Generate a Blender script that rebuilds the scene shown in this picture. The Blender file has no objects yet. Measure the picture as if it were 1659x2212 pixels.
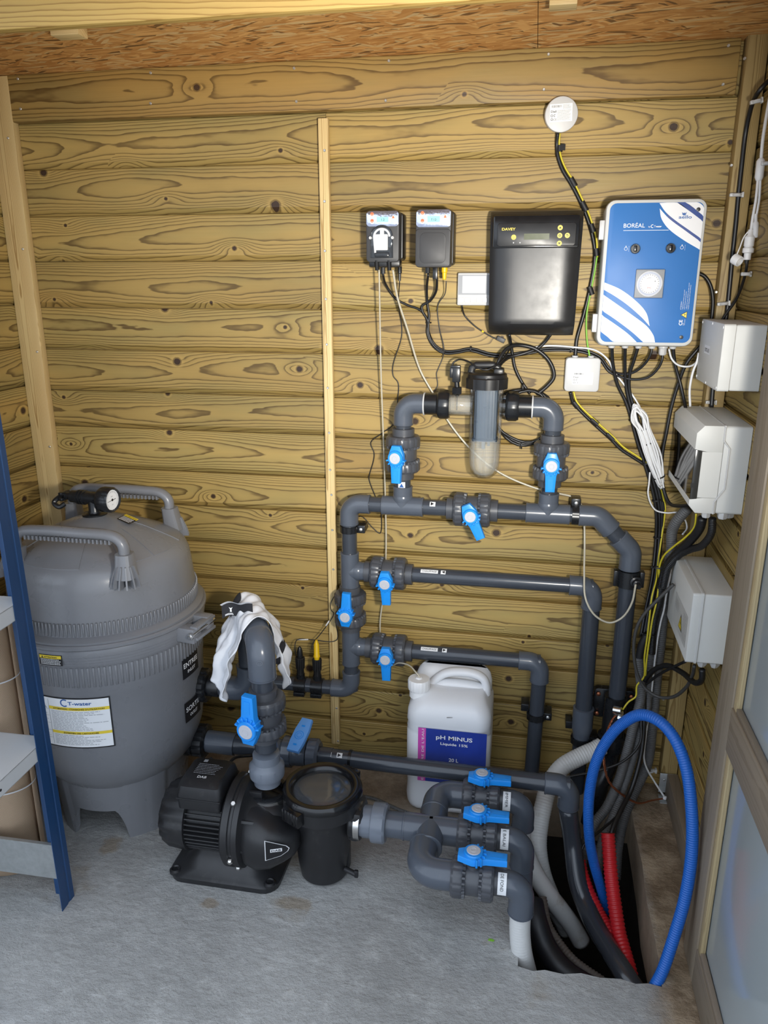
import bpy, bmesh, math, random
from mathutils import Vector, Matrix
random.seed(7)
SC = bpy.context.scene
COL = SC.collection
PI = math.pi
V = Vector

# ------------------------------------------------------------------ camera
IMG_W, IMG_H, F_PX = 1659.0, 2212.0, 1680.0
YAW, PITCH, ROLL = math.radians(10.564), math.radians(16.741), math.radians(0.064)
CAM_P = V((0.0, -2.42, 1.668))
cd = bpy.data.cameras.new('camera')
cd.sensor_fit = 'HORIZONTAL'; cd.sensor_width = 36.0; cd.lens = 36.0 * F_PX / IMG_W
cd.clip_start = 0.02; cd.clip_end = 60
cam = bpy.data.objects.new('camera', cd); COL.objects.link(cam)
cam.location = CAM_P; cam.rotation_euler = (PI / 2 - PITCH, 0, YAW)
SC.camera = cam

# ------------------------------------------------------------------ light, sky, exposure
w = bpy.data.worlds.new('world'); SC.world = w; w.use_nodes = True
bg = w.node_tree.nodes['Background']
bg.inputs[0].default_value = (0.76, 0.86, 1.0, 1); bg.inputs[1].default_value = 1.38
lp = bpy.data.lights.new('camera_side_spot', 'SPOT'); lp.energy = 150; lp.color = (1.0, 0.95, 0.86); lp.shadow_soft_size = 0.06  # unseen hand lamp beside the camera, not on the ceiling; set by wall shadows
lp.spot_size = math.radians(74); lp.spot_blend = 1.0
lpo = bpy.data.objects.new('camera_side_spot', lp); COL.objects.link(lpo); lpo.location = (0.27, -2.05, 1.52)
lpo.rotation_euler = (V((-0.50, 0.0, 1.58)) - lpo.location).to_track_quat('-Z', 'Y').to_euler()
SC.view_settings.view_transform = 'Standard'; SC.view_settings.look = 'None'
SC.view_settings.exposure = 0.60; SC.view_settings.gamma = 1.0
SC.view_settings.use_curve_mapping = False
SC.cycles.transparent_max_bounces = 24

# ------------------------------------------------------------------ survey: where a ray of the photograph meets a plane of the room
_f = V((-math.sin(YAW) * math.cos(PITCH), math.cos(YAW) * math.cos(PITCH), -math.sin(PITCH)))
_r = V((math.cos(YAW), math.sin(YAW), 0)); _u = _r.cross(_f)
def _ray(x, y): return _r * ((x - IMG_W / 2) / F_PX) - _u * ((y - IMG_H / 2) / F_PX) + _f
def atY(x, y, Y): r = _ray(x, y); return CAM_P + r * ((Y - CAM_P.y) / r.y)
def atZ(x, y, Z): r = _ray(x, y); return CAM_P + r * ((Z - CAM_P.z) / r.z)
def atX(x, y, X): r = _ray(x, y); return CAM_P + r * ((X - CAM_P.x) / r.x)

# ------------------------------------------------------------------ mesh builder
def frame(z, up=V((0, 0, 1))):
    z = V(z).normalized(); x = V(up).cross(z)
    if x.length < 1e-5: x = V((1, 0, 0)).cross(z) if abs(z.x) < .9 else V((0, 1, 0)).cross(z)
    x.normalize(); y = z.cross(x)
    return Matrix((x, y, z)).transposed()
def mat4(loc, rot=None):
    m = (rot.to_4x4() if rot is not None else Matrix.Identity(4)); m.translation = V(loc); return m
def rrect(wd, ht, r, n=5, cx=0, cy=0):
    out = []
    for (sx, sy, a0) in ((1, 1, 0), (-1, 1, 90), (-1, -1, 180), (1, -1, 270)):
        for k in range(n + 1):
            a = math.radians(a0 + 90 * k / n)
            out.append((cx + sx * (wd / 2 - r) + r * math.cos(a), cy + sy * (ht / 2 - r) + r * math.sin(a)))
    return out
def smooth(pts, n=8):
    P = [V(p) for p in pts]
    if len(P) < 3: return P
    out = []
    for i in range(len(P) - 1):
        p0 = P[max(i - 1, 0)]; p1 = P[i]; p2 = P[i + 1]; p3 = P[min(i + 2, len(P) - 1)]
        if i == 0: p0 = p1 * 2 - p2
        if i == len(P) - 2: p3 = p2 * 2 - p1
        t0 = 0.0; t1 = t0 + max((p1 - p0).length, 1e-6) ** .5; t2 = t1 + max((p2 - p1).length, 1e-6) ** .5; t3 = t2 + max((p3 - p2).length, 1e-6) ** .5
        for k in range(n):
            t = t1 + (t2 - t1) * k / n
            a1 = p0 * ((t1 - t) / (t1 - t0)) + p1 * ((t - t0) / (t1 - t0))
            a2 = p1 * ((t2 - t) / (t2 - t1)) + p2 * ((t - t1) / (t2 - t1))
            a3 = p2 * ((t3 - t) / (t3 - t2)) + p3 * ((t - t2) / (t3 - t2))
            b1 = a1 * ((t2 - t) / (t2 - t0)) + a2 * ((t - t0) / (t2 - t0))
            b2 = a2 * ((t3 - t) / (t3 - t1)) + a3 * ((t - t1) / (t3 - t1))
            out.append(b1 * ((t2 - t) / (t2 - t1)) + b2 * ((t - t1) / (t2 - t1)))
    out.append(P[-1]); return out
def resample(pts, step):
    out = [pts[0].copy()]; acc = 0.0
    for a, b in zip(pts, pts[1:]):
        L = (b - a).length
        if L < 1e-9: continue
        d = step - acc
        while d <= L:
            out.append(a.lerp(b, d / L)); d += step
        acc = L - (d - step)
    return out

class MB:
    def __init__(self): self.bm = bmesh.new()
    def v(self, co): return self.bm.verts.new(co)
    def f(self, vs):
        try: return self.bm.faces.new(vs)
        except ValueError: return None
    def box(self, c, s, bev=0.0, M=None, seg=2):
        r = bmesh.ops.create_cube(self.bm, size=1.0)['verts']
        m = Matrix.Translation(V(c)) @ Matrix.Diagonal((s[0], s[1], s[2], 1))
        bmesh.ops.transform(self.bm, matrix=m, verts=r)
        vs = r
        if bev > 0:
            es = list({e for q in r for e in q.link_edges})
            g = bmesh.ops.bevel(self.bm, geom=es, offset=min(bev, .49 * min(s)), segments=seg, profile=.5, affect='EDGES')
            vs = list({q for fc in g['faces'] for q in fc.verts} | {q for q in r if q.is_valid})
            st = list(vs); seen = set(vs)
            while st:
                q = st.pop()
                for e in q.link_edges:
                    o = e.other_vert(q)
                    if o not in seen: seen.add(o); st.append(o)
            vs = list(seen)
        if M is not None: bmesh.ops.transform(self.bm, matrix=M, verts=vs)
        return self
    def box2(self, a, b, bev=0.0, M=None):
        a = V(a); b = V(b); c = (a + b) / 2; s = b - a
        return self.box(c, (abs(s.x), abs(s.y), abs(s.z)), bev, M)
    def prism(self, poly, h0, h1, M=None, bev=0.0):
        """polygon in XY pushed along Z; bev chamfers the h1 rim"""
        M = M or Matrix.Identity(4)
        rings = [(poly, h0)]
        if bev > 0:
            n = len(poly); c = V((sum(p[0] for p in poly) / n, sum(p[1] for p in poly) / n))
            def inset(d):
                q = []
                for i in range(n):
                    a = V(poly[i - 1]); b = V(poly[i]); e = V(poly[(i + 1) % n])
                    t = (e - a)
                    if t.length < 1e-9: q.append(tuple(b)); continue
                    t.normalize(); nn = V((-t.y, t.x))
                    q.append(tuple(b + nn * d))
                return q
            rings += [(poly, h1 - bev), (inset(bev * .3), h1 - bev * .3), (inset(bev), h1)]
        else: rings.append((poly, h1))
        L = [[self.v(M @ V((p[0], p[1], h))) for p in P] for P, h in rings]
        self.f(L[0][::-1]); self.f(L[-1])
        n = len(poly)
        for A, B in zip(L, L[1:]):
            for i in range(n): self.f((A[i], A[(i + 1) % n], B[(i + 1) % n], B[i]))
        return self
    def lathe(self, prof, seg=24, M=None, rf=None, cap=True, a0=0.0, a1=2 * PI):
        """profile [(radius, z)] turned about Z"""
        M = M or Matrix.Identity(4); full = abs(a1 - a0 - 2 * PI) < 1e-6
        n = seg if full else seg + 1; R = []
        for (r, z) in prof:
            if r < 1e-6: R.append([self.v(M @ V((0, 0, z)))])
            else:
                R.append([self.v(M @ V(((rf(r, z, k, seg) if rf else r) * math.cos(a0 + (a1 - a0) * k / seg),
                                        (rf(r, z, k, seg) if rf else r) * math.sin(a0 + (a1 - a0) * k / seg), z))) for k in range(n)])
        for A, B in zip(R, R[1:]):
            m = seg
            for k in range(m):
                k2 = (k + 1) % n if full else k + 1
                if len(A) == 1 and len(B) == 1: continue
                if len(A) == 1: self.f((A[0], B[k2], B[k]))
                elif len(B) == 1: self.f((A[k], A[k2], B[0]))
                else: self.f((A[k], A[k2], B[k2], B[k]))
        if cap and full:
            if len(R[0]) > 2: self.f(R[0][::-1])
            if len(R[-1]) > 2: self.f(R[-1])
        return self
    def cyl(self, a, b, r, seg=16, r2=None, rf=None):
        a = V(a); b = V(b); L = (b - a).length
        return self.lathe([(r, 0), (r if r2 is None else r2, L)], seg, mat4(a, frame(b - a)), rf)
    def tube(self, pts, r, seg=10, cap=True, sq=None, closed=False):
        """sweep a circle along pts; r number or list; sq=(sx,sy) flattens"""
        P = [V(p) for p in pts]; n = len(P)
        T = []
        for i in range(n):
            a = P[(i - 1) % n] if closed else P[max(i - 1, 0)]; b = P[(i + 1) % n] if closed else P[min(i + 1, n - 1)]
            t = b - a; T.append(t.normalized() if t.length > 1e-9 else V((0, 0, 1)))
        u = V((0, 0, 1)).cross(T[0])
        if u.length < 1e-3: u = V((1, 0, 0)).cross(T[0])
        u.normalize(); R = []
        for i in range(n):
            u = u - T[i] * u.dot(T[i])
            if u.length < 1e-6: u = V((1, 0, 0)) - T[i] * T[i].x
            u.normalize(); q = T[i].cross(u)
            rr = r[i] if isinstance(r, (list, tuple)) else r
            sx, sy = sq or (1, 1)
            R.append([self.v(P[i] + u * (rr * sx * math.cos(2 * PI * k / seg)) + q * (rr * sy * math.sin(2 * PI * k / seg))) for k in range(seg)])
        for A, B in zip(R, R[1:] + ([R[0]] if closed else [])):
            for k in range(seg): self.f((A[k], A[(k + 1) % seg], B[(k + 1) % seg], B[k]))
        if cap and not closed: self.f(R[0][::-1]); self.f(R[-1])
        return self
    def corrug(self, pts, r, pitch=.006, depth=.0012, seg=14, per=4):
        P = resample(smooth(pts, 14), pitch / per)
        prof = [0, -.5, -1, -.5] if per == 4 else [0, -1]
        return self.tube(P, [r + depth * prof[i % per] for i in range(len(P))], seg)
    def grid(self, fn, nu, nv, closeu=False):
        G = [[self.v(fn(i / (nu if closeu else nu - 1), j / (nv - 1))) for j in range(nv)] for i in range(nu)]
        for i in range(nu if closeu else nu - 1):
            for j in range(nv - 1):
                a = G[i]; b = G[(i + 1) % nu]; self.f((a[j], b[j], b[j + 1], a[j + 1]))
        return self
    def loft(self, rings, cap=True):
        L = [[self.v(p) for p in R] for R in rings]; n = len(L[0])
        for A, B in zip(L, L[1:]):
            for k in range(n): self.f((A[k], A[(k + 1) % n], B[(k + 1) % n], B[k]))
        if cap: self.f(L[0][::-1]); self.f(L[-1])
        return self
    def mesh(self, name, sharp=38, norm=True):
        if norm: bmesh.ops.recalc_face_normals(self.bm, faces=self.bm.faces)
        me = bpy.data.meshes.new(name); self.bm.to_mesh(me); self.bm.free()
        for p in me.polygons: p.use_smooth = True
        if sharp is not None: me.set_sharp_from_angle(angle=math.radians(sharp))
        return me

# ------------------------------------------------------------------ objects
def inst(name, me, parent=None, label=None):
    o = bpy.data.objects.new(name, me); COL.objects.link(o)
    if parent is not None:
        o.parent = parent
    if label: o['label'] = label
    return o
def obj(name, mb, m, parent=None, label=None, sharp=38, norm=True, stuff=False):
    """one mesh object; built in world coordinates, or in its thing's own when the thing is turned"""
    me = mb.mesh(name, sharp, norm); me.materials.append(m)
    o = inst(name, me, parent, label)
    if parent is not None:
        p = parent
        while p.parent: p = p.parent
        if not p.get('_local') and parent.parent is None and p.type == 'EMPTY': o.location = -p.location
    if stuff: o['kind'] = 'stuff'
    return o
def thing(name, label, cat, loc=(0, 0, 0), group=None, M=None):
    o = bpy.data.objects.new(name, None); COL.objects.link(o); o.empty_display_size = .03
    if M is not None: o.matrix_world = M; o['_local'] = 1
    else: o.location = loc
    o['label'] = label; o['category'] = cat
    if group: o['group'] = group
    THINGS.append(o); return o
THINGS = []
def tag(o, label, cat, group=None):
    o['label'] = label; o['category'] = cat
    if group: o['group'] = group
    return o
def struct(o): o['kind'] = 'structure'; return o

# ------------------------------------------------------------------ materials
class NT:
    def __init__(self, name):
        self.m = bpy.data.materials.new(name); self.m.use_nodes = True; self.t = self.m.node_tree
        self.bsdf = self.t.nodes['Principled BSDF']; self.out = self.t.nodes['Material Output']
    def link(self, src, dst): self.t.links.new(src, dst)
    def n(self, ty, ins=None, **pr):
        q = self.t.nodes.new(ty)
        for k, v in pr.items(): setattr(q, k, v)
        for k, v in (ins or {}).items():
            s = q.inputs[k]
            if hasattr(v, 'links'): self.link(v, s)
            else: s.default_value = v
        return q
    def m_(self, op, a, b=None, c=None, clamp=False):
        q = self.n('ShaderNodeMath', {0: a}, operation=op); q.use_clamp = clamp
        for i, x in ((1, b), (2, c)):
            if x is None: continue
            if hasattr(x, 'links'): self.link(x, q.inputs[i])
            else: q.inputs[i].default_value = x
        return q.outputs[0]
    def add(self, a, b): return self.m_('ADD', a, b)
    def mul(self, a, b): return self.m_('MULTIPLY', a, b)
    def sub(self, a, b): return self.m_('SUBTRACT', a, b)
    def step(self, x, e0, e1):
        q = self.n('ShaderNodeMapRange', {0: x, 1: e0, 2: e1, 3: 0.0, 4: 1.0}, interpolation_type='SMOOTHSTEP'); return q.outputs[0]
    def xyz(self, v):
        q = self.n('ShaderNodeSeparateXYZ', {0: v}); return q.outputs
    def vec(self, x, y, z): return self.n('ShaderNodeCombineXYZ', {0: x, 1: y, 2: z}).outputs[0]
    def noise(self, v, scale=1.0, detail=2.0, rough=.5, dist=0.0, out=0):
        return self.n('ShaderNodeTexNoise', {'Vector': v, 'Scale': scale, 'Detail': detail, 'Roughness': rough, 'Distortion': dist}).outputs[out]
    def mix(self, fac, a, b, blend='MIX'):
        q = self.n('ShaderNodeMix', data_type='RGBA', blend_type=blend)
        for i, x in ((0, fac), (6, a), (7, b)):
            if hasattr(x, 'links'): self.link(x, q.inputs[i])
            elif i == 0: q.inputs[0].default_value = x
            else: q.inputs[i].default_value = (*x, 1) if len(x) == 3 else x
        return q.outputs[2]
    def obj(self): return self.n('ShaderNodeTexCoord').outputs['Object']
    def rnd(self): return self.n('ShaderNodeObjectInfo').outputs['Random']
    def set(self, **k):
        for a, b in k.items():
            s = self.bsdf.inputs[a.replace('_', ' ')]
            if hasattr(b, 'links'): self.link(b, s)
            else: s.default_value = b
    def bump(self, h, strength=.3, dist=.002):
        q = self.n('ShaderNodeBump', {'Strength': strength, 'Distance': dist, 'Height': h}); self.link(q.outputs[0], self.bsdf.inputs['Normal'])
MT = {}
def plain(key, col, rough=.4, metal=0.0, var=.12, vs=14.0, bump=0.0, bs=300.0, coat=0.0, dust=None):
    t = NT(key); co = t.obj()
    nz = t.noise(co, vs, 4, .6)
    dark = tuple(c * (1 - var) for c in col); lite = tuple(min(1, c * (1 + var)) for c in col)
    c = t.mix(nz, dark, lite)
    if dust:
        d = t.step(t.noise(co, dust[1], 6, .7), .56, .74); c = t.mix(t.mul(d, dust[2]), c, dust[0])
    t.set(Base_Color=c, Metallic=metal, Roughness=t.add(t.mul(t.noise(co, vs * 2.3, 3), .14), rough - .07))
    if coat: t.set(Coat_Weight=coat, Coat_Roughness=.08)
    if bump: t.bump(t.noise(co, bs, 3, .6), bump, .001)
    MT[key] = t.m; return t.m
def wood(key, light, dark, knotc, olive, lines=1.0, half=.068, knots=.62, rough=.55):
    """softwood plank: local x runs along the grain, local z across the board"""
    t = NT(key); co = t.obj(); x, y, z = t.xyz(co); rn = t.rnd()
    px = t.add(x, t.mul(rn, 41.0)); pz = t.add(t.add(z, t.mul(rn, 17.0)), t.mul(y, .7))
    zz = t.add(z, t.mul(y, .6))
    low = t.noise(t.vec(t.mul(px, 1.15), t.mul(rn, 9.0), t.mul(pz, 2.6)), 1.0, 1.5, .45)
    off = t.mul(t.sub(t.noise(t.vec(t.mul(px, .9), 3.3, t.mul(rn, 23.0)), 1.0, 1.0), .5), 1.3)
    u = t.sub(t.mul(zz, 1.0 / half), off)
    h = t.add(t.mul(t.mul(u, u), 5.6 * lines), t.mul(low, 10.0 * lines))
    wob = t.noise(t.vec(t.mul(px, 9.0), 1.0, t.mul(pz, 38.0)), 1.0, 2, .6)
    h = t.add(h, t.mul(wob, .8))
    # knots
    kx, kz = 2.6, 8.0
    vo = t.n('ShaderNodeTexVoronoi', {'Vector': t.vec(t.mul(px, kx), t.mul(pz, kz), 0.0), 'Scale': 1.0, 'Randomness': .9}, voronoi_dimensions='2D')
    fx, fy, _ = t.xyz(vo.outputs['Position'])
    dx = t.mul(t.sub(t.mul(px, kx), fx), 1 / kx); dz = t.mul(t.sub(t.mul(pz, kz), fy), 1 / kz)
    cr, cg, cb = t.xyz(vo.outputs['Color'])
    on = t.m_('LESS_THAN', cr, knots)
    rad = t.add(.0055, t.mul(t.mul(cg, cg), .0105))
    d = t.m_('SQRT', t.add(t.mul(dx, dx), t.mul(t.mul(dz, dz), 1.25)))
    dw = t.add(d, t.mul(t.sub(t.noise(co, 90, 2), .5), .004))
    e = t.m_('EXPONENT', t.mul(t.add(t.m_('POWER', t.mul(dx, 1 / .055), 2.0), t.m_('POWER', t.mul(dz, 1 / .022), 2.0)), -1.0))
    h = t.add(h, t.mul(t.mul(t.mul(e, on), t.add(1.2, t.mul(cb, 3.2))), lines))
    fr = t.m_('FRACT', h)
    ln = t.mul(t.add(t.mul(t.step(fr, .60, .93), .8), t.mul(t.step(fr, .1, .9), .2)), t.sub(1.0, t.step(fr, .94, 1.0)))
    fib = t.noise(t.vec(t.mul(px, 5.0), t.mul(y, 200.0), t.mul(pz, 330.0)), 1.0, 3, .6)
    blot = t.noise(t.vec(t.mul(px, 1.6), 7.7, t.mul(pz, 9.0)), 1.0, 3, .6)
    c = t.mix(t.step(blot, .38, .68), light, olive)
    c = t.mix(t.mul(t.step(t.noise(t.vec(t.mul(px, .8), 1.7, t.mul(pz, 6.0)), 1.0, 2), .56, .72), .45), c, tuple(a * b for a, b in zip(light, (.78, .62, .48))))
    c = t.mix(t.mul(ln, t.add(.62, t.mul(blot, .6))), c, dark)
    c = t.mix(t.mul(fib, .34), c, tuple(a * .55 for a in light))
    c = t.mix(t.mul(t.sub(rn, .5), .35), c, (1, .93, .75), 'MULTIPLY') if False else c
    halo = t.mul(t.sub(1.0, t.step(dw, t.mul(rad, 1.3), t.mul(rad, 2.3))), on)
    c = t.mix(t.mul(halo, .45), c, tuple(min(1, a * 1.12) for a in light))
    ring = t.mul(t.mul(t.step(dw, t.mul(rad, .85), rad), t.sub(1.0, t.step(dw, t.mul(rad, 1.05), t.mul(rad, 1.35)))), on)
    c = t.mix(t.mul(ring, .7), c, dark)
    core = t.mul(t.sub(1.0, t.step(dw, t.mul(rad, .8), t.mul(rad, 1.0))), on)
    kn = t.mix(t.noise(co, 260, 3), knotc, tuple(a * .4 for a in knotc))
    c = t.mix(core, c, kn)
    val = t.add(.86, t.mul(rn, .28))
    hs = t.n('ShaderNodeHueSaturation', {'Saturation': 1.0, 'Value': val, 'Fac': 1.0, 'Color': c})
    t.set(Base_Color=hs.outputs[0], Roughness=t.add(rough - .1, t.mul(fib, .2)))
    t.bump(t.sub(t.mul(fib, .5), t.mul(ln, .5)), .22, .0012)
    MT[key] = t.m; return t.m

wood('board', (.43, .290, .088), (.080, .044, .010), (.055, .026, .012), (.34, .255, .085), knots=.8)
wood('board_trim', (.44, .275, .08), (.10, .052, .012), (.09, .045, .02), (.35, .25, .085), lines=.8, half=.07, knots=.25)
wood('batten', (.72, .55, .27), (.33, .19, .055), (.20, .07, .02), (.64, .49, .23), lines=.75, half=.022, knots=.35)
wood('stud', (.47, .34, .14), (.22, .135, .04), (.12, .05, .02), (.40, .29, .12), lines=.7, half=.03, knots=.3)
wood('beam', (.58, .385, .115), (.30, .16, .03), (.22, .10, .03), (.58, .38, .10), lines=.8, half=.075, knots=.2)
wood('frame_wood', (.25, .205, .15), (.19, .15, .105), (.10, .07, .05), (.23, .185, .14), lines=.5, half=.05, knots=.08, rough=.6)
wood('bead_wood', (.46, .36, .20), (.30, .22, .11), (.2, .12, .06), (.42, .33, .18), lines=.5, half=.015, knots=.05)

def osb():
    t = NT('osb'); co = t.obj(); x, y, z = t.xyz(co)
    c = None; hh = None
    for k, (ang, sd) in enumerate(((.12, 0.0), (.75, 5.0), (-.55, 9.0), (-.15, 14.0))):
        ca, sa = math.cos(ang), math.sin(ang)
        wx = t.mul(t.sub(t.noise(co, 7, 2), .5), .035)
        a = t.add(t.add(t.mul(x, ca), t.mul(y, sa)), wx); b = t.add(t.sub(t.mul(y, ca), t.mul(x, sa)), wx)
        vo = t.n('ShaderNodeTexVoronoi', {'Vector': t.vec(t.mul(a, 15.0), t.mul(b, 105.0), sd), 'Scale': 1.0, 'Randomness': 1.0})
        r, g, bl = t.xyz(vo.outputs['Color'])
        fib = t.noise(t.vec(t.mul(a, 40), t.mul(b, 700), sd), 1.0, 2)
        base = t.mix(t.m_('POWER', r, 1.6), (.54, .24, .06), (.86, .49, .17))
        base = t.mix(t.mul(t.m_('GREATER_THAN', g, .90), .9), base, (.11, .05, .014))
        base = t.mix(t.mul(t.m_('GREATER_THAN', bl, .86), .8), base, (.80, .58, .28))
        base = t.mix(t.mul(fib, .4), base, (.30, .14, .04))
        if c is None: c, hh = base, r
        else:
            s = t.step(t.noise(t.vec(t.mul(a, 9.0), t.mul(b, 26.0), sd + 3), 1.0, 1, .4), .50, .53)
            c = t.mix(s, c, base); hh = t.mix(s, hh, r)
    t.set(Base_Color=c, Roughness=.62); t.bump(t.xyz(hh)[0], .35, .002); MT['osb'] = t.m
osb()
def concrete():
    t = NT('concrete'); co = t.obj(); x, y, z = t.xyz(co)
    big = t.noise(co, 2.2, 5, .62); mid = t.noise(co, 17, 6, .7); fin = t.noise(co, 160, 4, .7)
    c = t.mix(t.step(big, .3, .7), (.30, .30, .29), (.42, .42, .41))
    c = t.mix(t.mul(t.step(mid, .45, .75), .45), c, (.60, .60, .585))
    c = t.mix(t.mul(t.step(t.noise(co, 48, 5, .68), .54, .74), .38), c, (.235, .23, .215))
    c = t.mix(t.mul(t.step(fin, .52, .8), .45), c, (.20, .195, .18))
    st = t.step(t.noise(co, 4.3, 4, .6), .60, .70)
    c = t.mix(t.mul(st, .42), c, (.25, .20, .13))
    # bare, earth-stained concrete along the kerb on the right and beside the hole
    for (sx, sy, ax, ay) in ((-.566, -.735, .055, .028), (-1.19, -.615, .035, .045), (-.80, -.78, .03, .02)):
        d = t.m_('SQRT', t.add(t.m_('POWER', t.mul(t.sub(x, sx), 1 / ax), 2.0), t.m_('POWER', t.mul(t.sub(y, sy), 1 / ay), 2.0)))
        d = t.add(d, t.mul(t.sub(t.noise(co, 24, 4, .7), .5), 1.6))
        c = t.mix(t.mul(t.sub(1.0, t.step(d, .55, 1.15)), .55), c, (.25, .18, .10))
    edge = t.step(t.add(x, t.mul(t.sub(mid, .5), .10)), .33, .43)
    back = t.mul(t.step(t.add(y, t.mul(t.sub(big, .5), .5)), -.46, -.22), .75)
    dirt = t.mix(t.step(t.noise(co, 9, 6, .72), .38, .66), (.16, .105, .055), (.38, .29, .19))
    c = t.mix(t.m_('MAXIMUM', t.mul(edge, .95), back), c, dirt)
    pit = t.n('ShaderNodeTexVoronoi', {'Vector': co, 'Scale': 210.0}).outputs['Distance']
    t.set(Base_Color=c, Roughness=.78)
    lump = t.noise(t.vec(t.mul(x, 1.0), t.mul(y, 1.4), z), 34, 4, .6)
    t.bump(t.add(t.add(t.mul(mid, 1.0), t.mul(lump, 1.1)), t.add(t.mul(fin, .22), t.mul(t.step(pit, .0, .28), .3))), .7, .006)
    MT['concrete'] = t.m
concrete()
plain('earth', (.018, .014, .011), .9, var=.6, vs=40, bump=1.0, bs=60)
plain('pit_wall', (.26, .20, .14), .85, var=.45, vs=22, bump=.9, bs=70)
plain('pvc', (.082, .095, .119), .22, var=.08, dust=((.16, .17, .18), 30, .12))
plain('pvc_pipe', (.044, .051, .064), .20, var=.10, dust=((.10, .105, .11), 40, .12))
plain('pvc_valve', (.064, .068, .078), .33, var=.08)
plain('pvc_light', (.155, .175, .21), .32, var=.06)
plain('pvc_black', (.011, .012, .014), .28, var=.2)
plain('handle_blue', (.012, .27, .80), .34, var=.05)
plain('handle_blue_skylit', (.13, .36, .80), .38, var=.05)  # the same lever blue, paled in colour for sky reflected off its top
plain('cap_grey', (.50, .51, .55), .45, var=.04)
plain('tank', (.185, .189, .202), .29, var=.07, vs=5, bump=.12, bs=420, dust=((.17, .17, .175), 9, .35))
plain('pump_black', (.016, .016, .0175), .40, var=.3, bump=.2, bs=500, dust=((.06, .058, .055), 18, .5))
plain('rubber', (.010, .010, .011), .55, var=.2)
plain('cable', (.010, .010, .011), .38, var=.2)
plain('cable_grey', (.055, .053, .05), .5, var=.1)
plain('cable_white', (.72, .72, .72), .4, var=.05)
plain('cable_yellow', (.60, .50, .03), .4, var=.08)
plain('cable_green', (.22, .50, .05), .4, var=.08)
plain('conduit_grey', (.105, .105, .105), .55, var=.08)
plain('conduit_red', (.52, .012, .018), .42, var=.12)
plain('hose_blue', (.008, .105, .44), .40, var=.08)
plain('hose_white', (.60, .60, .585), .42, var=.06, dust=((.34, .29, .22), 12, .6))
plain('hose_dark', (.040, .045, .055), .22, var=.1, coat=.3)
plain('sheath', (.012, .013, .016), .45, var=.3)
plain('sheath_brown', (.12, .10, .085), .6, var=.2)
plain('copper', (.45, .16, .08), .4, metal=.85, var=.2)
plain('zinc', (.62, .62, .60), .38, metal=.85, var=.12)
plain('steel', (.66, .65, .63), .25, metal=1.0, var=.06)
plain('white_plastic', (.54, .54, .535), .42, var=.03)
plain('white_bright', (.82, .82, .82), .35, var=.03)
plain('box_grey', (.62, .62, .59), .5, var=.03)
plain('box_lid', (.55, .55, .53), .45, var=.03)
plain('box_case', (.35, .36, .36), .4, var=.04)
plain('panel_blue', (.022, .150, .44), .48, var=.10, vs=5)
plain('panel_navy', (.012, .045, .22), .30, var=.05)
plain('panel_white', (.72, .72, .73), .45, var=.02)
plain('black_satin', (.012, .012, .013), .36, var=.15)
plain('black_gloss', (.008, .008, .009), .18, var=.1)
plain('black_face', (.018, .018, .019), .33, var=.08)
plain('dose_face', (.042, .042, .044), .5, var=.1)
plain('foil', (.58, .62, .86), .12, metal=.85, var=.35, vs=26, bump=1.0, bs=38)
plain('slate', (.10, .13, .17), .3, var=.05)
plain('lcd_cyan', (.32, .66, .70), .25, var=.03)
plain('lcd_olive', (.055, .065, .012), .25, var=.05)
plain('lcd_grey', (.66, .67, .67), .2, var=.03)
plain('orange', (.80, .16, .05), .4, var=.05)
plain('yellow', (.80, .60, .04), .4, var=.04)
plain('yellow_plug', (.80, .50, .01), .35, var=.04)
plain('ink', (.010, .010, .012), .5, var=0)
plain('ink_white', (.80, .80, .80), .5, var=0)
plain('ink_blue', (.02, .10, .33), .5, var=0)
plain('ink_grey', (.30, .31, .33), .5, var=0)
plain('ink_red', (.55, .05, .06), .5, var=0)
plain('paper', (.82, .83, .84), .5, var=.02)
plain('label_blue', (.020, .045, .30), .35, var=.35, vs=9)
plain('label_pink', (.62, .08, .42), .4, var=.05)
plain('jerry', (.74, .75, .77), .36, var=.03)
plain('shelf_blue', (.012, .055, .155), .36, var=.08)
plain('shelf_grey', (.62, .63, .63), .45, var=.05)
plain('galv', (.46, .48, .48), .42, metal=.6, var=.25, vs=60)
plain('smoke', (.04, .04, .038), .15, var=.1)
plain('cloth_white', (.72, .73, .76), .85, var=.10, vs=12, bump=.4, bs=900, dust=((.62, .56, .47), 7, .45))
plain('cloth_black', (.016, .016, .02), .8, var=.3)
plain('basket', (.34, .37, .43), .5, var=.15)
def weave():
    t = NT('weave'); co = t.obj(); x, y, z = t.xyz(co)
    a = t.m_('SINE', t.mul(t.m_('ARCTAN2', y, x), 190.0)); b = t.m_('SINE', t.mul(z, 1100.0))
    k = t.mul(t.add(t.mul(a, b), 1.0), .5)
    c = t.mix(k, (.30, .185, .10), (.60, .44, .30)); c = t.mix(t.mul(t.noise(co, 6, 3), .35), c, (.62, .50, .38))
    t.set(Base_Color=c, Roughness=.6); t.bump(k, .5, .001); MT['weave'] = t.m
weave()
def clear(key, tint, refl=.06, rough=.03):
    t = NT(key)
    tr = t.n('ShaderNodeBsdfTransparent', {'Color': (*tint, 1)}); gl = t.n('ShaderNodeBsdfGlossy', {'Roughness': rough})
    lw = t.n('ShaderNodeLayerWeight', {'Blend': .35})
    fac = t.add(t.mul(lw.outputs['Fresnel'], .60), refl)
    mx = t.n('ShaderNodeMixShader', {0: fac, 1: tr.outputs[0], 2: gl.outputs[0]})
    t.link(mx.outputs[0], t.out.inputs[0]); MT[key] = t.m
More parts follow.
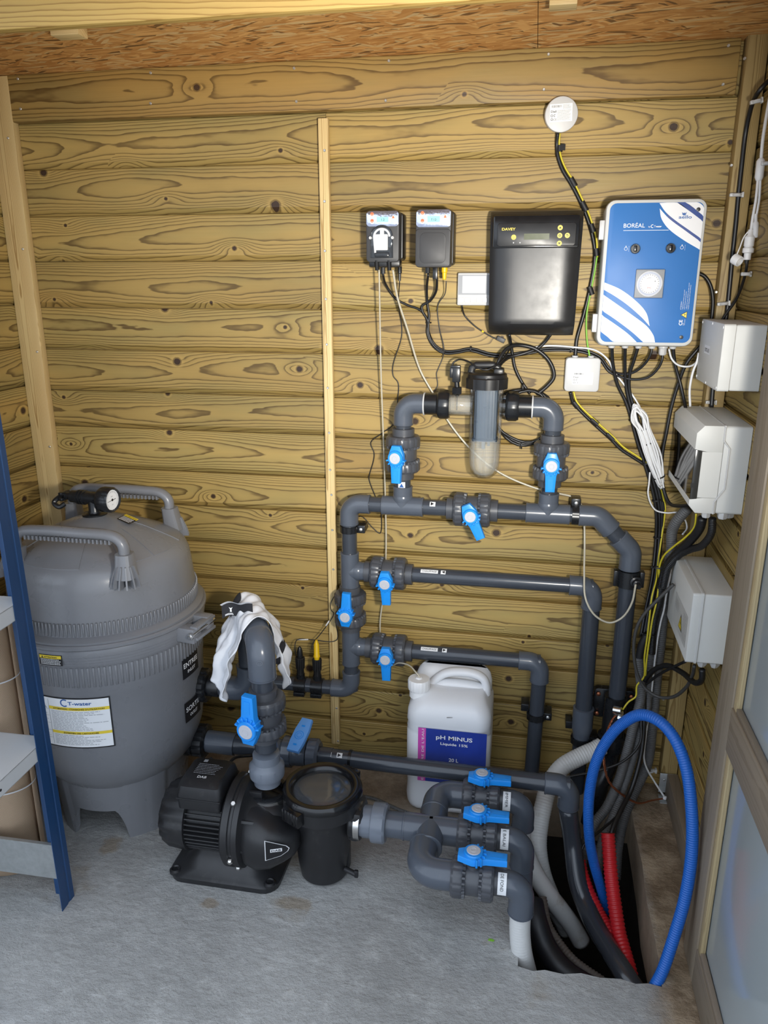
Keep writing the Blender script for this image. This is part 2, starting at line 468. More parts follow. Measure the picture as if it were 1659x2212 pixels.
clear('clear', (.985, .985, .975), .03); clear('clear_smoke', (.10, .10, .09), .12, .06); clear('tube_clear', (.80, .78, .72), .10, .1)
plain('tube_milk', (.50, .46, .36), .3, var=.05)
clear('clear_thin', (.985, .985, .98), .005, .02)
clear('water', (.95, .93, .80), .01)
def milky(key, col, f):
    t = NT(key); tr = t.n('ShaderNodeBsdfTransparent', {'Color': (1, 1, 1, 1)}); df = t.n('ShaderNodeBsdfDiffuse', {'Color': (*col, 1)})
    x, y, z = t.xyz(t.obj()); st = t.m_('SINE', t.mul(t.m_('ARCTAN2', t.add(y, .08), t.add(x, 0.0)), 3.0))
    m = t.n('ShaderNodeMixShader', {0: f, 1: tr.outputs[0], 2: df.outputs[0]}); t.link(m.outputs[0], t.out.inputs[0]); MT[key] = t.m
milky('milky', (.86, .85, .78), .22)
def sky_sheen():  # pale blue diffuse in the clear lid stands for its sky reflection
    t = NT('clear_sky_sheen'); tr = t.n('ShaderNodeBsdfTransparent', {'Color': (.8, .84, .9, 1)}); df = t.n('ShaderNodeBsdfDiffuse', {'Color': (.55, .62, .72, 1)}); gl = t.n('ShaderNodeBsdfGlossy', {'Roughness': .08})
    a = t.n('ShaderNodeMixShader', {0: .09, 1: tr.outputs[0], 2: df.outputs[0]}); lw = t.n('ShaderNodeLayerWeight', {'Blend': .4})
    b = t.n('ShaderNodeMixShader', {0: t.add(.05, t.mul(lw.outputs['Fresnel'], .55)), 1: a.outputs[0], 2: gl.outputs[0]}); t.link(b.outputs[0], t.out.inputs[0]); MT['clear_sky_sheen'] = t.m
sky_sheen()
def frosted():
    t = NT('frosted'); co = t.obj()
    di = t.n('ShaderNodeBsdfDiffuse', {'Color': t.mix(t.noise(co, 3, 3), (.50, .54, .54), (.60, .63, .63))})
    tl = t.n('ShaderNodeBsdfTranslucent', {'Color': (.5, .56, .6, 1)})
    tr = t.n('ShaderNodeBsdfRefraction', {'Color': (.7, .75, .78, 1), 'Roughness': .25, 'IOR': 1.02})
    gl = t.n('ShaderNodeBsdfGlossy', {'Roughness': .09, 'Color': (.9, .93, .95, 1)})
    a = t.n('ShaderNodeMixShader', {0: .35, 1: di.outputs[0], 2: tl.outputs[0]})
    b = t.n('ShaderNodeMixShader', {0: .25, 1: a.outputs[0], 2: tr.outputs[0]})
    lw = t.n('ShaderNodeLayerWeight', {'Blend': .45})
    c = t.n('ShaderNodeMixShader', {0: t.add(.05, t.mul(lw.outputs['Fresnel'], .55)), 1: b.outputs[0], 2: gl.outputs[0]})
    t.link(c.outputs[0], t.out.inputs[0]); MT['frosted'] = t.m
frosted()

# ------------------------------------------------------------------ print: flat lettering and marks laid on a surface
_TC = {}
def glyphs(s, bold=False):
    k = (s, bold)
    if k not in _TC:
        cu = bpy.data.curves.new('t', 'FONT'); cu.body = s; cu.size = 1.0; cu.resolution_u = 3
        cu.offset = .018 if bold else 0.0
        o = bpy.data.objects.new('t', cu); COL.objects.link(o)
        dg = bpy.context.evaluated_depsgraph_get(); me = bpy.data.meshes.new_from_object(o.evaluated_get(dg))
        vs = [(v.co.x, v.co.y) for v in me.vertices]; fs = [tuple(p.vertices) for p in me.polygons]
        bpy.data.objects.remove(o); bpy.data.curves.remove(cu); bpy.data.meshes.remove(me)
        _TC[k] = (vs, fs)
    return _TC[k]
class Print:
    """collects print in (u, v); fn(u, v, lift) places it on the surface; every ink becomes one mesh"""
    def __init__(self, fn): self.fn = fn; self.ink = {}
    def sep(self, key): self.k = getattr(self, 'k', 0) + 1; return '%s#%d' % (key, self.k)
    def mb(self, key):
        if key not in self.ink: self.ink[key] = MB()
        return self.ink[key]
    def poly(self, pts, key, lift=.0004):
        m = self.mb(key); m.f([m.v(self.fn(u, v, lift)) for u, v in pts]); return self
    def rect(self, u0, v0, u1, v1, key, lift=.0004, nu=1, nv=1):
        m = self.mb(key)
        G = [[m.v(self.fn(u0 + (u1 - u0) * i / nu, v0 + (v1 - v0) * j / nv, lift)) for j in range(nv + 1)] for i in range(nu + 1)]
        for i in range(nu):
            for j in range(nv): m.f((G[i][j], G[i + 1][j], G[i + 1][j + 1], G[i][j + 1]))
        return self
    def disc(self, u, v, r, key, lift=.0004, n=18): return self.poly([(u + r * math.cos(2 * PI * k / n), v + r * math.sin(2 * PI * k / n)) for k in range(n)], key, lift)
    def ring(self, u, v, r0, r1, key, lift=.0004, n=20, a0=0.0, a1=360.0):
        m = self.mb(key)
        A = [math.radians(a0 + (a1 - a0) * k / n) for k in range(n + 1)]
        for a, b in zip(A, A[1:]):
            m.f([m.v(self.fn(u + r * math.cos(t), v + r * math.sin(t), lift)) for r, t in ((r0, a), (r1, a), (r1, b), (r0, b))])
        return self
    def text(self, s, u, v, size, key, align='l', wid=None, bold=False, ang=0.0, lift=.0008, shear=0.0):
        vs, fs = glyphs(s, bold)
        if not vs: return self
        x0 = min(p[0] for p in vs); x1 = max(p[0] for p in vs)
        sx = size if wid is None else wid / (x1 - x0)
        sh = {'l': 0, 'c': (x1 - x0) / 2, 'r': x1 - x0}[align]
        ca, sa = math.cos(math.radians(ang)), math.sin(math.radians(ang)); m = self.mb(key)
        Q = []
        for px, py in vs:
            a = (px - x0 - sh) * sx + py * size * shear; b = py * size; Q.append(m.v(self.fn(u + a * ca - b * sa, v + a * sa + b * ca, lift)))
        for fc in fs: m.f([Q[i] for i in fc])
        return self
    def lines(self, u0, u1, v0, v1, n, th, key, seed=1, ragged=.3, lift=.0006):
        rg = random.Random(seed)
        for k in range(n):
            v = v0 + (v1 - v0) * (k + .5) / n; u = u0; end = u1 - (u1 - u0) * ragged * rg.random()
            while u < end:
                wl = (u1 - u0) * rg.uniform(.03, .11); self.rect(u, v - th / 2, min(u + wl, end), v + th / 2, key, lift); u += wl + (u1 - u0) * .014
        return self
    def barcode(self, u0, u1, v0, v1, key, seed=3):
        rg = random.Random(seed); u = u0
        while u < u1:
            wv = (u1 - u0) * rg.choice((.012, .02, .035)); self.rect(u, v0, min(u + wv, u1), v1, key); u += wv + (u1 - u0) * rg.choice((.014, .022, .03))
        return self
    def build(self, parent, names=None, loc=None):
        for k, m in self.ink.items():
            k = k.split('#')[0]; nm = (names or {}).get(k) or ('lettering' if k.startswith('ink') else 'print')
            o = obj(nm, m, MT[k], parent, sharp=None, norm=False)
        return self
def flat(origin, ud, vd):
    o = V(origin); ud = V(ud).normalized(); vd = V(vd).normalized(); nn = ud.cross(vd)
    return lambda u, v, w: o + ud * u + vd * v + nn * w

# ------------------------------------------------------------------ the shed
XL, XR, ZC = -1.69, .555, 2.26
PIT = [(.048, -.83), (.085, -.838), (.115, -.829), (.16, -.833), (.205, -.822), (.25, -.827), (.30, -.821), (.335, -.829), (.365, -.822), (.398, -.826),
       (.402, -.70), (.398, -.55), (.404, -.40), (.400, -.25), (.402, -.12), (.25, -.115), (.052, -.12), (.046, -.40), (.052, -.62)]
def floor_mesh():
    mb = MB(); bm = mb.bm
    out = [bm.verts.new(p) for p in ((-9, -14.0, 0), (9, -14.0, 0), (9, .06, 0), (-9, .06, 0))]
    inn = [bm.verts.new((x, y, 0)) for x, y in PIT]
    es = []
    for L in (out, inn):
        for a, b in zip(L, L[1:] + L[:1]): es.append(bm.edges.new((a, b)))
    bmesh.ops.triangle_fill(bm, edges=es, use_beauty=True)
    for fc in bm.faces:
        if fc.normal.z < 0: fc.normal_flip()
    return mb
floor = struct(obj('floor', floor_mesh(), MT['concrete'], norm=False))
mb = MB(); n = len(PIT); rg = random.Random(5)
cx = sum(p[0] for p in PIT) / n; cy = sum(p[1] for p in PIT) / n
R0 = [mb.v((x, y, 0)) for x, y in PIT]; R1 = [mb.v((x + (cx - x) * rg.uniform(-.03, .03), y + (cy - y) * rg.uniform(-.02, .02), -.16)) for x, y in PIT]
for i in range(n): mb.f((R0[i], R0[(i + 1) % n], R1[(i + 1) % n], R1[i]))
obj('pit_edge', mb, MT['pit_wall'], floor, 'rough broken concrete edge of the floor hole', sharp=None)
mb = MB(); R1 = [mb.v((cx + (x - cx) * 1.10, cy + (y - cy) * 1.04, -.10)) for x, y in PIT]; R2 = [mb.v((cx + (x - cx) * 1.12, cy + (y - cy) * 1.05, -.62)) for x, y in PIT]
for i in range(n): mb.f((R1[i], R1[(i + 1) % n], R2[(i + 1) % n], R2[i]))
mb.f(R2)
obj('pit_earth', mb, MT['earth'], floor, 'dark earth in the floor hole', sharp=None)

def plank_mb(L, H, T=.020, lip=.017, rec=.013):
    """board, local x along its length, front face towards -y, chamfered lower lip"""
    mb = MB(); sec = [(T, 0.0012), (rec, 0.0012), (0, lip), (0, H - .0035), (.002, H - .0008), (T, H - .0008)]
    A = [mb.v((-L / 2, y, z - H / 2)) for y, z in sec]; B = [mb.v((L / 2, y, z - H / 2)) for y, z in sec]
    for i in range(6): mb.f((A[i], A[(i + 1) % 6], B[(i + 1) % 6], B[i]))
    mb.f(A); mb.f(B[::-1]); return mb
def planks(parent, zs, a, b, place, key='board'):
    for z0, z1 in zip(zs, zs[1:]):
        o = obj('plank', plank_mb(b - a, z1 - z0), MT[key], parent, sharp=20)
        o.location, o.rotation_euler = place((a + b) / 2, (z0 + z1) / 2)
def bar(name, L, Wd, T, center, along, key, parent=None, bev=.003, label=None):
    """squared timber, grain along its length; along = 'X','Y','Z'; local z is the wide face, local -y its front"""
    mb = MB(); mb.box((0, 0, 0), (L, T, Wd), bev)
    o = obj(name, mb, MT[key], parent, label, sharp=30); o.location = center
    o.rotation_euler = {'X': (0, 0, 0), 'Y': (0, 0, -PI / 2), 'Z': (0, -PI / 2, 0), 'ZX': (0, -PI / 2, -PI / 2)}[along]
    return o
def screw_mb():
    mb = MB(); mb.lathe([(0, .0012), (.0030, .0014), (.0040, .0004), (.0042, -.002)], 12, mat4((0, 0, 0), frame((0, -1, 0))))
    mb.box((0, -.0014, 0), (.0042, .0006, .0009)); mb.box((0, -.0014, 0), (.0009, .0006, .0042)); return mb
SCREW = screw_mb().mesh('screw'); SCREW.materials.append(MT['zinc'])
def screws(parent, pts, rot=None):
    for p in pts:
        o = inst('screw', SCREW, parent); mw = parent.matrix_basis if parent.parent is None else parent.matrix_basis
        o.matrix_parent_inverse = mw.inverted(); o.location = p
        if rot: o.rotation_euler = rot

ZL = [-.01, .126, .244, .370, .507, .645, .781, .912, 1.033, 1.177, 1.301, 1.439, 1.574, 1.719, 1.857, 1.995, 2.128, 2.26]
ZR = [-.01, .131, .258, .400, .509, .645, .781, .907, 1.040, 1.171, 1.301, 1.437, 1.572, 1.712, 1.858, 1.995, 2.128, 2.26]
mb = MB(); mb.box2((XL - .06, .021, -.02), (XR + .06, .05, ZC + .1)); wb = struct(obj('wall_back', mb, MT['stud']))
planks(wb, ZL, XL, -.6235, lambda a, z: (V((a, 0, z)), (0, 0, 0)))
planks(wb, ZR, -.6225, XR, lambda a, z: (V((a, 0, z)), (0, 0, 0)))
ZS = [-.01, .128, .25, .383, .507, .645, .78, .905, 1.038, 1.176, 1.315, 1.442, 1.582, 1.719, 1.857, 1.995, 2.128, 2.26]
mb = MB(); mb.box2((XL - .05, -.99, -.02), (XL - .021, .05, ZC + .1)); wl = struct(obj('wall_left', mb, MT['stud']))
planks(wl, ZS, -.99, .0, lambda a, z: (V((XL, a, z)), (0, 0, PI / 2)))
mb = MB(); mb.box2((XR + .021, -.99, -.02), (XR + .05, .05, ZC + .1)); wr = struct(obj('wall_right', mb, MT['stud']))
planks(wr, ZS, -.99, .0, lambda a, z: (V((XR, a, z)), (0, 0, -PI / 2)))

# ceiling of strand board in two sheets, joist and blocks
ce = struct(obj('ceiling', MB().box2((XL - .05, -1.36, ZC + .016), (XR + .05, .05, ZC + .05)), MT['stud']))  # unseen overhang past the joist, extended to shade the wall from the sky
for (x0, x1) in ((XL - .04, -.0275), (-.026, XR + .04)):
    o = obj('strand_board', MB().box2((x0, -1.36, ZC), (x1, .02, ZC + .015)), MT['osb'], ce)
jo = struct(bar('trim_4', 2.3, .14, .027, (-.565, -.859, 2.199), 'X', 'beam'))
for px, py, wx in ((150, 80, .075), (1216, 16, .060)):
    p = atZ(px, py, 2.236)
    o = bar('spacer_block', wx, .024, .045, (p.x, p.y, 2.247), 'X', 'batten', ce, .002, 'short pale wood block under the strand board')
# wide trim board along the top of the back wall
tb = struct(bar('trim_5', 2.108, .131, .028, (-.565, -.0145, 2.194), 'X', 'board_trim', bev=.004))
screws(tb, [atY(x, y, -.0295) for x, y in ((38, 267 - 97 + 0), (44, 235), (325, 157), (325, 223), (635, 147), (640, 219), (840, 131), (833, 217), (1185, 117), (1175, 193), (1574, 98), (1562, 182))])
# upright battens: middle, left corner, right corner
b1 = struct(bar('trim_1', 2.07, .030, .022, (-.627, -.0115, 1.075), 'Z', 'batten'))
screws(b1, [atY(x, y, -.0235) for x, y in ((701, 325), (701, 435), (702, 542), (704, 646), (706, 744), (708, 838), (711, 935), (713, 1015), (716, 1069), (718, 1145), (720, 1230), (727, 1530), (730, 1601))])
b2 = struct(bar('trim_2', 2.265, .078, .030, (-1.650, -.0155, 1.125), 'Z', 'batten'))
screws(b2, [atY(x, y, -.0315) for x, y in ((17, 298), (49, 538), (80, 760), (107, 965))])
b3 = struct(bar('trim_3', 2.2, .052, .045, (.526, -.0235, 1.165), 'Z', 'stud'))
screws(b3, [atY(x, y, -.047) for x, y in ((1609, 126), (1580, 357), (1547, 631), (1433, 1511))])
# galvanised post foot on the right
ft = thing('post_foot', 'galvanised steel post foot under the right corner stud', 'bracket', (.525, -.05, .0))
obj('plate', MB().box2((.497, -.0535, .012), (.553, -.0505, .085), .001), MT['galv'], ft)
obj('base', MB().box2((.497, -.10, .001), (.553, -.0508, .004), .001), MT['galv'], ft)
for q in ((.512, -.054, .06), (.538, -.054, .035)):
    o = inst('screw', SCREW, ft); o.location = V(q) - ft.location
struct(bar('baseboard_right', .94, .085, .035, (.537, -.52, .0425), 'Y', 'frame_wood'))

# ------------------------------------------------------------------ glazed door leaf on the right
DX0, DX1 = .470, .508
dr = struct(obj('door_1', MB().box2((DX0, -1.75, 2.10), (DX1, -.803, 2.18), .003), MT['frame_wood']))
def drail(nm, y0, y1, z0, z1, along, key, x0=DX0, x1=DX1, lab=None):
    L, Wd = ((y1 - y0), (z1 - z0)) if along == 'Y' else ((z1 - z0), (y1 - y0))
    mb = MB(); mb.box((0, 0, 0), (L, x1 - x0, Wd), .002)
    o = obj(nm, mb, MT[key], dr, lab); o.location = ((x0 + x1) / 2, (y0 + y1) / 2, (z0 + z1) / 2)
    o.rotation_euler = (0, 0, -PI / 2) if along == 'Y' else (Matrix.Rotation(-PI / 2, 3, 'Z') @ Matrix.Rotation(-PI / 2, 3, 'Y')).to_euler()
    return o
drail('stile', -.803, -.690, .004, 2.18, 'Z', 'frame_wood')
drail('bottom_rail', -1.75, -.803, .004, .108, 'Y', 'frame_wood')
drail('middle_rail', -1.75, -.803, .664, .770, 'Y', 'frame_wood')
for z0, z1 in ((.108, .664), (.770, 2.10)):
    drail('glazing_bead', -.826, -.8035, z0, z1, 'Z', 'bead_wood', DX0 + .004, DX0 + .016, 'pale glazing bead')
    drail('glazing_bead', -1.75, -.826, z0, z0 + .012, 'Y', 'frame_wood', DX0 + .004, DX0 + .016)
    obj('pane', MB().box2((DX0 + .018, -1.75, z0 - .004), (DX0 + .023, -.808, z1 + .004)), MT['frosted'], dr, 'frosted pane')

# ------------------------------------------------------------------ plastic pipework
X_, Y_, Z_ = V((1, 0, 0)), V((0, 1, 0)), V((0, 0, 1))
def elbow_mb(P, d1, d2, r, leg=None, k=1.22):
    P = V(P); d1 = V(d1).normalized(); d2 = V(d2).normalized(); rs = r * k
    ang = PI - d1.angle(d2); R = rs * 1.25; b = R * math.tan(ang / 2); leg = leg or b + r * 1.25
    bis = (d1 + d2).normalized(); C = P + bis * (R / math.cos(ang / 2)); pts = [P + d1 * leg, P + d1 * (b + 1e-4)]
    e1 = (P + d1 * b - C).normalized(); nrm = d1.cross(d2).normalized(); n = 10
    e2 = (P + d2 * b - C).normalized(); full = e1.angle(e2); sg = 1 if (Matrix.Rotation(full, 3, nrm) @ e1 - e2).length < (Matrix.Rotation(-full, 3, nrm) @ e1 - e2).length else -1
    for i in range(1, n): pts.append(C + (Matrix.Rotation(sg * full * i / n, 3, nrm) @ e1) * R)
    pts += [P + d2 * (b + 1e-4), P + d2 * leg]
    mb = MB(); mb.tube(pts, rs, 26)
    for d in (d1, d2): mb.lathe([(rs * .9, 0), (rs * 1.035, 0.0004), (rs * 1.035, r * .12), (rs * .98, r * .2)], 26, mat4(P + d * (leg - r * .18), frame(d)))
    return mb
def tee_mb(P, ax, br, r, half=None, k=1.22, both=False):
    P = V(P); ax = V(ax).normalized(); br = V(br).normalized(); rs = r * k; half = half or rs * 2.1
    mb = MB(); mb.cyl(P - ax * half, P + ax * half, rs, 26); mb.cyl(P - br * (half if both else 0), P + br * half, rs, 26)
    # moulded fillet round the branch
    if not both: mb.lathe([(rs * .98, rs * .5), (rs * 1.07, rs * .9), (rs * 1.04, rs * 1.08), (rs * .99, rs * 1.25)], 26, mat4(P, frame(br)), cap=False)
    for d, h in ((ax, half), (-ax, half), (br, half)) + (((-br, half),) if both else ()):
        mb.lathe([(rs * .9, 0), (rs * 1.035, .0004), (rs * 1.035, r * .12), (rs * .98, r * .2)], 26, mat4(P + d * (h - r * .18), frame(d)))
    return mb
def pipe(parent, a, b, r, key='pvc_pipe', name='pipe', label=None): return obj(name, MB().cyl(a, b, r, 28), MT[key], parent, label)
def elbow(parent, P, d1, d2, r, leg=None, key='pvc'): return obj('elbow', elbow_mb(P, d1, d2, r, leg), MT[key], parent)
def tee(parent, P, ax, br, r, half=None, key='pvc', both=False, name='tee'): return obj(name, tee_mb(P, ax, br, r, half, both=both), MT[key], parent)

# ---- ball valve, built once along local X with its stem on +Z and the lever on +Y
def gear(n, amp, duty=.5):
    return lambda r, z, k, seg: r + (amp if (k * n / seg) % 1 < duty else 0)
def valve_meshes():
    A = {}
    mb = MB()
    mb.lathe([(.026, -.080), (.0312, -.079), (.0312, -.050), (.026, -.048)], 40, mat4((0, 0, 0), frame(X_)), gear(20, .0008))
    mb.lathe([(.026, .048), (.0312, .050), (.0312, .079), (.026, .080)], 40, mat4((0, 0, 0), frame(X_)), gear(20, .0008))
    mb.lathe([(.030, -.050), (.0375, -.032), (.0395, -.026), (.0395, .026), (.0375, .032), (.030, .050)], 36, mat4((0, 0, 0), frame(X_)))
    for s in (-1, 1): mb.cyl((s * .018, 0, .033), (s * .018, 0, .040), .006, 12)
    mb.cyl((0, 0, .030), (0, 0, .047), .019, 24); mb.cyl((0, 0, .045), (0, 0, .060), .013, 20)
    A['body'] = (mb, 'pvc_valve', 0)
    mb = MB()
    mb.lathe([(.034, -.0165), (.0455, -.0158), (.0478, -.011), (.0478, .009), (.0440, .0155), (.033, .0165)], 96, mat4((0, 0, 0), frame(X_)), lambda r, z, k, seg: r + (.0013 if r > .044 and (k % 6) < 4 else 0))
    mb.lathe([(.036, -.0235), (.0445, -.0230), (.0455, -.0150), (.036, -.014)], 72, mat4((0, 0, 0), frame(X_)), lambda r, z, k, seg: r + (.0030 if r > .04 and (k % 3) else -.0035 if r > .04 else 0))
    A['union_nut'] = (mb, 'pvc_valve', 0)
    mb = MB()
    poly = [(-.013, -.037), (.013, -.037), (.0235, -.010), (.0235, .010), (.0165, .030), (.0138, .080), (-.0138, .080), (-.0165, .030), (-.0235, .010), (-.0235, -.010)]
    mb.prism(poly, .056, .073, bev=.003)
    mb.lathe([(.0235, .054), (.0235, .078), (.0215, .0805), (.0165, .0808)], 32)
    for k in range(-3, 4):
        a = math.radians(90 + k * 24); M = Matrix.Rotation(a, 4, 'Z')
        mb.box((.0265, 0, .066), (.010, .0048, .022), .0015, M)
    mb.box((0, .055, .0733), (.014, .030, .0008))
    A['lever'] = (mb, 'handle_blue', 0)
    mb = MB(); mb.lathe([(.0168, .0790), (.0168, .0815), (.0155, .0824), (0, .0824)], 28)
    mb.lathe([(.0062, .0824), (.0066, .0830), (.0078, .0830), (.0082, .0824)], 20, cap=False)
    A['cap'] = (mb, 'cap_grey', 0)
    out = {}
    for k, (m, key, _) in A.items():
        me = m.mesh(k, 32); me.materials.append(MT[key]); out[k] = me
    return out
VM = valve_meshes()
def valve(label, P, axis, stem, lever, s=1.0, sx=None, group='ball valves with blue levers'):
    axis = V(axis).normalized(); stem = V(stem).normalized(); third = stem.cross(axis)
    M = Matrix((axis, third, stem)).transposed().to_4x4(); M.translation = V(P)
    sx = sx or s
    t = thing('ball_valve', label, 'valve', group=group, M=M @ Matrix.Diagonal((1, 1, 1, 1)))
    lv = V(lever); ang = math.atan2(-lv.dot(axis), lv.dot(third))
    S = Matrix.Diagonal((sx, s, s, 1))
    def put(nm, me, L, par=t):
        o = inst(nm, me, par); o.matrix_local = L; return o
    nb = 1.09 if s == 1.0 else 1.0; S = Matrix.Diagonal((sx, s * nb, s * nb, 1))
    put('body', VM['body'], S)
    put('union_nut', VM['union_nut'], Matrix.Translation((-.041 * sx, 0, 0)) @ Matrix.Rotation(PI, 4, 'Z') @ S)
    put('union_nut', VM['union_nut'], Matrix.Translation((.041 * sx, 0, 0)) @ S)
    h = put('lever', VM['lever'], Matrix.Rotation(ang, 4, 'Z') @ Matrix.Diagonal((s, s, s, 1)))
    c = put('cap', VM['cap'], Matrix.Identity(4), h); c['label'] = 'pale grey round cap'
    return t

YP = -.08; RP = .025
xr, x2, z1, z2, z3 = -.551, .075, .975, .745, .470          # riser, second tee, heights of the three runs
xv1 = -.376; zc = 1.302
zv = 1.146
# valves on the wall
valve('wall ball valve under the left side of the clear cell, lever down, arrow sticker below', (xv1, YP, zv), Z_, V((-.16, -1, 0)), -Z_)
valve('wall ball valve under the right side of the clear cell, lever pointing straight down', (x2, YP, zv - .004), Z_, -Y_, -Z_)
pv3 = atY(1020, 1101, YP)
valve('wall ball valve in the bypass below the clear cell, lever slanting down to the right', (pv3.x, YP, z1), X_, -Y_, (.42, 0, -.9))
pv5 = atY(840, 1238, YP); valve('wall ball valve at the start of the upper of two heater pipes, lever down', (pv5.x, YP, z2), X_, V((0, -1, -.13)), (0.03, 0, -1))
pv6 = atY(841, 1403, YP); valve('wall ball valve at the start of the lower of two heater pipes, lever down', (pv6.x, YP, z3), X_, -Y_, (0.03, 0, -1))
pv4 = atY(758, 1313, YP); zv4 = pv4.z
valve('wall ball valve on the left riser beside the wooden batten, lever pointing up', (xr, YP, zv4), Z_, -Y_, (.04, 0, 1))

# left riser, upper half
t = thing('pipe_run', 'grey pipe run with top left elbow and two tees left of the bypass valve', 'pipe', (xr, YP, z1))
elbow(t, (xr, YP, z1), X_, -Z_, RP)
pipe(t, (xr, YP, z1 - .03), (xr, YP, z2), RP)
pipe(t, (xr + .03, YP, z1), (pv3.x - .05, YP, z1), RP)
tee(t, (xv1, YP, z1), X_, Z_, RP, .066)
pipe(t, (xv1, YP, z1 + .05), (xv1, YP, zv - .06), RP)
tee(t, (xr, YP, z2), Z_, X_, RP, .063)
pipe(t, (xr + .05, YP, z2), (pv5.x - .06, YP, z2), RP)
pipe(t, (xr, YP, z2 - .05), (xr, YP, zv4 + .06), RP)
pr = Print(lambda u, v, wv: V((xv1, YP, 0)) + V(((RP + wv) * math.sin(u / RP), -(RP + wv) * math.cos(u / RP), v)))
q = atY(868, 1049, YP - RP).z
pr.rect(-.011, q - .011, .011, q + .011, 'paper', nu=4); pr.poly([(-.007, q - .006), (.007, q - .006), (0, q + .007)], 'ink_blue', .0016)
pr.build(t, {'paper': 'arrow_sticker'})
def xprint(z, rad=RP, tilt=.75):
    """print on the upper front of a level pipe: u = world x, v = arc upwards"""
    return lambda u, v, wv: V((u, YP - (rad + wv) * math.cos(tilt + v / rad), z + (rad + wv) * math.sin(tilt + v / rad)))
def arrow(pr, u, v=0, s=.008, flip=False):
    pr.rect(u - s * 1.1, v - s, u + s * 1.1, v + s, 'paper', nv=4); d = -1 if flip else 1
    pr.poly([(u - d * s * .7, v + s * .7), (u - d * s * .7, v - s * .7), (u + d * s * .6, v)] if d > 0 else [(u + s * .7, v + s * .7), (u - s * .6, v), (u + s * .7, v - s * .7)], 'ink', .0016)
pr = Print(xprint(z1)); arrow(pr, atY(936, 1085, YP).x); pr.build(t, {'paper': 'arrow_sticker'})
# left riser, lower half, to the filter inlet
xf = -.985; zi = .305
t = thing('pipe_run', 'grey pipe run below the lever-up valve, turning left behind the cloth towards the filter', 'pipe', (xr, YP, z3))
tee(t, (xr, YP, z3), Z_, X_, RP, .066)
pipe(t, (xr, YP, zv4 - .06), (xr, YP, z3), RP); pipe(t, (xr, YP, z3 - .05), (xr, YP, zi), RP)
pipe(t, (xr + .05, YP, z3), (pv6.x - .06, YP, z3), RP)
elbow(t, (xr, YP, zi), Z_, -X_, RP)
pipe(t, (xr - .03, YP, zi), (-.94, YP, zi), RP)
# probe saddles and probes
for k, (px, key, lab) in enumerate(((650, 'pvc_black', 'black probe holder, the left of a pair on the low wall pipe, with black plug'), (686, 'yellow_plug', 'black probe holder, the right of a pair on the low wall pipe, with yellow plug'))):
    c = atY(px, 1480, YP); c.z = zi
    t = thing('probe_holder', lab, 'probe', c, 'probe holders on the low wall pipe')
    mb = MB(); mb.lathe([(RP + .002, -.021), (RP + .0045, -.020), (RP + .0045, .020), (RP + .002, .021)], 28, mat4(c, frame(X_)))
    mb.box(c + V((0, -.022, -.024)), (.040, .018, .014), .002); mb.cyl(c, c + Z_ * .042, .015, 20)
    obj('saddle', mb, MT['pvc_black'], t)
    mb = MB(); mb.lathe([(.013, .036), (.0125, .062), (.0155, .064), (.0170, .104), (.0145, .106), (.011, .104)], 40, mat4(c, frame(Z_)), lambda r, z, q, seg: r - (.0016 if z > .063 and q % 4 < 2 else 0))
    obj('probe_cap', mb, MT['rubber'], t)
    mb = MB(); hh = .142 if k == 0 else .170; h0 = .10 if k == 0 else .112
    if k == 0: mb.lathe([(.011, h0), (.010, .128), (.006, hh), (.003, hh + .004)], 16, mat4(c, frame(Z_)))
    else: mb.lathe([(.009, .10), (.009, h0), (.0115, h0 + .001), (.0115, h0 + .006), (.010, h0 + .008), (.0088, hh - .008), (.006, hh - .004), (.004, hh + .006)], 16, mat4(c, frame(Z_)))
    obj('plug', mb, MT[key], t, 'yellow plug' if k else None)
# cell elbows
t = thing('pipe_run', 'grey elbow between the left union of the clear cell and the valve beneath it', 'pipe', (xv1, YP, zc))
elbow(t, (xv1, YP, zc), X_, -Z_, RP, .066); pipe(t, (xv1, YP, zc - .05), (xv1, YP, zv + .05), RP)
t = thing('pipe_run', 'grey elbow between the right union of the clear cell and the valve beneath it', 'pipe', (x2, YP, zc))
elbow(t, (x2, YP, zc), -X_, -Z_, RP, .066); pipe(t, (x2, YP, zc - .05), (x2, YP, zv + .05), RP)
# right part of the bypass, down the two 45 degree bends
xb = .331; RB = .0265
t = thing('pipe_run', 'grey pipe run right of the bypass valve, bending down by two angled elbows', 'pipe', (x2, YP, z1))
pipe(t, (pv3.x + .05, YP, z1), (.21, YP, z1), RP)
tee(t, (x2, YP, z1), X_, Z_, RP, .066); pipe(t, (x2, YP, z1 + .05), (x2, YP, zv - .06), RP)
d45 = V((1, 0, -1)).normalized(); pa = V((.226, YP, z1)); pb = V((xb, YP, z1 - (xb - .226)))
elbow(t, pa, -X_, d45, RB, .058); elbow(t, pb, -d45, -Z_, RB, .058); pipe(t, pa, pb, RB)
pipe(t, (xb, YP, pb.z - .03), (xb, YP, .30), RB + .001)
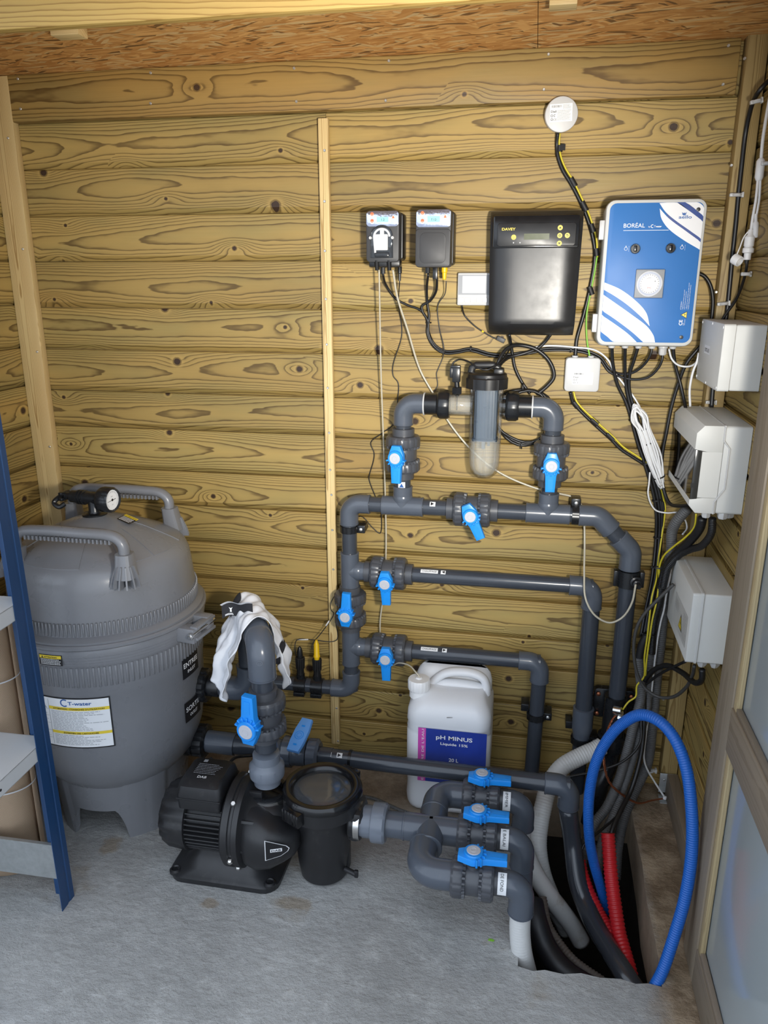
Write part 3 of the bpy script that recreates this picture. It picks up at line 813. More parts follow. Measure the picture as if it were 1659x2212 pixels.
# heater pipes
t = thing('pipe_run', 'upper grey heater pipe with its elbow, dropping left of the far right pipe', 'pipe', (.227, YP, z2))
pipe(t, (pv5.x + .06, YP, z2), (.227, YP, z2), RP); elbow(t, (.227, YP, z2), -X_, -Z_, RP + .001)
pipe(t, (.227, YP, z2 - .03), (.230, YP, .30), .0275)
obj('reducer', MB().lathe([(.026, .32), (.034, .318), (.034, .245), (.029, .225), (.027, .20)], 28, mat4((.230, YP, 0), frame(Z_))), MT['pvc'], t)
pipe(t, (.230, YP, .23), (.226, YP, -.05), .026)
pr = Print(xprint(z2, tilt=.95)); u = atY(927, 1232, YP - .02).x
pr.rect(u - .028, -.0065, u + .028, .0065, 'paper', nv=4); pr.text('CHAUFFAGE', u, -.0035, .009, 'ink', 'c', wid=.047, lift=.0012); arrow(pr, atY(957, 1235, YP - .02).x, s=.007, flip=True); pr.build(t, {'paper': 'sticker'})
t = thing('pipe_run', 'lower grey heater pipe with its elbow, dropping behind the white jerrycan', 'pipe', (.082, YP, z3))
pipe(t, (pv6.x + .06, YP, z3), (.082, YP, z3), RP); elbow(t, (.082, YP, z3), -X_, -Z_, RP); pipe(t, (.082, YP, z3 - .03), (.075, YP, -.03), RP)
pr = Print(xprint(z3, tilt=.95)); u = atY(927, 1395, YP - .02).x
pr.rect(u - .028, -.0065, u + .028, .0065, 'paper', nv=4); pr.text('CHAUFFAGE', u, -.0035, .009, 'ink', 'c', wid=.047, lift=.0012); arrow(pr, atY(960, 1398, YP - .02).x, s=.007); pr.build(t, {'paper': 'sticker'})

# pipe clamps
def clamp(label, c, axis, r, side, ear=True):
    c = V(c); axis = V(axis); t = thing('pipe_clamp', label, 'clamp', c, 'black pipe clamps')
    mb = MB(); mb.lathe([(r + .0005, -.011), (r + .004, -.0105), (r + .0045, .0105), (r + .0005, .011)], 48, mat4(c, frame(axis)), lambda q, z, k, seg: q + (.0012 if k % 6 < 4 else 0))
    obj('ring', mb, MT['pvc_black'], t)
    mb = MB(); s = V(side); mb.box(c + s * (r + .012) + Y_ * .03, (.030 if abs(s.x) else .03, .05, .024) , .003)
    mb.box(c + s * (r + .014) + V((0, .004, 0)), (.026, .014, .026), .002)
    obj('bracket', mb, MT['pvc_black'], t)
    o = obj('bolt', MB().lathe([(.0055, 0), (.0055, .003), (.003, .0045), (0, .0045)], 12, mat4(c + s * (r + .014) + V((0, -.003, 0)), frame(-Y_))), MT['zinc'], t)
    return t
clamp('black clamp on the left riser just below its top elbow', (xr, YP, atY(757, 1142, YP).z), Z_, RP, X_)
clamp('black clamp on the level pipe right of the second tee', (.158, YP, z1), X_, RP, Z_)
clamp('black clamp on the lower heater pipe right of the white jerrycan', (.078, YP, .272), Z_, RP, X_)
mb = MB()
t = THINGS[-1]; obj('bracket', MB().box((.078 - .037, YP + .02, .30), (.026, .05, .026), .002), MT['pvc_black'], t)
clamp('black clamp low on the upper heater pipe beside its thicker coupling', (.229, YP, atY(1250, 1597, YP).z), Z_, .028, X_)
t = THINGS[-1]; obj('bracket', MB().box((.188, YP + .03, .245), (.022, .05, .026), .002), MT['pvc_black'], t)
# injection saddle on the far right pipe and the flanged non-return valve below
c = V((xb, YP, atY(1354, 1248, YP).z))
t = thing('injection_saddle', 'black injection saddle with hose barb on the far right pipe', 'fitting', c)
mb = MB(); mb.lathe([(RB, -.028), (RB + .008, -.026), (RB + .008, .026), (RB, .028)], 28, mat4(c, frame(Z_)))
for s in (-1, 1): mb.box(c + V((s * (RB + .012), 0, 0)), (.014, .030, .050), .002)
obj('saddle', mb, MT['pvc_black'], t)
obj('boss', MB().lathe([(.018, .02), (.018, .040), (.013, .042), (.013, .055), (.008, .057), (.006, .075)], 20, mat4(c + V((.012, 0, 0)), frame((.15, -1, 0)))), MT['pvc_black'], t)
c = atY(1325, 1532, YP); c.x = xb - .003
t = thing('flanged_fitting', 'black flanged fitting with corner bolts at the foot of the far right pipe', 'fitting', c)
mb = MB(); mb.prism(rrect(.135, .105, .016), -.012, .012, mat4(c + V((0, .045, 0)), frame(-Y_)), .003)
mb.cyl(c + Z_ * .05, c - Z_ * .09, .036, 24); mb.lathe([(.036, -.09), (.047, -.095), (.047, -.14), (.03, -.15)], 24, mat4(c, frame(Z_)))
obj('flange_body', mb, MT['pvc_black'], t)
for sx in (-1, 1):
    for sz in (-1, 1): obj('bolt', MB().lathe([(.0075, 0), (.0075, .006), (.004, .008), (0, .008)], 6, mat4(c + V((sx * .052, .030, sz * .036)), frame(-Y_))), MT['copper'], t)
obj('elbow', MB().tube(smooth([c + V((0, 0, -.13)), c + V((-.005, 0, -.20)), c + V((-.03, -.02, -.27)), c + V((-.05, -.03, -.42))], 6), .033, 20), MT['pvc_black'], t)

# ------------------------------------------------------------------ clear salt cell
cx0 = atY(1050, 880, YP).x
t = thing('salt_cell', 'clear electrolysis cell with black ribbed lid hanging between two elbows', 'electrolyser', (cx0, YP, zc))
zl = atY(1052, 838, YP).z                                         # underside of the lid ring
zb = atY(1048, 1034, YP).z
RC = .0505
mb = MB(); mb.lathe([(RC + .002, zl + .006), (RC, zl - .01), (RC - .003, zb + .07), (RC - .005, zb + .045), (RC * .80, zb + .020), (RC * .5, zb + .006), (0, zb)], 36, mat4((cx0, YP, 0), frame(Z_)), cap=False)
obj('housing', mb, MT['clear'], t, 'clear bowl', sharp=60)
xl = atY(958, 872, YP).x; xrr = atY(1100, 878, YP).x
mb = MB(); mb.lathe([(.040, xl - .008), (.040, xl - .002), (.033, xl + .004), (.033, cx0 - RC * .8)], 28, mat4((0, YP, zc), frame(X_)), cap=False); obj('port', mb, MT['clear'], t, 'clear side port', sharp=60)
mb = MB(); mb.lathe([(.033, cx0 + RC * .8), (.033, xrr + .02)], 28, mat4((0, YP, zc), frame(X_)), cap=False); obj('port', mb, MT['clear'], t, 'clear side port', sharp=60)
mb = MB(); mb.cyl((cx0, YP, zb + .008), (cx0, YP, zl), .003, 8)
obj('centre_rod', mb, MT['clear'], t, sharp=None)
ze = atY(1050, 948, YP).z
mb = MB(); mb.lathe([(.0425, ze), (.0415, zb + .07), (.040, zb + .045), (.030, zb + .018), (0, zb + .008)], 32, mat4((cx0, YP, 0), frame(Z_)), cap=False); obj('inner_liner', mb, MT['milky'], t, 'milky ribbed liner')
mb = MB(); mb.lathe([(.030, xl + .002), (.030, cx0 - RC * .9)], 24, mat4((0, YP, zc), frame(X_)), cap=False); obj('inner_liner', mb, MT['milky'], t)
mb = MB()
mb.prism(rrect(.070, .052, .012), ze, zl - .004, mat4((cx0, YP, 0)))
mb.prism(rrect(.076, .058, .012), ze - .004, ze + .004, mat4((cx0, YP, 0)))
mb.box((cx0 - .004, YP, ze - .015), (.010, .02, .03)); mb.box((cx0 + .012, YP, ze - .010), (.008, .02, .02))
for k in range(7): mb.box((cx0 - .030 + k * .010, YP - .0265, (ze + zl) / 2), (.0025, .002, (zl - ze) * .9))
obj('electrode_block', mb, MT['slate'], t)
zt = zl + .046
mb = MB(); mb.lathe([(.050, zl - .001), (.0615, zl), (.0620, zl + .030), (.0590, zl + .033), (.0585, zl + .036)], 80, mat4((cx0, YP, 0), frame(Z_)), lambda r, z, k, seg: r + (.0015 if r > .061 and k % 8 < 1 else 0))
obj('lid_ring', mb, MT['black_satin'], t, 'ribbed black lid ring')
mb = MB(); mb.lathe([(.0560, zl + .033), (.0580, zl + .035), (.0580, zt - .004), (.053, zt), (0, zt + .001)], 36, mat4((cx0, YP, 0), frame(Z_)))
mb.tube([(cx0 - .048, YP, zt - .002), (cx0 - .046, YP, zt + .012), (cx0 - .034, YP, zt + .020), (cx0 + .016, YP, zt + .021), (cx0 + .030, YP, zt + .014), (cx0 + .042, YP, zt - .002)], .0065, 10, sq=(1, 1.7))
mb.box((cx0 + .034, YP, zt + .004), (.030, .05, .020), .005)
obj('lid', mb, MT['black_satin'], t, 'black lid with carrying handle')
for s, xa, xz, nm in ((-1, atY(917, 872, YP).x, atY(972, 872, YP).x, 'left'), (1, atY(1150, 880, YP).x, atY(1092, 877, YP).x, 'right')):
    mb = MB(); a, b = min(xa, xz), max(xa, xz); L = b - a; wdt = L * .50
    n0, n1 = (b - wdt, b) if s < 0 else (a, a + wdt)
    mb.cyl((a if s < 0 else n1 - .01, YP, zc), (n0 + .01 if s < 0 else b, YP, zc), .0325, 28)
    mb.lathe([(.034, 0), (.041, .004), (.0435, .010), (.0435, n1 - n0 - .008), (.040, n1 - n0)], 60, mat4((n0, YP, zc), frame(X_)), lambda r, z, k, seg: r + (.0012 if r > .042 and k % 5 < 1 else 0))
    obj('union', mb, MT['pvc_black'], t, 'black union nut')
    e = a if s < 0 else b
    obj('seal', MB().lathe([(.0325, -.002), (.0345, -.002), (.0345, .002), (.0325, .002)], 28, mat4((e, YP, zc), frame(X_))), MT['white_plastic'], t, 'pale glue ring')
# flow switch on the left port
xs = atY(987, 850, YP).x; zs = zc + .034
t = thing('flow_switch', 'small black flow switch with hexagon nut upright on the left clear port', 'sensor', (xs, YP, zs))
mb = MB(); mb.lathe([(.008, -.004), (.0155, 0), (.0155, .018), (.012, .020)], 6, mat4((xs, YP, zs), frame(Z_)))
mb.cyl((xs, YP, zs + .018), (xs - .002, YP, zs + .036), .008, 14)
obj('nut', mb, MT['pvc_black'], t)
mb = MB(); mb.box((xs - .003, YP, zs + .056), (.024, .020, .044), .003); mb.box((xs - .018, YP, zs + .062), (.010, .012, .030), .002); mb.box((xs - .006, YP, zs + .080), (.030, .018, .008), .002)
obj('connector', mb, MT['pvc_black'], t)
obj('paddle', MB().box((xs + .001, YP, zs - .025), (.003, .008, .050)).cyl((xs + .001, YP, zs - .002), (xs + .001, YP, zs - .008), .006, 10), MT['rubber'], t)

# ------------------------------------------------------------------ wall devices
def wbox(name, x0, x1, z0, z1, y0, y1, r, key, parent, bev=.004, label=None, taper=0.0):
    """rounded box standing out of the back wall from y0 to the front y1"""
    cx, cz = (x0 + x1) / 2, (z0 + z1) / 2; M = mat4((cx, y0, cz), Matrix((X_, Z_, -Y_)).transposed())
    return obj(name, MB().prism(rrect(x1 - x0, z1 - z0, r), 0, y0 - y1, M, bev), MT[key], parent, label)
# peristaltic pump (left) and its sister controller
def wx(px, py, Y): return atY(px, py, Y).x
def wz(px, py, Y): return atY(px, py, Y).z
def dosing(x0, x1, z0, z1, label, left):
    yf = -.108; t = thing('dosing_pump', label, 'dosing pump', (x0, 0, z0))
    wbox('back_shell', x0 + .004, x1 + .004, z0 + .006, z1 - .002, -.002, -.060, .010, 'black_satin', t)
    mb = MB(); M = mat4(((x0 + x1) / 2, -.055, (z0 + z1) / 2), Matrix((X_, Z_, -Y_)).transposed())
    mb.prism(rrect(x1 - x0, z1 - z0, .011), 0, .053, M, .003); obj('front_shell', mb, MT['dose_face'], t)
    zp = z1 - (z1 - z0) * .305
    P = Print(flat((x0, yf, z0), X_, Z_)); W = x1 - x0; H = z1 - z0; zq = zp - z0
    wbox('control_panel', x0 + .0015, x1 - .0015, zp, z1 - .0015, yf + .001, yf - .0012, .009, 'foil', t, .0006, 'glossy protective film over blue control panel')
    Q = Print(flat((x0, yf - .0014, z0), X_, Z_))
    for uy in (.72, .30): Q.disc(W * .19, zq + (H - zq) * uy, .0062, 'ink_white'); Q.disc(W * .19, zq + (H - zq) * (uy + .06), .0050, Q.sep('orange'), .0007); Q.text('ON' if uy < .5 else 'CAL', W * .19, zq + (H - zq) * uy - .001, .0036, 'ink_white', 'c', lift=.001)
    Q.rect(W * .335, zq + (H - zq) * .28, W * .68, zq + (H - zq) * .60, 'lcd_cyan'); Q.text('1.2' if left else '7.12-', W * .52, zq + (H - zq) * .35, .0088, 'ink', 'c')
    Q.poly([(W * .83 - .0068, zq + (H - zq) * .46), (W * .83 + .0068, zq + (H - zq) * .46), (W * .83, zq + (H - zq) * .74)], 'ink_white')
    Q.poly([(W * .83 - .0045, zq + (H - zq) * .50), (W * .83 + .0045, zq + (H - zq) * .50), (W * .83, zq + (H - zq) * .69)], Q.sep('orange'), .0008)
    Q.build(t, {'lcd_cyan': 'display', 'orange': 'button'})
    if left:
        xm = x0 + W * .49; zm = z0 + H * .43; M2 = mat4((xm, yf, zm), Matrix((X_, Z_, -Y_)).transposed()) @ Matrix.Diagonal((1.22, 1.15, 1, 1))
        arc = [(.0255 * math.cos(math.radians(a)), .0255 * math.sin(math.radians(a)) + .010) for a in range(0, 181, 12)]
        poly = arc + [(-.0265, -.042), (.0265, -.042)]
        obj('pump_head', MB().prism(poly, 0, .003, M2), MT['black_gloss'], t)
        mb = MB(); mb.tube([M2 @ V((p[0] * .72, (p[1] - .01) * .72 + .008, .006)) for p in arc] + [M2 @ V((-.0155, -.03, .006))], .0033, 8)
        obj('squeeze_tube', mb, MT['jerry'], t, 'milky squeeze tube')
        mb = MB(); mb.box((xm - .002, yf - .006, zm - .006), (.040, .008, .044), .003); mb.box((xm + .001, yf - .006, zm + .022), (.012, .010, .018), .003)
        obj('roller', mb, MT['white_bright'], t, 'white roller carrier')
        obj('hub', MB().lathe([(.0075, 0), (.0075, .003), (.004, .0032), (0, .0032)], 18, mat4((xm - .002, yf - .010, zm + .004), frame(-Y_))), MT['zinc'], t)
        mb = MB()
        mb.box((xm, yf - .005, zm - .040), (.042, .008, .014), .003); obj('tube_holder', mb, MT['black_gloss'], t)
        obj('cover', MB().prism(poly, 0, .014, M2, .003), MT['clear'], t, 'clear pump cover')
        mb = MB()
        for s in (-1, 1): mb.cyl((xm + s * .032, yf - .002, zm + .006), (xm + s * .032, yf - .013, zm + .006), .0042, 12)
        obj('cover_screw', mb, MT['white_plastic'], t)
        mb = MB(); mb.box2((x0 + W * .05, -.06, z0 - .014), (x1 + .002, yf + .010, z0 + .010), .006)
        for ux in (.31, .69): mb.cyl((x0 + W * ux, yf + .006, z0 + .006), (x0 + W * ux, yf + .012, z0 - .022), .0075, 14, .006)
        obj('hose_port', mb, MT['black_satin'], t)
        mb = MB(); mb.cyl((x0 + W * .42, -.06, z0 - .010), (x0 + W * .42, -.06, z0 - .032), .0075, 8)
        mb.lathe([(.0055, 0), (.0065, -.004), (.0065, -.022), (.0045, -.024), (.0040, -.044)], 14, mat4((x1 - .006, -.055, z0 - .008), frame(Z_)))
        obj('cable_gland', mb, MT['pvc_black'], t)
    else:
        M3 = mat4((x0 + W / 2, yf, z0 + H * .335), Matrix((X_, Z_, -Y_)).transposed())
        obj('blank_cover', MB().prism(rrect(W * .99, H * .655, .010), 0, .006, M3, .002).prism(rrect(W * .74, H * .53, .016), .006, .0075, M3, .001), MT['dose_face'], t, 'plain dark grey cover')
        mb = MB(); mb.cyl((x0 + W * .29, -.06, z0 + .001), (x0 + W * .29, -.06, z0 - .016), .0075, 8); mb.box((x0 + W * .52, -.06, z0 - .016), (.014, .014, .034), .002)
        obj('cable_gland', mb, MT['pvc_black'], t)
        obj('plug', MB().lathe([(.009, .002), (.009, -.012), (.007, -.014), (.0055, -.032), (.0035, -.034)], 14, mat4((x0 + W * .79, -.06, z0), frame(Z_))), MT['yellow_plug'], t, 'yellow plug')
    return t
DZ0 = 1.700
dosing(-.4835, -.3880, 1.712, 1.851, 'black dosing pump with clear round pump head, left of two on the wall', True)
dosing(-.3400, -.2400, 1.697, 1.853, 'black dosing controller with blank square cover and yellow plug, right of two', False)
# small white display
t = thing('display_unit', 'small white wall display with five buttons tucked beside the big black box', 'display', (-.18, 0, 1.59))
dx0, dx1, dz0, dz1 = wx(988, 625, -.026), wx(1060, 625, -.026), wz(1020, 660, -.026), wz(1020, 589, -.026)
wbox('case', dx0, dx1, dz0, dz1, -.002, -.026, .004, 'white_plastic', t)
W = dx1 - dx0; H = dz1 - dz0
P = Print(flat((dx0, -.026, dz0), X_, Z_)); P.rect(W * .03, H * .33, W * .97, H * .93, 'ink_grey'); P.rect(W * .15, H * .38, W * .85, H * .90, 'lcd_grey', .0008); P.build(t, {'ink_grey': 'screen_frame', 'lcd_grey': 'screen'})
for k in range(5):
    o = obj('button', MB().box((dx0 + W * (.12 + .18 * k), -.027, dz0 + H * .17), (W * .13, .004, H * .14), .0012), MT['white_bright'], t)
# large black chlorinator power box
bx0, bx1, bz0, bz1 = -.133, .122, 1.508, 1.846
t = thing('chlorinator_box', 'large black power box with yellow round buttons and small green display', 'control box', (bx0, 0, bz0))
def davey(u, v):                                                  # bowed cover, u across, v up
    d = .098 - .020 * (abs(2 * u - 1) ** 6) - .030 * max(0, (v - .90) / .10) ** 2 - .050 * max(0, (.115 - v) / .115) ** 1.6 - .006 * (1 if .62 < v < .71 else 0) * 0
    return d
NU, NV = 22, 40
mb = MB(); G = []
for i in range(NU + 1):
    u = i / NU; col = []
    for j in range(NV + 1):
        v = j / NV; ins = .006 * (1 - v) * (1 if True else 0)
        col.append(mb.v((bx0 + ins + (bx1 - bx0 - 2 * ins) * u, -davey(u, v) - .0, bz0 + (bz1 - bz0) * v)))
    G.append(col)
for i in range(NU):
    for j in range(NV): mb.f((G[i][j], G[i + 1][j], G[i + 1][j + 1], G[i][j + 1]))
rim = [G[i][0] for i in range(NU + 1)] + [G[NU][j] for j in range(1, NV + 1)] + [G[i][NV] for i in range(NU - 1, -1, -1)] + [G[0][j] for j in range(NV - 1, 0, -1)]
back = [mb.v((q.co.x, -.004, q.co.z)) for q in rim]
for k in range(len(rim)): k2 = (k + 1) % len(rim); mb.f((rim[k], back[k], back[k2], rim[k2]))
mb.f(back)
obj('cover', mb, MT['black_face'], t, sharp=28)
W = bx1 - bx0; H = bz1 - bz0
wbox('top_panel', bx0 + .010, bx1 - .010, bz0 + H * .71, bz1 - .012, -.09, -.1005, .006, 'black_gloss', t, .002)
wbox('keypad', bx0 + W * .085, bx1 - W * .075, bz0 + H * .725, bz0 + H * .905, -.098, -.1025, .008, 'black_satin', t, .0015)
P = Print(flat((bx0, -.1026, bz0), X_, Z_))
P.text('DAVEY', W * .135, H * .848, .0098, 'yellow', 'l', wid=W * .145, bold=True)
for (u, v, kd) in ((.265, .795, 'p'), (.755, .865, 'u'), (.755, .805, 'o'), (.755, .745, 'd'), (.835, .805, 'b')):
    cu, cv = W * u, H * v; P.disc(cu, cv, .0068, P.sep('yellow'))
    if kd == 'u': P.poly([(cu - .0038, cv - .002), (cu + .0038, cv - .002), (cu, cv + .003)], 'ink', .0008)
    if kd == 'd': P.poly([(cu - .0038, cv + .002), (cu, cv - .003), (cu + .0038, cv + .002)], 'ink', .0008)
    if kd == 'o': P.ring(cu, cv, .0017, .0032, 'ink', .0008)
    if kd == 'b': P.ring(cu, cv, .0016, .0028, 'ink', .0008, a0=-120, a1=100); P.poly([(cu - .004, cv + .0015), (cu, cv - .0003), (cu, cv + .0036)], 'ink', .0008)
    if kd == 'p': P.ring(cu, cv + .002, .0012, .002, 'orange', .0008); P.rect(cu - .0035, cv - .0035, cu + .0035, cv - .0018, 'orange', .0008)
P.rect(W * .375, H * .775, W * .645, H * .822, 'lcd_olive')
for u in (.265, .335): P.disc(W * u, H * .752, .0015, 'ink_white')
P.build(t, {'yellow': 'button', 'lcd_olive': 'display', 'orange': 'print'})

# blue control panel box
ex0, ex1, ez0, ez1 = .1765, .4335, 1.487, 1.868
t = thing('pool_control_panel', 'blue and white wall control box with round timer and two black switches', 'control box', (ex0, 0, ez0))
wbox('case', ex0 + .002, ex1 - .002, ez0 - .004, ez1 - .004, -.004, -.085, .022, 'box_case', t, .004, 'grey plastic case')
wbox('lid', ex0, ex1, ez0, ez1, -.086, -.121, .024, 'box_lid', t, .006, 'pale grey lid')
W = ex1 - ex0; H = ez1 - ez0; yf = -.1212
wbox('front_plate', ex0 + .010, ex1 - .008, ez0 + .010, ez1 - .009, -.120, yf - .0008, .018, 'panel_blue', t, .0004, 'blue printed front plate')
P = Print(flat((ex0 + .010, yf - .0009, ez0 + .010), X_, Z_)); w_, h_ = W - .018, H - .019
def uv(px, py):                                                   # survey of the printed plate (crop pixels -> plate coordinates)
    # corners of the plate in the survey: (330,125) (1128,125) (232,1358) (1008,1358)
    v = (1358 - py) / 1233.0; xl_ = 232 + (330 - 232) * v; xr_ = 1010 + (1130 - 1010) * v
    return ((px - xl_) / (xr_ - xl_) * w_, v * h_)
def inpoly(pts):
    out = []; n = len(pts)                                        # long edges bow gently, sharp corners stay
    for i in range(n):
        p0, p1, p2, p3 = (V((*pts[(i + k) % n], 0)) for k in (-1, 0, 1, 2)); L = (p2 - p1).length
        t1 = (p2 - p0).normalized() if (p1 - p0).angle(p2 - p1, 0) < .7 else (p2 - p1).normalized()
        t2 = (p3 - p1).normalized() if (p2 - p1).angle(p3 - p2, 0) < .7 else (p2 - p1).normalized()
        for k in range(5):
            s = k / 5; out.append(p1 * (2 * s**3 - 3 * s**2 + 1) + t1 * L * (s**3 - 2 * s**2 + s) + p2 * (3 * s**2 - 2 * s**3) + t2 * L * (s**3 - s**2))
    return [(min(max(a, .0004), w_ - .0004), min(max(b, .0004), h_ - .0004)) for a, b in (uv(q.x, q.y) for q in out)]
P.poly(inpoly([(748, 130), (898, 128), (1000, 200), (1120, 292), (1104, 437), (1000, 362), (880, 275), (800, 205)][::-1]), P.sep('panel_white'))
P.poly(inpoly([(750, 175), (830, 262), (960, 360), (1103, 466), (1092, 530), (960, 450), (830, 352), (766, 262)][::-1]), P.sep('panel_white'))
P.poly(inpoly([(965, 126), (1060, 126), (1105, 150), (1127, 190), (1125, 248), (1040, 180)][::-1]), P.sep('panel_white'))
P.poly(inpoly([(898, 128), (965, 126), (1125, 248), (1122, 292), (1000, 200)][::-1]), P.sep('panel_navy'))
P.poly(inpoly([(830, 262), (800, 205), (880, 275), (1104, 437), (1103, 466), (960, 360)][::-1]), P.sep('panel_navy'), .0003)
P.poly(inpoly([(276, 815), (420, 880), (560, 990), (640, 1090), (668, 1208), (600, 1130), (480, 1020), (370, 940), (270, 880)][::-1]), P.sep('panel_white'))
P.poly(inpoly([(265, 925), (370, 1000), (520, 1110), (640, 1205), (700, 1290), (715, 1356), (612, 1356), (520, 1268), (370, 1150), (248, 1066)][::-1]), P.sep('panel_white'))
P.poly(inpoly([(245, 1108), (370, 1195), (480, 1280), (556, 1356), (358, 1356), (300, 1310), (234, 1258)][::-1]), P.sep('panel_white'))
def T(s, px, py, size, key, al='l', wid=None, **k): a, b = uv(px, py); P.text(s, a, b, size, key, al, wid, lift=.001, **k)
sc_ = w_ / 798.0
T('BORÉAL', 442, 335, .0150, 'ink_white', wid=182 * sc_); T('by', 655, 335, .0055, 'ink_white'); T('T-water', 700, 335, .0070, 'ink_white', wid=66 * sc_, bold=True, shear=.2)
a, b = uv(690, 325); P.ring(a, b, .0030, .0044, 'ink_white', .001, a0=60, a1=300)
a, b = uv(440, 360); c, d = uv(828, 356); P.rect(a, b - .0004, c, b + .0006, 'ink_white', .001)
T('aello', 910, 263, .0115, 'ink_blue', wid=110 * sc_, bold=True); a, b = uv(957, 222)
P.poly([(a - .006, b + .004), (a - .002, b + .001), (a, b + .003), (a + .002, b + .001), (a + .006, b + .004), (a + .004, b - .003), (a, b - .005), (a - .004, b - .003)][::-1], 'ink_blue', .001)
for (px, py, key) in ((462, 518, 'ink_white'), (940, 510, 'ink_white')):
    a, b = uv(px, py); P.ring(a, b, .0038, .0046, key, .001, 8); P.rect(a - .001, b + .0045, a + .001, b + .0075, key, .001)
    for q in range(5): P.disc(a + .0078, b - .006 + q * .003, .0006, key, .001, 8)
T('CE', 945, 1198, .0125, 'ink_white', ang=90, bold=True); T('ATTENTION !', 938, 1056, .0040, 'ink_white', ang=90, wid=.022)
for i, (px, L) in enumerate(((952, 175), (968, 160), (985, 235), (1000, 215))): T('• Couper l’alimentation avant toute ouverture' if i % 2 else '• Appareil sous tension ne pas ouvrir', px, 1056, .0034, 'ink_white', ang=90, wid=L * sc_)
T('IP 55', 958, 1196, .003, 'ink_white', ang=90); T('230 V 50 Hz', 968, 1196, .003, 'ink_white', ang=90)
a, b = uv(960, 1103); P.poly([(a - .0088, b), (a + .0082, b - .0098), (a + .0082, b + .0098)], 'ink', .001); P.poly([(a - .0062, b), (a + .0068, b - .0074), (a + .0068, b + .0074)], 'yellow', .0013)
P.poly([(a + .000, b + .001), (a + .004, b - .003), (a + .003, b + .0005), (a + .006, b + .0005), (a + .001, b + .004), (a + .0025, b + .001)], 'ink', .0016)
P.build(t, {'panel_white': 'white_stripe', 'panel_navy': 'navy_stripe', 'yellow': 'warning_sign', 'ink': 'warning_sign'})
def plate(px, py): a, b = uv(px, py); return V((ex0 + .010 + a, yf - .001, ez0 + .010 + b))
for (px, py) in ((543, 518), (845, 515)):
    c = plate(px, py); sw = obj('switch', MB().lathe([(.0122, 0), (.0122, .003), (.0112, .004), (.0112, .0035), (.0100, .0035), (0, .0035)], 28, mat4(c, frame(-Y_))).box(c + V((0, -.004, 0)), (.0085, .004, .016), .0015), MT['black_gloss'], t)
    obj('switch_boot', MB().lathe([(.0138, 0), (.0138, .002), (.0128, .007), (.009, .009), (0, .0095)], 28, mat4(c, frame(-Y_)), cap=False), MT['clear_thin'], sw, 'clear rubber cap')
for (px, py) in ((1075, 188), (940, 1306)):
    c = plate(px, py); obj('lid_screw', MB().lathe([(.0052, 0), (.0052, .0008), (.004, .0012), (0, .0006)], 20, mat4(c, frame(-Y_))), MT['black_satin'], t)
c = plate(664, 826); tm = obj('timer', MB().box(c + V((0, -.001, 0)), (.074, .003, .074), .001), MT['ink_grey'], t, 'grey timer plate')
obj('dial', MB().lathe([(.0335, .002), (.0335, .006), (.0318, .0072), (.0245, .0068), (.0245, .0082), (.0215, .0085), (0, .0085)], 40, mat4(c, frame(-Y_))), MT['panel_white'], tm, 'white timer dial')
Q = Print(flat(c + V((0, -.0073, 0)), X_, Z_))
for k in range(96): a = 2 * PI * k / 96; Q.poly([(r * math.cos(a + s), r * math.sin(a + s)) for r, s in ((.0255, -.012), (.0312, -.012), (.0312, .012), (.0255, .012))], 'ink_blue', .0005)
for k in range(24): a = 2 * PI * k / 24; Q.poly([(r * math.cos(a + s), r * math.sin(a + s)) for r, s in ((.0220, -.05), (.0245, -.05), (.0245, .05), (.0220, .05))], 'ink_grey', .0014)
Q.text('EMC', 0, -.0125, .0052, 'ink_red', 'c', wid=.011, lift=.0016); Q.ring(0, 0, .0150, .0156, 'ink', .0016, a0=80, a1=125); Q.disc(.0135, .0065, .0012, 'ink', .0016)
Q.build(tm)
mb = MB(); cc = c + V((0, -.001, 0)); mb.prism(rrect(.076, .076, .004), 0, .013, mat4(cc, Matrix((X_, Z_, -Y_)).transposed()), .004)
obj('timer_cover', mb, MT['clear_thin'], tm, 'clear cover')
for z in (ez1 - .075, ez0 + .06):
    obj('hinge', MB().box((ex0 - .006, -.092, z), (.014, .030, .050), .002).box((ex0 - .011, -.100, z), (.004, .016, .046), .001), MT['white_plastic'], t)
GL = []
for k, px in enumerate((1321, 1350, 1379, 1408, 1432, 1453)):
    c = atY(px, 752, -.055); big = k == 4
    mb = MB(); mb.lathe([(.0095, .012), (.0095, -.002), (.0080, -.006)] if not big else [(.012, .010), (.012, -.004), (.0095, -.006), (.0095, -.020), (.007, -.024)], 18, mat4((c.x, -.055, ez0 - .006), frame(Z_)), gear(6, .0012) if big else None)
    obj('cable_gland', mb, MT['white_plastic'], t); GL.append(V((c.x, -.055, ez0 - (.03 if big else .012))))

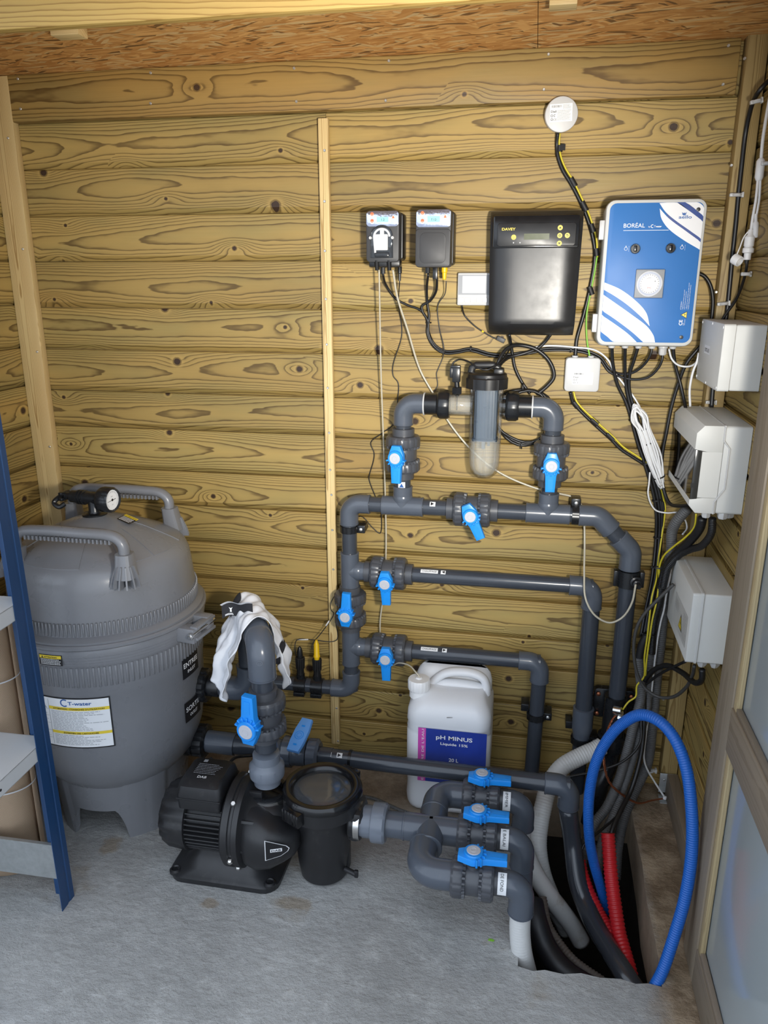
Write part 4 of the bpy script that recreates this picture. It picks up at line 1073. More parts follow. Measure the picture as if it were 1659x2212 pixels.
# round and square white junction pucks
def driver_label(t, fn, w_, h_):
    P = Print(fn); P.rect(0, 0, w_, h_, 'paper'); P.barcode(w_ * .07, w_ * .52, h_ * .80, h_ * .93, 'ink'); P.text('Diall', w_ * .05, h_ * .53, h_ * .17, 'ink', wid=w_ * .24, bold=True)
    P.lines(w_ * .58, w_ * .96, h_ * .70, h_ * .95, 5, h_ * .018, 'ink_grey', 4); P.lines(w_ * .33, w_ * .95, h_ * .08, h_ * .66, 13, h_ * .016, 'ink_grey', 8, .2)
    P.text('CE', w_ * .16, h_ * .09, h_ * .15, 'ink', wid=w_ * .14); P.ring(w_ * .09, h_ * .36, h_ * .05, h_ * .075, 'ink', .0008, 14); P.ring(w_ * .22, h_ * .36, h_ * .045, h_ * .07, 'ink', .0008, 14, 40, 300)
    P.ring(w_ * .09, h_ * .15, h_ * .045, h_ * .07, 'ink', .0008, 14); P.build(t, {'paper': 'rating_label', 'ink_grey': 'lettering'})
c = V((wx(1213, 247, -.034), -.034, wz(1213, 247, -.034)))
t = thing('junction_puck', 'round white junction box with rating label high on the wall', 'junction box', c)
nn = V((.10, -1, -.12)).normalized(); ff = frame(nn)
obj('case', MB().lathe([(.040, -.026), (.0445, -.022), (.0450, -.003), (.0435, .0005), (.0400, .0012), (0, .0012)], 48, mat4(c, ff)), MT['white_plastic'], t)
ud = V((1, .10, .05)).normalized(); vd = nn.cross(ud); vd = vd if vd.z > 0 else -vd
driver_label(t, flat(c + nn * .0014 - ud * .0315 - vd * .018, ud, vd), .060, .044)
c = V((wx(1258, 810, -.03), -.030, wz(1258, 810, -.03)))
t = thing('junction_puck', 'square white junction box with rating label, left below the blue control box', 'junction box', c)
wbox('case', c.x - .0505, c.x + .0505, c.z - .050, c.z + .050, -.002, -.030, .011, 'white_plastic', t, .005)
driver_label(t, flat(c + V((-.028, -.0004, -.028)), X_, Z_), .059, .036)
mb = MB()
for dx in (-.024, .022): mb.lathe([(.010, .002), (.008, -.003)], 16, mat4((c.x + dx, -.016, c.z + .053), frame(Z_)))
obj('grommet', mb, MT['white_plastic'], t)
PK1 = THINGS[-2].location.copy(); PK2 = c

# ------------------------------------------------------------------ grey boxes on the right wall
def sidebox(nm, x0, y0, y1, z0, z1, r, key, parent, xa=XR - .001, bev=.004, label=None):
    """rounded box reaching from the right wall (xa) out to x0"""
    M = mat4((xa, (y0 + y1) / 2, (z0 + z1) / 2), Matrix((-Y_, Z_, -X_)).transposed())
    return obj(nm, MB().prism(rrect(abs(y1 - y0), z1 - z0, r), 0, xa - x0, M, bev), MT[key], parent, label)
t = thing('junction_box', 'upper plain grey box on the right wall with small typed sticker', 'junction box', (XR, -.24, 1.4))
sidebox('case', .484, -.368, -.105, 1.400, 1.560, .005, 'box_grey', t)
lid = sidebox('lid', .456, -.369, -.104, 1.3985, 1.5615, .006, 'box_grey', t, .4835, .002)
P = Print(flat((.4558, -.165, 1.47), -Y_, Z_)); P.rect(.01, .006, .082, .028, 'paper'); P.text('BTS-LR', .046, .011, .014, 'ink', 'c', wid=.052); P.build(t, {'paper': 'sticker'})
for (y, z) in ((-.112, 1.553), (-.236, 1.556), (-.360, 1.553), (-.112, 1.407), (-.236, 1.404), (-.360, 1.407)):
    obj('lid_screw', MB().lathe([(.0035, 0), (.0035, .0012), (0, .0014)], 12, mat4((.456, y, z), frame(-X_))), MT['white_bright'], t)
t = thing('breaker_box', 'middle grey breaker box with smoked flap on the right wall', 'breaker box', (XR, -.2, 1.08))
ys0, ys1, zz0, zz1 = -.366, -.040, 1.082, 1.312
sidebox('case', .490, ys0, ys1, zz0, zz1, .008, 'box_grey', t)
# lid: profile in (x, z) pushed along y, bevelled top and bottom, open in the middle for the flap
def lidpiece(z0, z1, nm='lid', lab=None):
    sec = [(.4895, zz1), (.440, zz1), (.4225, zz1 - .020), (.4225, z0), (.455, z0 - .006), (.4895, z0 - .006)] if z0 > 1.2 else [(.4895, z1 + .006), (.455, z1 + .006), (.4225, z1), (.4225, zz0 + .020), (.440, zz0), (.4895, zz0)]
    M = mat4((0, ys1, 0), Matrix((X_, Z_, -Y_)).transposed())
    return obj(nm, MB().prism([(a, b) for a, b in sec], 0, ys1 - ys0, M, .002), MT['box_grey'], t, lab)
lidpiece(1.250, zz1); lidpiece(zz0, 1.118)
mb = MB(); mb.box2((.441, ys0 + .0006, 1.1245), (.4892, ys0 + .010, 1.2445)); 
obj('breaker_frame', mb, MT['box_grey'], t, sharp=20); obj('breaker_plate', MB().box2((.474, ys0 + .012, 1.118), (.489, ys1 - .013, 1.250)), MT['smoke'], t)
obj('breaker_frame', MB().box2((.441, ys1 - .012, 1.117), (.4895, ys1 - .001, 1.251)), MT['box_grey'], t)
for k in range(9):
    y = ys1 - .045 - k * .027; br_ = obj('breaker', MB().box((.462, y, 1.185), (.022, .0255, .075), .001), MT['black_satin'], t)
    obj('breaker_switch', MB().box((.450, y, 1.188), (.010, .010, .022), .001), MT['white_plastic' if k in (2, 7) else 'cable_grey'], br_)
mb = MB(); mb.box2((.4235, ys0 + .002, 1.119), (.4255, ys1 - .006, 1.249)); obj('flap', mb, MT['clear_smoke'], t, 'smoked see-through flap')
mb = MB(); mb.box2((.4240, ys0 + .0005, 1.119), (.4408, ys0 + .009, 1.249), .001); mb.box2((.4215, ys0 + .0003, 1.150), (.430, ys0 + .0006, 1.162)); obj('flap_end', mb, MT['smoke'], t, 'smoked flap end')
mb = MB(); mb.tube([V((.489, ys0 - .0005, zz1 - .002)), V((.489, ys0 - .001, 1.275)), V((.505, ys0 - .001, 1.255)), V((.505, ys0 - .001, 1.150)), V((.484, ys0 - .001, 1.115)), V((.484, ys0 - .001, zz0))], .0026, 6)
mb.tube([V((.489, ys0, zz1 - .001)), V((.489, ys1, zz1 - .001))], .003, 6); obj('seam', mb, MT['white_plastic'], t, 'raised seam of the lid')
mb = MB()
for (x, y, s) in ((.472, -.345, .9), (.512, -.350, 1.0), (.530, -.335, 1.1)): mb.lathe([(.013 * s, .004), (.013 * s, -.012), (.010 * s, -.016)], 6, mat4((x, y, zz0), frame(Z_)))
obj('cable_gland', mb, MT['white_plastic'], t)
t = thing('junction_box', 'lower grey box on the right wall with yellow high voltage triangle', 'junction box', (XR, -.27, .7))
sidebox('case', .476, -.424, -.120, .682, .880, .006, 'box_grey', t)
sidebox('seal', .470, -.427, -.117, .679, .883, .007, 'box_lid', t, .476, .002)
sidebox('lid', .448, -.425, -.119, .681, .881, .007, 'box_grey', t, .470, .003)
P = Print(flat((.4478, -.215, .70), -Y_, Z_)); P.rect(.0, .012, .185, .102, 'box_lid'); P.poly([(.078, .030), (.128, .030), (.103, .075)], 'ink', .0008); P.poly([(.084, .0335), (.122, .0335), (.103, .068)], 'yellow', .0012)
P.poly([(.105, .060), (.097, .047), (.103, .047), (.100, .036), (.110, .051), (.104, .051)], 'ink', .0016); P.lines(.130, .18, .022, .095, 9, .0012, 'ink_grey', 3, .2, .001); P.lines(.010, .07, .060, .092, 5, .0012, 'ink_grey', 6, .2, .001)
P.build(t, {'box_lid': 'sticker', 'yellow': 'warning_sign', 'ink': 'warning_sign'})
mb = MB()
for (x, y) in ((.497, -.395), (.530, -.395)): mb.lathe([(.014, .006), (.014, -.012), (.0105, -.018), (.008, -.022)], 6, mat4((x, y, .682), frame(Z_)))
obj('cable_gland', mb, MT['white_plastic'], t)

# ------------------------------------------------------------------ white network lead and clips on the right corner
YN = -.16
def pn(x, y, Y=YN): return atY(x, y, Y)
t = thing('network_lead', 'white camera lead with splitter, coupler and hanging cap on the right wall', 'cable', pn(1640, 350))
obj('lead', MB().tube(smooth([pn(1664, 205), pn(1655, 255), pn(1648, 300), pn(1644, 344)]), .0040, 8), MT['cable_white'], t)
mb = MB(); a, b = pn(1644, 342), pn(1640, 380); mb.lathe([(.006, 0), (.0105, .006), (.0105, .044), (.007, .052)], 14, mat4(a, frame(b - a))); obj('splitter', mb, MT['cable_white'], t)
obj('lead', MB().tube(smooth([pn(1638, 378), pn(1633, 430), pn(1626, 470), pn(1622, 498)]), .0034, 8), MT['cable_white'], t)
obj('lead', MB().tube(smooth([pn(1643, 378), pn(1640, 430), pn(1634, 466)]), .0030, 8), MT['cable_white'], t)
a, b = pn(1633, 462), pn(1632, 505); obj('power_plug', MB().lathe([(.004, 0), (.0045, .018), (.0075, .022), (.0075, .056), (.006, .058)], 14, mat4(a, frame(b - a))), MT['cable_white'], t)
a, b = pn(1622, 496), pn(1615, 550); obj('coupler', MB().lathe([(.006, 0), (.007, .012), (.0125, .018), (.0125, .040), (.010, .042), (.014, .046), (.014, .056), (.009, .058), (.009, .074)], 18, mat4(a, frame(b - a))), MT['cable_white'], t)
obj('cap_strap', MB().tube(smooth([pn(1619, 497), pn(1607, 512), pn(1598, 535), pn(1592, 549)]), .0016, 6), MT['cable_white'], t)
a = pn(1592, 562); obj('cap', MB().lathe([(.0135, -.010), (.0135, .008), (.0125, .010), (.0105, .010), (.0105, -.002), (0, -.002)], 24, mat4(a, frame((.55, -.6, -.4)))), MT['cable_white'], t)
def clip(label, px, py, Y, wdt=.036, ang=0.0):
    c = atY(px, py, Y); t = thing('cable_clip', label, 'clip', c, 'white cable clips on the right corner')
    M = mat4(c, Matrix.Rotation(ang, 3, 'Y'))
    obj('clip_body', MB().box((0, 0, 0), (wdt, .012, .009), .002, M).box((wdt * .42, .002, 0), (wdt * .16, .018, .014), .002, M).tube([M @ V((.009 * math.cos(a), -.004 - .008 * math.sin(a), 0)) for a in [PI * k / 8 for k in range(9)]], .0035, 6), MT['white_plastic'], t)
clip('white clip holding the black cable near the top right corner', 1634, 219, -.14, .03, -.2)
clip('white clip holding the black cable right of the blue box top', 1591, 421, -.062)
clip('white clip on the thin black plug cable by the hanging cap', 1612, 592, -.16, .026)
clip('white clip where two black cables meet above the upper grey box', 1563, 656, -.062, .034, -.12)
clip('white clip under the upper grey box above the breaker box', 1536, 869, -.066, .030)
clip('white splitter clip at the right edge of the photo', 1657, 353, -.17, .03)
clip('white clip low on the grey conduits above the post foot', 1404, 1664, -.062, .045)

# ------------------------------------------------------------------ cartridge filter
FC = V((-1.245, -.405, 0))
t = thing('pool_filter', 'large grey domed cartridge filter on splayed feet in the left corner', 'filter', FC)
FM = Matrix.Translation(FC)
def fcyl(r, a, z): return V((FC.x + r * math.cos(a), FC.y + r * math.sin(a), z))
def skirt_z(a):
    k = ((math.degrees(a) + 42) % 90 + 90) % 90; k = min(k, 90 - k)           # feet at -42, 48, 138, 228 degrees
    if k < 19: return 0.0
    return .110 * min(1, (k - 19) / 8.0) ** .5
NA = 144; mb = MB()
def sk(i, j, inner):
    a = 2 * PI * i; z0 = skirt_z(a); z = z0 + (.27 - z0) * j
    k = ((math.degrees(a) + 42) % 90 + 90) % 90; k = min(k, 90 - k)
    r = .190 + .026 * (z / .27) + (.006 - (.0022 if int(k * 1.2) % 3 == 0 else 0) if k < 19 else 0) - (.012 if inner else 0)
    return fcyl(r, a, z)
A = [[mb.v(sk(i / NA, j / 6, False)) for j in range(7)] for i in range(NA)]; B = [[mb.v(sk(i / NA, j / 6, True)) for j in range(7)] for i in range(NA)]
for i in range(NA):
    i2 = (i + 1) % NA
    for j in range(6): mb.f((A[i][j], A[i2][j], A[i2][j + 1], A[i][j + 1])); mb.f((B[i2][j], B[i][j], B[i][j + 1], B[i2][j + 1]))
    mb.f((A[i2][0], A[i][0], B[i][0], B[i2][0]))
obj('foot_skirt', mb, MT['tank'], t)
RB_ = .280
mb = MB(); mb.lathe([(0, .125), (.08, .128), (.15, .150), (.20, .185), (.242, .240), (.264, .310), (.273, .38), (.277, .46), (RB_, .545), (RB_ + .002, .55), (RB_ + .002, .640), (RB_ + .008, .643), (RB_ + .0095, .648), (RB_ + .0095, .655), (RB_ + .011, .656), (RB_ + .011, .664), (RB_ + .0125, .665), (RB_ + .0125, .673), (RB_ + .014, .674), (RB_ + .014, .690), (RB_ + .010, .697), (RB_ - .01, .698)], 96, FM)
obj('tank_body', mb, MT['tank'], t)
mb = MB(); mb.lathe([(RB_ - .005, .694), (RB_ + .016, .695), (RB_ + .020, .699), (RB_ + .020, .706), (RB_ + .016, .710), (RB_ - .005, .711)], 96, FM, cap=False)
obj('clamp_band', mb, MT['tank'], t)
mb = MB(); mb.lathe([(RB_ - .01, .706), (RB_ + .012, .707), (RB_ + .012, .716), (RB_ + .002, .724), (RB_ - .005, .727), (RB_ - .012, .80), (.264, .845), (.260, .872), (.251, .893), (.237, .909), (.215, .922), (.146, .955), (.073, .984), (.030, .997), (0, 1.0)], 96, FM)
lid = obj('lid', mb, MT['tank'], t)
mb = MB()
for k in range(150):
    a = 2 * PI * k / 150
    if math.sin(a) > .75: continue
    M = FM @ Matrix.Rotation(a, 4, 'Z'); mb.box((RB_ - .0055, 0, .748), (.006, .0052, .038), .001, M, 1)
obj('rib_band', mb, MT['tank'], lid, sharp=None)
mb = MB()
for k in range(120):
    a = 2 * PI * k / 120
    if math.sin(a) > .75: continue
    M = FM @ Matrix.Rotation(a, 4, 'Z'); mb.box((RB_ + .0005, 0, .608), (.007, .0072, .060), .001, M, 1)
obj('rib_band', mb, MT['tank'], t, sharp=None)
# raised wedge panels on the lid
mb = MB()
def dome(r):
    P = [(.264, .845), (.260, .872), (.251, .893), (.237, .909), (.215, .922), (.146, .955), (.073, .984), (.030, .997), (0, 1.0)]
    for (r0, z0), (r1, z1) in zip(P, P[1:]):
        if r1 <= r <= r0: return z0 + (z1 - z0) * (r0 - r) / (r0 - r1)
    return .8
for ac, hw in ((-112, 13), (-86, 13), (-35, 11), (-10, 11), (-150, 13), (25, 11)):
    rr = [.105, .13, .16, .19, .218, .236]; top = []; n = 6
    for lift in (.0022,):
        G = [[mb.v(fcyl(r, math.radians(ac + hw * (2 * i / n - 1) * (1.15 if j == 0 else 1)), dome(r) + lift)) for i in range(n + 1)] for j, r in enumerate(rr)]
    for j in range(5):
        for i in range(n): mb.f((G[j][i], G[j + 1][i], G[j + 1][i + 1], G[j][i + 1]))
    rim = [G[0][i] for i in range(n + 1)] + [G[j][n] for j in range(1, 6)] + [G[5][i] for i in range(n - 1, -1, -1)] + [G[j][0] for j in range(4, 0, -1)]
    lo = [mb.v((q.co.x, q.co.y, q.co.z - .006)) for q in rim]
    for k in range(len(rim)): k2 = (k + 1) % len(rim); mb.f((rim[k], lo[k], lo[k2], rim[k2]))
obj('lid_panel', mb, MT['tank'], lid, sharp=25)
# two carrying handles
for yh, nm in ((-.595, 'front'), (-.235, 'rear')):
    mb = MB(); s = -1 if yh < FC.y else 1; xa, xb_ = FC.x - .150 + (.025 if s < 0 else -.020), FC.x + .158 + (.018 if s < 0 else -.020); zh = .998 if s < 0 else 1.022
    mb.tube(smooth([V((xa - .012, yh, zh - .060)), V((xa - .010, yh, zh - .02)), V((xa + .012, yh, zh)), V((FC.x - .06, yh, zh + .006)), V((FC.x + .06, yh, zh + .006)), V((xb_ - .012, yh, zh)), V((xb_ + .010, yh, zh - .02)), V((xb_ + .012, yh, zh - .060))], 6), .0155, 12, sq=(1.15, .95))
    for k in range(22): mb.box((xa + .024 + k * (xb_ - xa - .048) / 21, yh, zh - .014), (.0055, .020, .012))
    hd = obj('handle', mb, MT['tank'], lid)
    for xx, sx in ((xa - .012, -1), (xb_ + .012, 1)):
        mb = MB(); r_ = math.hypot(xx - FC.x, yh - FC.y); zf = dome(min(r_, .245)) - .01
        L = []
        for k in range(6):
            v = k / 5; q = .026 + .008 * v ** 1.5
            L.append([V((xx + sx * .006 * v + p[0], yh + s * .012 * v + p[1], zh - .045 + (zf - zh + .045) * v)) for p in rrect(q * 1.7, q * 1.9, q * .6, 3)])
        mb.loft(L)
        for k in range(7):
            a = math.radians(-90 + (k - 3) * 27) if s < 0 else math.radians(90 + (k - 3) * 27)
            M = mat4((xx + sx * .006, yh + s * .010, zf + .006), Matrix.Rotation(a, 3, 'Z')) @ Matrix(((1, 0, 0, 0), (0, 0, -1, 0), (0, 1, 0, 0), (0, 0, 0, 1)))
            mb.prism([(.010, -.03), (.046, -.03), (.040, -.006), (.027, .028), (.010, .034)], -.0022, .0022, M)
        obj('handle_post', mb, MT['tank'], lid, sharp=25)
# drain tee, bleed tap and pressure gauge on top
gp = V((FC.x - .004, FC.y, 0))
mb = MB(); mb.lathe([(.036, .992), (.036, 1.000), (.020, 1.003), (.0165, 1.010), (.0165, 1.050)], 24, Matrix.Translation(gp))
d = V((1, -.14, .01)).normalized(); c = gp + Z_ * 1.046
mb.cyl(c - d * .075, c + d * .035, .0185, 20)
for k in range(3): mb.lathe([(.0185, 0), (.022, .001), (.022, .005), (.0185, .006)], 20, mat4(c - d * (.032 + .010 * k), frame(d)), cap=False)
gb = obj('gauge_tee', mb, MT['pvc_black'], t, 'black tee carrying the gauge')
mb = MB(); mb.lathe([(.022, .026), (.034, .030), (.0365, .038), (.0365, .066), (.0335, .072), (.0325, .0715), (.0310, .066), (0, .066)], 72, mat4(c, frame(d)), lambda r, z, k, seg: r + (.0012 if r > .0364 and k % 6 < 4 else 0))
gg = obj('pressure_gauge', mb, MT['pvc_black'], t, 'black pressure gauge')
gu = d.cross(Z_).normalized() * -1; gu = gu if gu.dot(X_ - Y_) > 0 or True else gu; gu = Z_.cross(d).normalized(); gv = d.cross(gu)
Q = Print(flat(c + d * .0665, gu, gv)); Q.disc(0, 0, .0300, 'paper', .0002); Q.poly([(-.021, -.003), (.016, -.0004), (.016, .0012), (-.021, -.0018)], 'ink', .0012); Q.disc(0, 0, .004, 'ink', .0013)
for k in range(28): a = math.radians(225 - k * 10); Q.poly([(r * math.cos(a + s), r * math.sin(a + s)) for r, s in ((.022, -.02), (.027, -.02), (.027, .02), (.022, .02))], 'ink_grey', .0008)
Q.text('bar', 0, .009, .006, 'ink_grey', 'c'); Q.text('psi', 0, -.015, .006, 'ink_grey', 'c'); Q.build(gg, {'paper': 'dial', 'ink': 'needle'})
mb = MB(); e = c - d * .075; mb.cyl(e, e - d * .022, .012, 12)
for k in range(4): a = PI / 4 + k * PI / 2; M = mat4(e - d * .028, frame(d)); mb.box((.012 * math.cos(a), .012 * math.sin(a), 0), (.022, .010, .014), .003, M @ Matrix.Rotation(0, 4, 'Z'))
mb.tube(smooth([e - d * .03, e - d * .05 + V((0, 0, -.008)), e - d * .062 + V((0, -.01, -.022)), e - d * .045 + V((0, -.01, -.034)), e - d * .03 + V((0, 0, -.026))]), .0075, 8)
obj('bleed_tap', mb, MT['pvc_black'], t)
# clamp latch on the right
a = math.radians(-9); mb = MB(); M = FM @ Matrix.Rotation(a, 4, 'Z')
mb.box((RB_ + .035, -.036, .676), (.060, .040, .046), .004, M); mb.box((RB_ + .040, .034, .683), (.055, .034, .050), .004, M); mb.box((RB_ + .060, .002, .700), (.026, .10, .010), .003, M); mb.box((RB_ + .060, .002, .666), (.026, .10, .010), .003, M)
obj('clamp_latch', mb, MT['tank'], t)
mb = MB(); mb.cyl(M @ V((RB_ + .062, -.075, .683)), M @ V((RB_ + .062, .06, .683)), .006, 10); mb.lathe([(.010, 0), (.010, .008), (.006, .009)], 6, mat4(M @ V((RB_ + .062, -.062, .683)), M.to_3x3() @ frame(-Y_)))
obj('latch_bolt', mb, MT['steel'], t, 'shiny latch bolt')
# printed labels on the tank
def fwrap(a_deg, z, r=None):
    return lambda u, v, w_: fcyl((r or RB_) + w_, math.radians(a_deg) + u / RB_, z + v)
az0 = -122.4
P = Print(lambda u, v, w_: fcyl(.2782 + (v - .155) * .008 / .155 * .5 + .0030 + w_, math.radians(az0) + u / .278, .386 + v))
LW, LH = .29, .155
P.rect(-.004, -.004, LW + .004, LH + .004, 'ink', .0000, 20); P.rect(0, 0, LW, LH, 'paper', .0006, 20)
P.rect(.118, .119, LW, .129, P.sep('yellow'), .0012, 14); P.rect(.118, .042, LW, .051, P.sep('yellow'), .0012, 14)
P.text('ATTENTION : CONSIGNES D’UTILISATION', .204, .1215, .0068, 'ink', 'c', wid=.145, bold=True, lift=.0018); P.text('ENTRETIEN DES CARTOUCHES', .204, .0435, .0064, 'ink', 'c', wid=.100, bold=True, lift=.0018)
P.text('T-water', .178, .137, .0150, 'ink_blue', wid=.066, bold=True, lift=.0014); P.ring(.168, .1430, .0085, .0120, 'ink_blue', .0014, a0=50, a1=310)
P.text('aello', .048, .135, .0160, 'ink_blue', wid=.050, bold=True, lift=.0014); P.poly([(.062, .158 - .006), (.070, .1495), (.078, .152)], 'ink_blue', .0014)
P.text('FILTRE NAGA', .012, .1205, .0095, 'ink', wid=.098, lift=.0014)
for v in (.096, .072, .048, .024, .118): P.rect(.004, v, .116, v + .0008, 'ink_grey', .0014, 8)
P.rect(.1165, .004, .1175, .150, 'ink_grey', .0014)
for v in (.100, .076, .052, .028): P.lines(.050, .112, v + .001, v + .016, 3, .0012, 'ink_grey', int(v * 1000), .3, .0014)
P.poly([(.036, .088), (.040, .080), (.048, .092), (.040, .084)], 'ink', .0016)
P.lines(.124, .285, .053, .117, 13, .0014, 'ink_grey', 5, .45, .0014); P.lines(.124, .285, .006, .040, 7, .0014, 'ink_grey', 9, .45, .0014)
P.build(t, {'paper': 'instruction_label', 'yellow': 'label_stripe', 'ink': 'lettering', 'ink_grey': 'lettering', 'ink_blue': 'lettering'})
P = Print(fwrap(-97.5, .6515, RB_ + .0150)); P.rect(0, 0, .066, .032, 'ink', 0, 6); P.rect(.002, .021, .064, .0305, 'yellow', .0008, 6); P.text('ATTENTION', .034, .0232, .0062, 'ink', 'c', wid=.036, bold=True, lift=.0014); P.poly([(.008, .0225), (.014, .0225), (.011, .029)], 'ink', .0014)
P.lines(.005, .062, .002, .020, 4, .002, 'ink_white', 3, .1, .0008); P.build(t, {'ink': 'warning_label', 'yellow': 'label_stripe'})
for z, s1, s2, nmz in ((.520, 'ENTREE', 'INLET', 0), (.372, 'SORTIE', 'OUTLET', 0)):
    P = Print(fwrap(-15.5, z, (RB_ if z > .5 else .2765) + .0022)); P.rect(0, -.006, .088, .060, 'ink', 0, 8); P.text(s1, .044, .028, .022, 'ink_white', 'c', wid=.076, bold=True, lift=.0006); P.text(s2, .044, .008, .014, 'ink_white', 'c', wid=.042, bold=True, lift=.0006); P.build(t, {'ink': 'port_label'})
pd = flat(FC + V((.068, -.005, dome(.068) + .0030)), V((1, -.25, -.24)), V((.25, 1, .05))); P = Print(pd); P.rect(0, 0, .048, .040, 'ink', 0); P.rect(0, .029, .048, .040, 'yellow', .0008); P.text('ATTENTION', .024, .0315, .0065, 'ink', 'c', wid=.042, bold=True, lift=.0014)
P.lines(.003, .046, .003, .027, 4, .0028, 'ink_white', 2, .1); P.build(t, {'ink': 'warning_label', 'yellow': 'label_stripe'})
# inlet and outlet unions
YF = -.36; RF = .0315
pin = atY(430, 1478, YF); pout = atY(427, 1598, YF); ZIN, ZOUT = pin.z, pout.z
for c in (pin, pout):
    u = obj('port_union', MB().lathe([(.050, -.075), (.050, -.018), (.0465, -.016), (.0485, -.012), (.0490, .018), (.044, .024), (.0325, .025), (.0325, .060), (.0315, .062)], 96, mat4(c + X_ * .012, frame(X_)) @ Matrix.Diagonal((1.05, 1.05, 1, 1)), lambda r, z, k, seg: r + (.0024 if r > .0475 and z > -.014 and k % 8 < 5 else 0)), MT['pvc_black'], t, 'black ribbed union nut')

# filter inlet: from the pump up, over and down again
XD, YD, YE = -.679, -.60, YF
ztop = .718
R6 = .0315
xe = -.81
t = thing('pipe_run', 'grey pipe from the filter inlet up to an elbow under the draped white cloth', 'pipe', (xe, YE, ZIN))
pipe(t, pin + X_ * .03, (xe - .03, YE, ZIN), R6); elbow(t, (xe, YE, ZIN), -X_, Z_, R6)
pipe(t, (xe, YE, ZIN + .03), (xe, YE, ztop - .03), R6); dh = (V((XD, YD, ztop)) - V((xe, YE, ztop))).normalized()
elbow(t, (xe, YE, ztop), dh, -Z_, R6)
t = thing('pipe_run', 'large grey elbow above the pump with its level leg under the white cloth', 'pipe', (XD, YD, ztop))
elbow(t, (XD, YD, ztop), -dh, -Z_, R6, .10); pipe(t, V((XD, YD, ztop)) - dh * .07, V((xe, YE, ztop)) + dh * .07, R6)
zd = atY(575, 1542, YD).z
pipe(t, (XD, YD, ztop - .05), (XD, YD, zd + .05), R6)
P = Print(lambda u, v, w_: V((XD + (R6 * 1.22 + w_) * math.sin(u / .038), YD - (R6 * 1.22 + w_) * math.cos(u / .038), ztop - .075 + v))); P.ring(.008, .038, .0065, .0075, 'pvc_light', .0006); P.text('63', .008, .034, .008, 'pvc_light', 'c'); P.build(t, {'pvc_light': 'moulded_mark'})
valve('large ball valve upright above the pump, lever pointing up', (XD, YD, zd), Z_, V((-.19, -1, 0)), V((.03, 0, 1)), 1.24, 1.0)
t = thing('pump_union', 'pale grey union between the pump outlet and the large upright ball valve', 'union', (XD, YD, .33))
z0 = atY(572, 1705, YD).z
mb = MB(); mb.cyl((XD, YD, zd - .11), (XD, YD, zd - .06), R6, 24); obj('pipe', mb, MT['pvc_pipe'], t)
zu = atY(571, 1660, YD).z
mb = MB(); mb.lathe([(.030, zu - .045), (.038, zu - .044), (.038, zu - .020), (.0490, zu - .018), (.0500, zu - .012), (.0500, zu + .014), (.0440, zu + .022), (.0390, zu + .028), (.0385, zu + .052), (.033, zu + .054)], 64, mat4((XD, YD, 0), frame(Z_)), lambda r, z, k, seg: r + (.0010 if r > .0495 and k % 8 < 1 else 0))
obj('union_body', mb, MT['pvc_light'], t)
# filter outlet line along the floor
t = thing('pipe_run', 'dark grey pipe from the filter outlet passing low in front of the jerrycan', 'pipe', (.18, YF, ZOUT))
xo8 = atY(650, 1628, YF).x; zo = ZOUT - .010; xel = .181
pipe(t, pout + X_ * .03, (-.87, YF, ZOUT - .002), .036, 'pvc'); pipe(t, (-.88, YF, ZOUT - .002), (-.80, YF, ZOUT - .003), .0315); obj('collar', MB().cyl((-.80, YF, ZOUT - .003), (-.735, YF, ZOUT - .004), .034, 24), MT['pvc_pipe'], t)
pipe(t, (-.74, YF, ZOUT - .004), (-.55, YF, ZOUT - .006), .0265)
pipe(t, (xo8 + .06, YF, ZOUT - .008), (xel, YF, zo - .006), .0265); elbow(t, (xel, YF, zo - .006), -X_, -Z_, .0265); pipe(t, (xel, YF, zo - .03), (xel, YF, zo - .09), .025)
for px in (757,): c = atY(px, 1640, YF); obj('ring', MB().lathe([(.026, -.004), (.0295, -.004), (.0295, .004), (.026, .004)], 28, mat4((c.x, YF, ZOUT - .009), frame(X_))), MT['pvc_black'], t)
P = Print(lambda u, v, w_: V((u, YF - (.027 + w_) * math.cos(.9 + v / .027), ZOUT - .009 + (.027 + w_) * math.sin(.9 + v / .027)))); u = atY(708, 1622, YF).x; P.rect(u - .012, -.007, u + .016, .007, 'paper', nv=4); P.text('REJET', u + .002, -.003, .008, 'ink', 'c', wid=.022, lift=.0014); arrow(P, u + .042, 0, .008); P.build(t, {'paper': 'sticker'})
t = thing('ball_valve', 'dark blue-grey valve with sky-paled blue lever lying across its top behind the pump', 'valve', (xo8, YF, ZOUT), 'ball valves with blue levers')
c = V((xo8, YF, ZOUT - .006))
obj('body', MB().lathe([(.034, -.075), (.036, -.074), (.036, -.045), (.043, -.040), (.044, -.022), (.041, -.018), (.041, .018), (.044, .022)], 40, mat4(c, frame(X_))).cyl(c, c + Z_ * .058, .014, 16), MT['pvc'], t)
for s in (-1, 1): obj('union_nut', MB().lathe([(.038, -.018), (.047, -.016), (.048, .012), (.040, .020)], 64, mat4(c + X_ * s * .042, frame(X_ * s)), lambda r, z, k, seg: r + (.0018 if r > .045 and k % 8 < 6 else 0)), MT['pvc'], t)
Mh = mat4(c + V((0, 0, .056)), Matrix.Rotation(math.radians(-12), 3, 'Z') @ Matrix.Rotation(math.radians(28), 3, 'X'))
poly = [(-.020, -.054), (.020, -.054), (.024, -.02), (.024, .02), (.018, .062), (-.018, .062), (-.024, .02), (-.024, -.02)]
hv = obj('lever', MB().prism(poly, 0, .014, Mh, .003), MT['handle_blue_skylit'], t, 'blue lever with sky sheen in its colour')
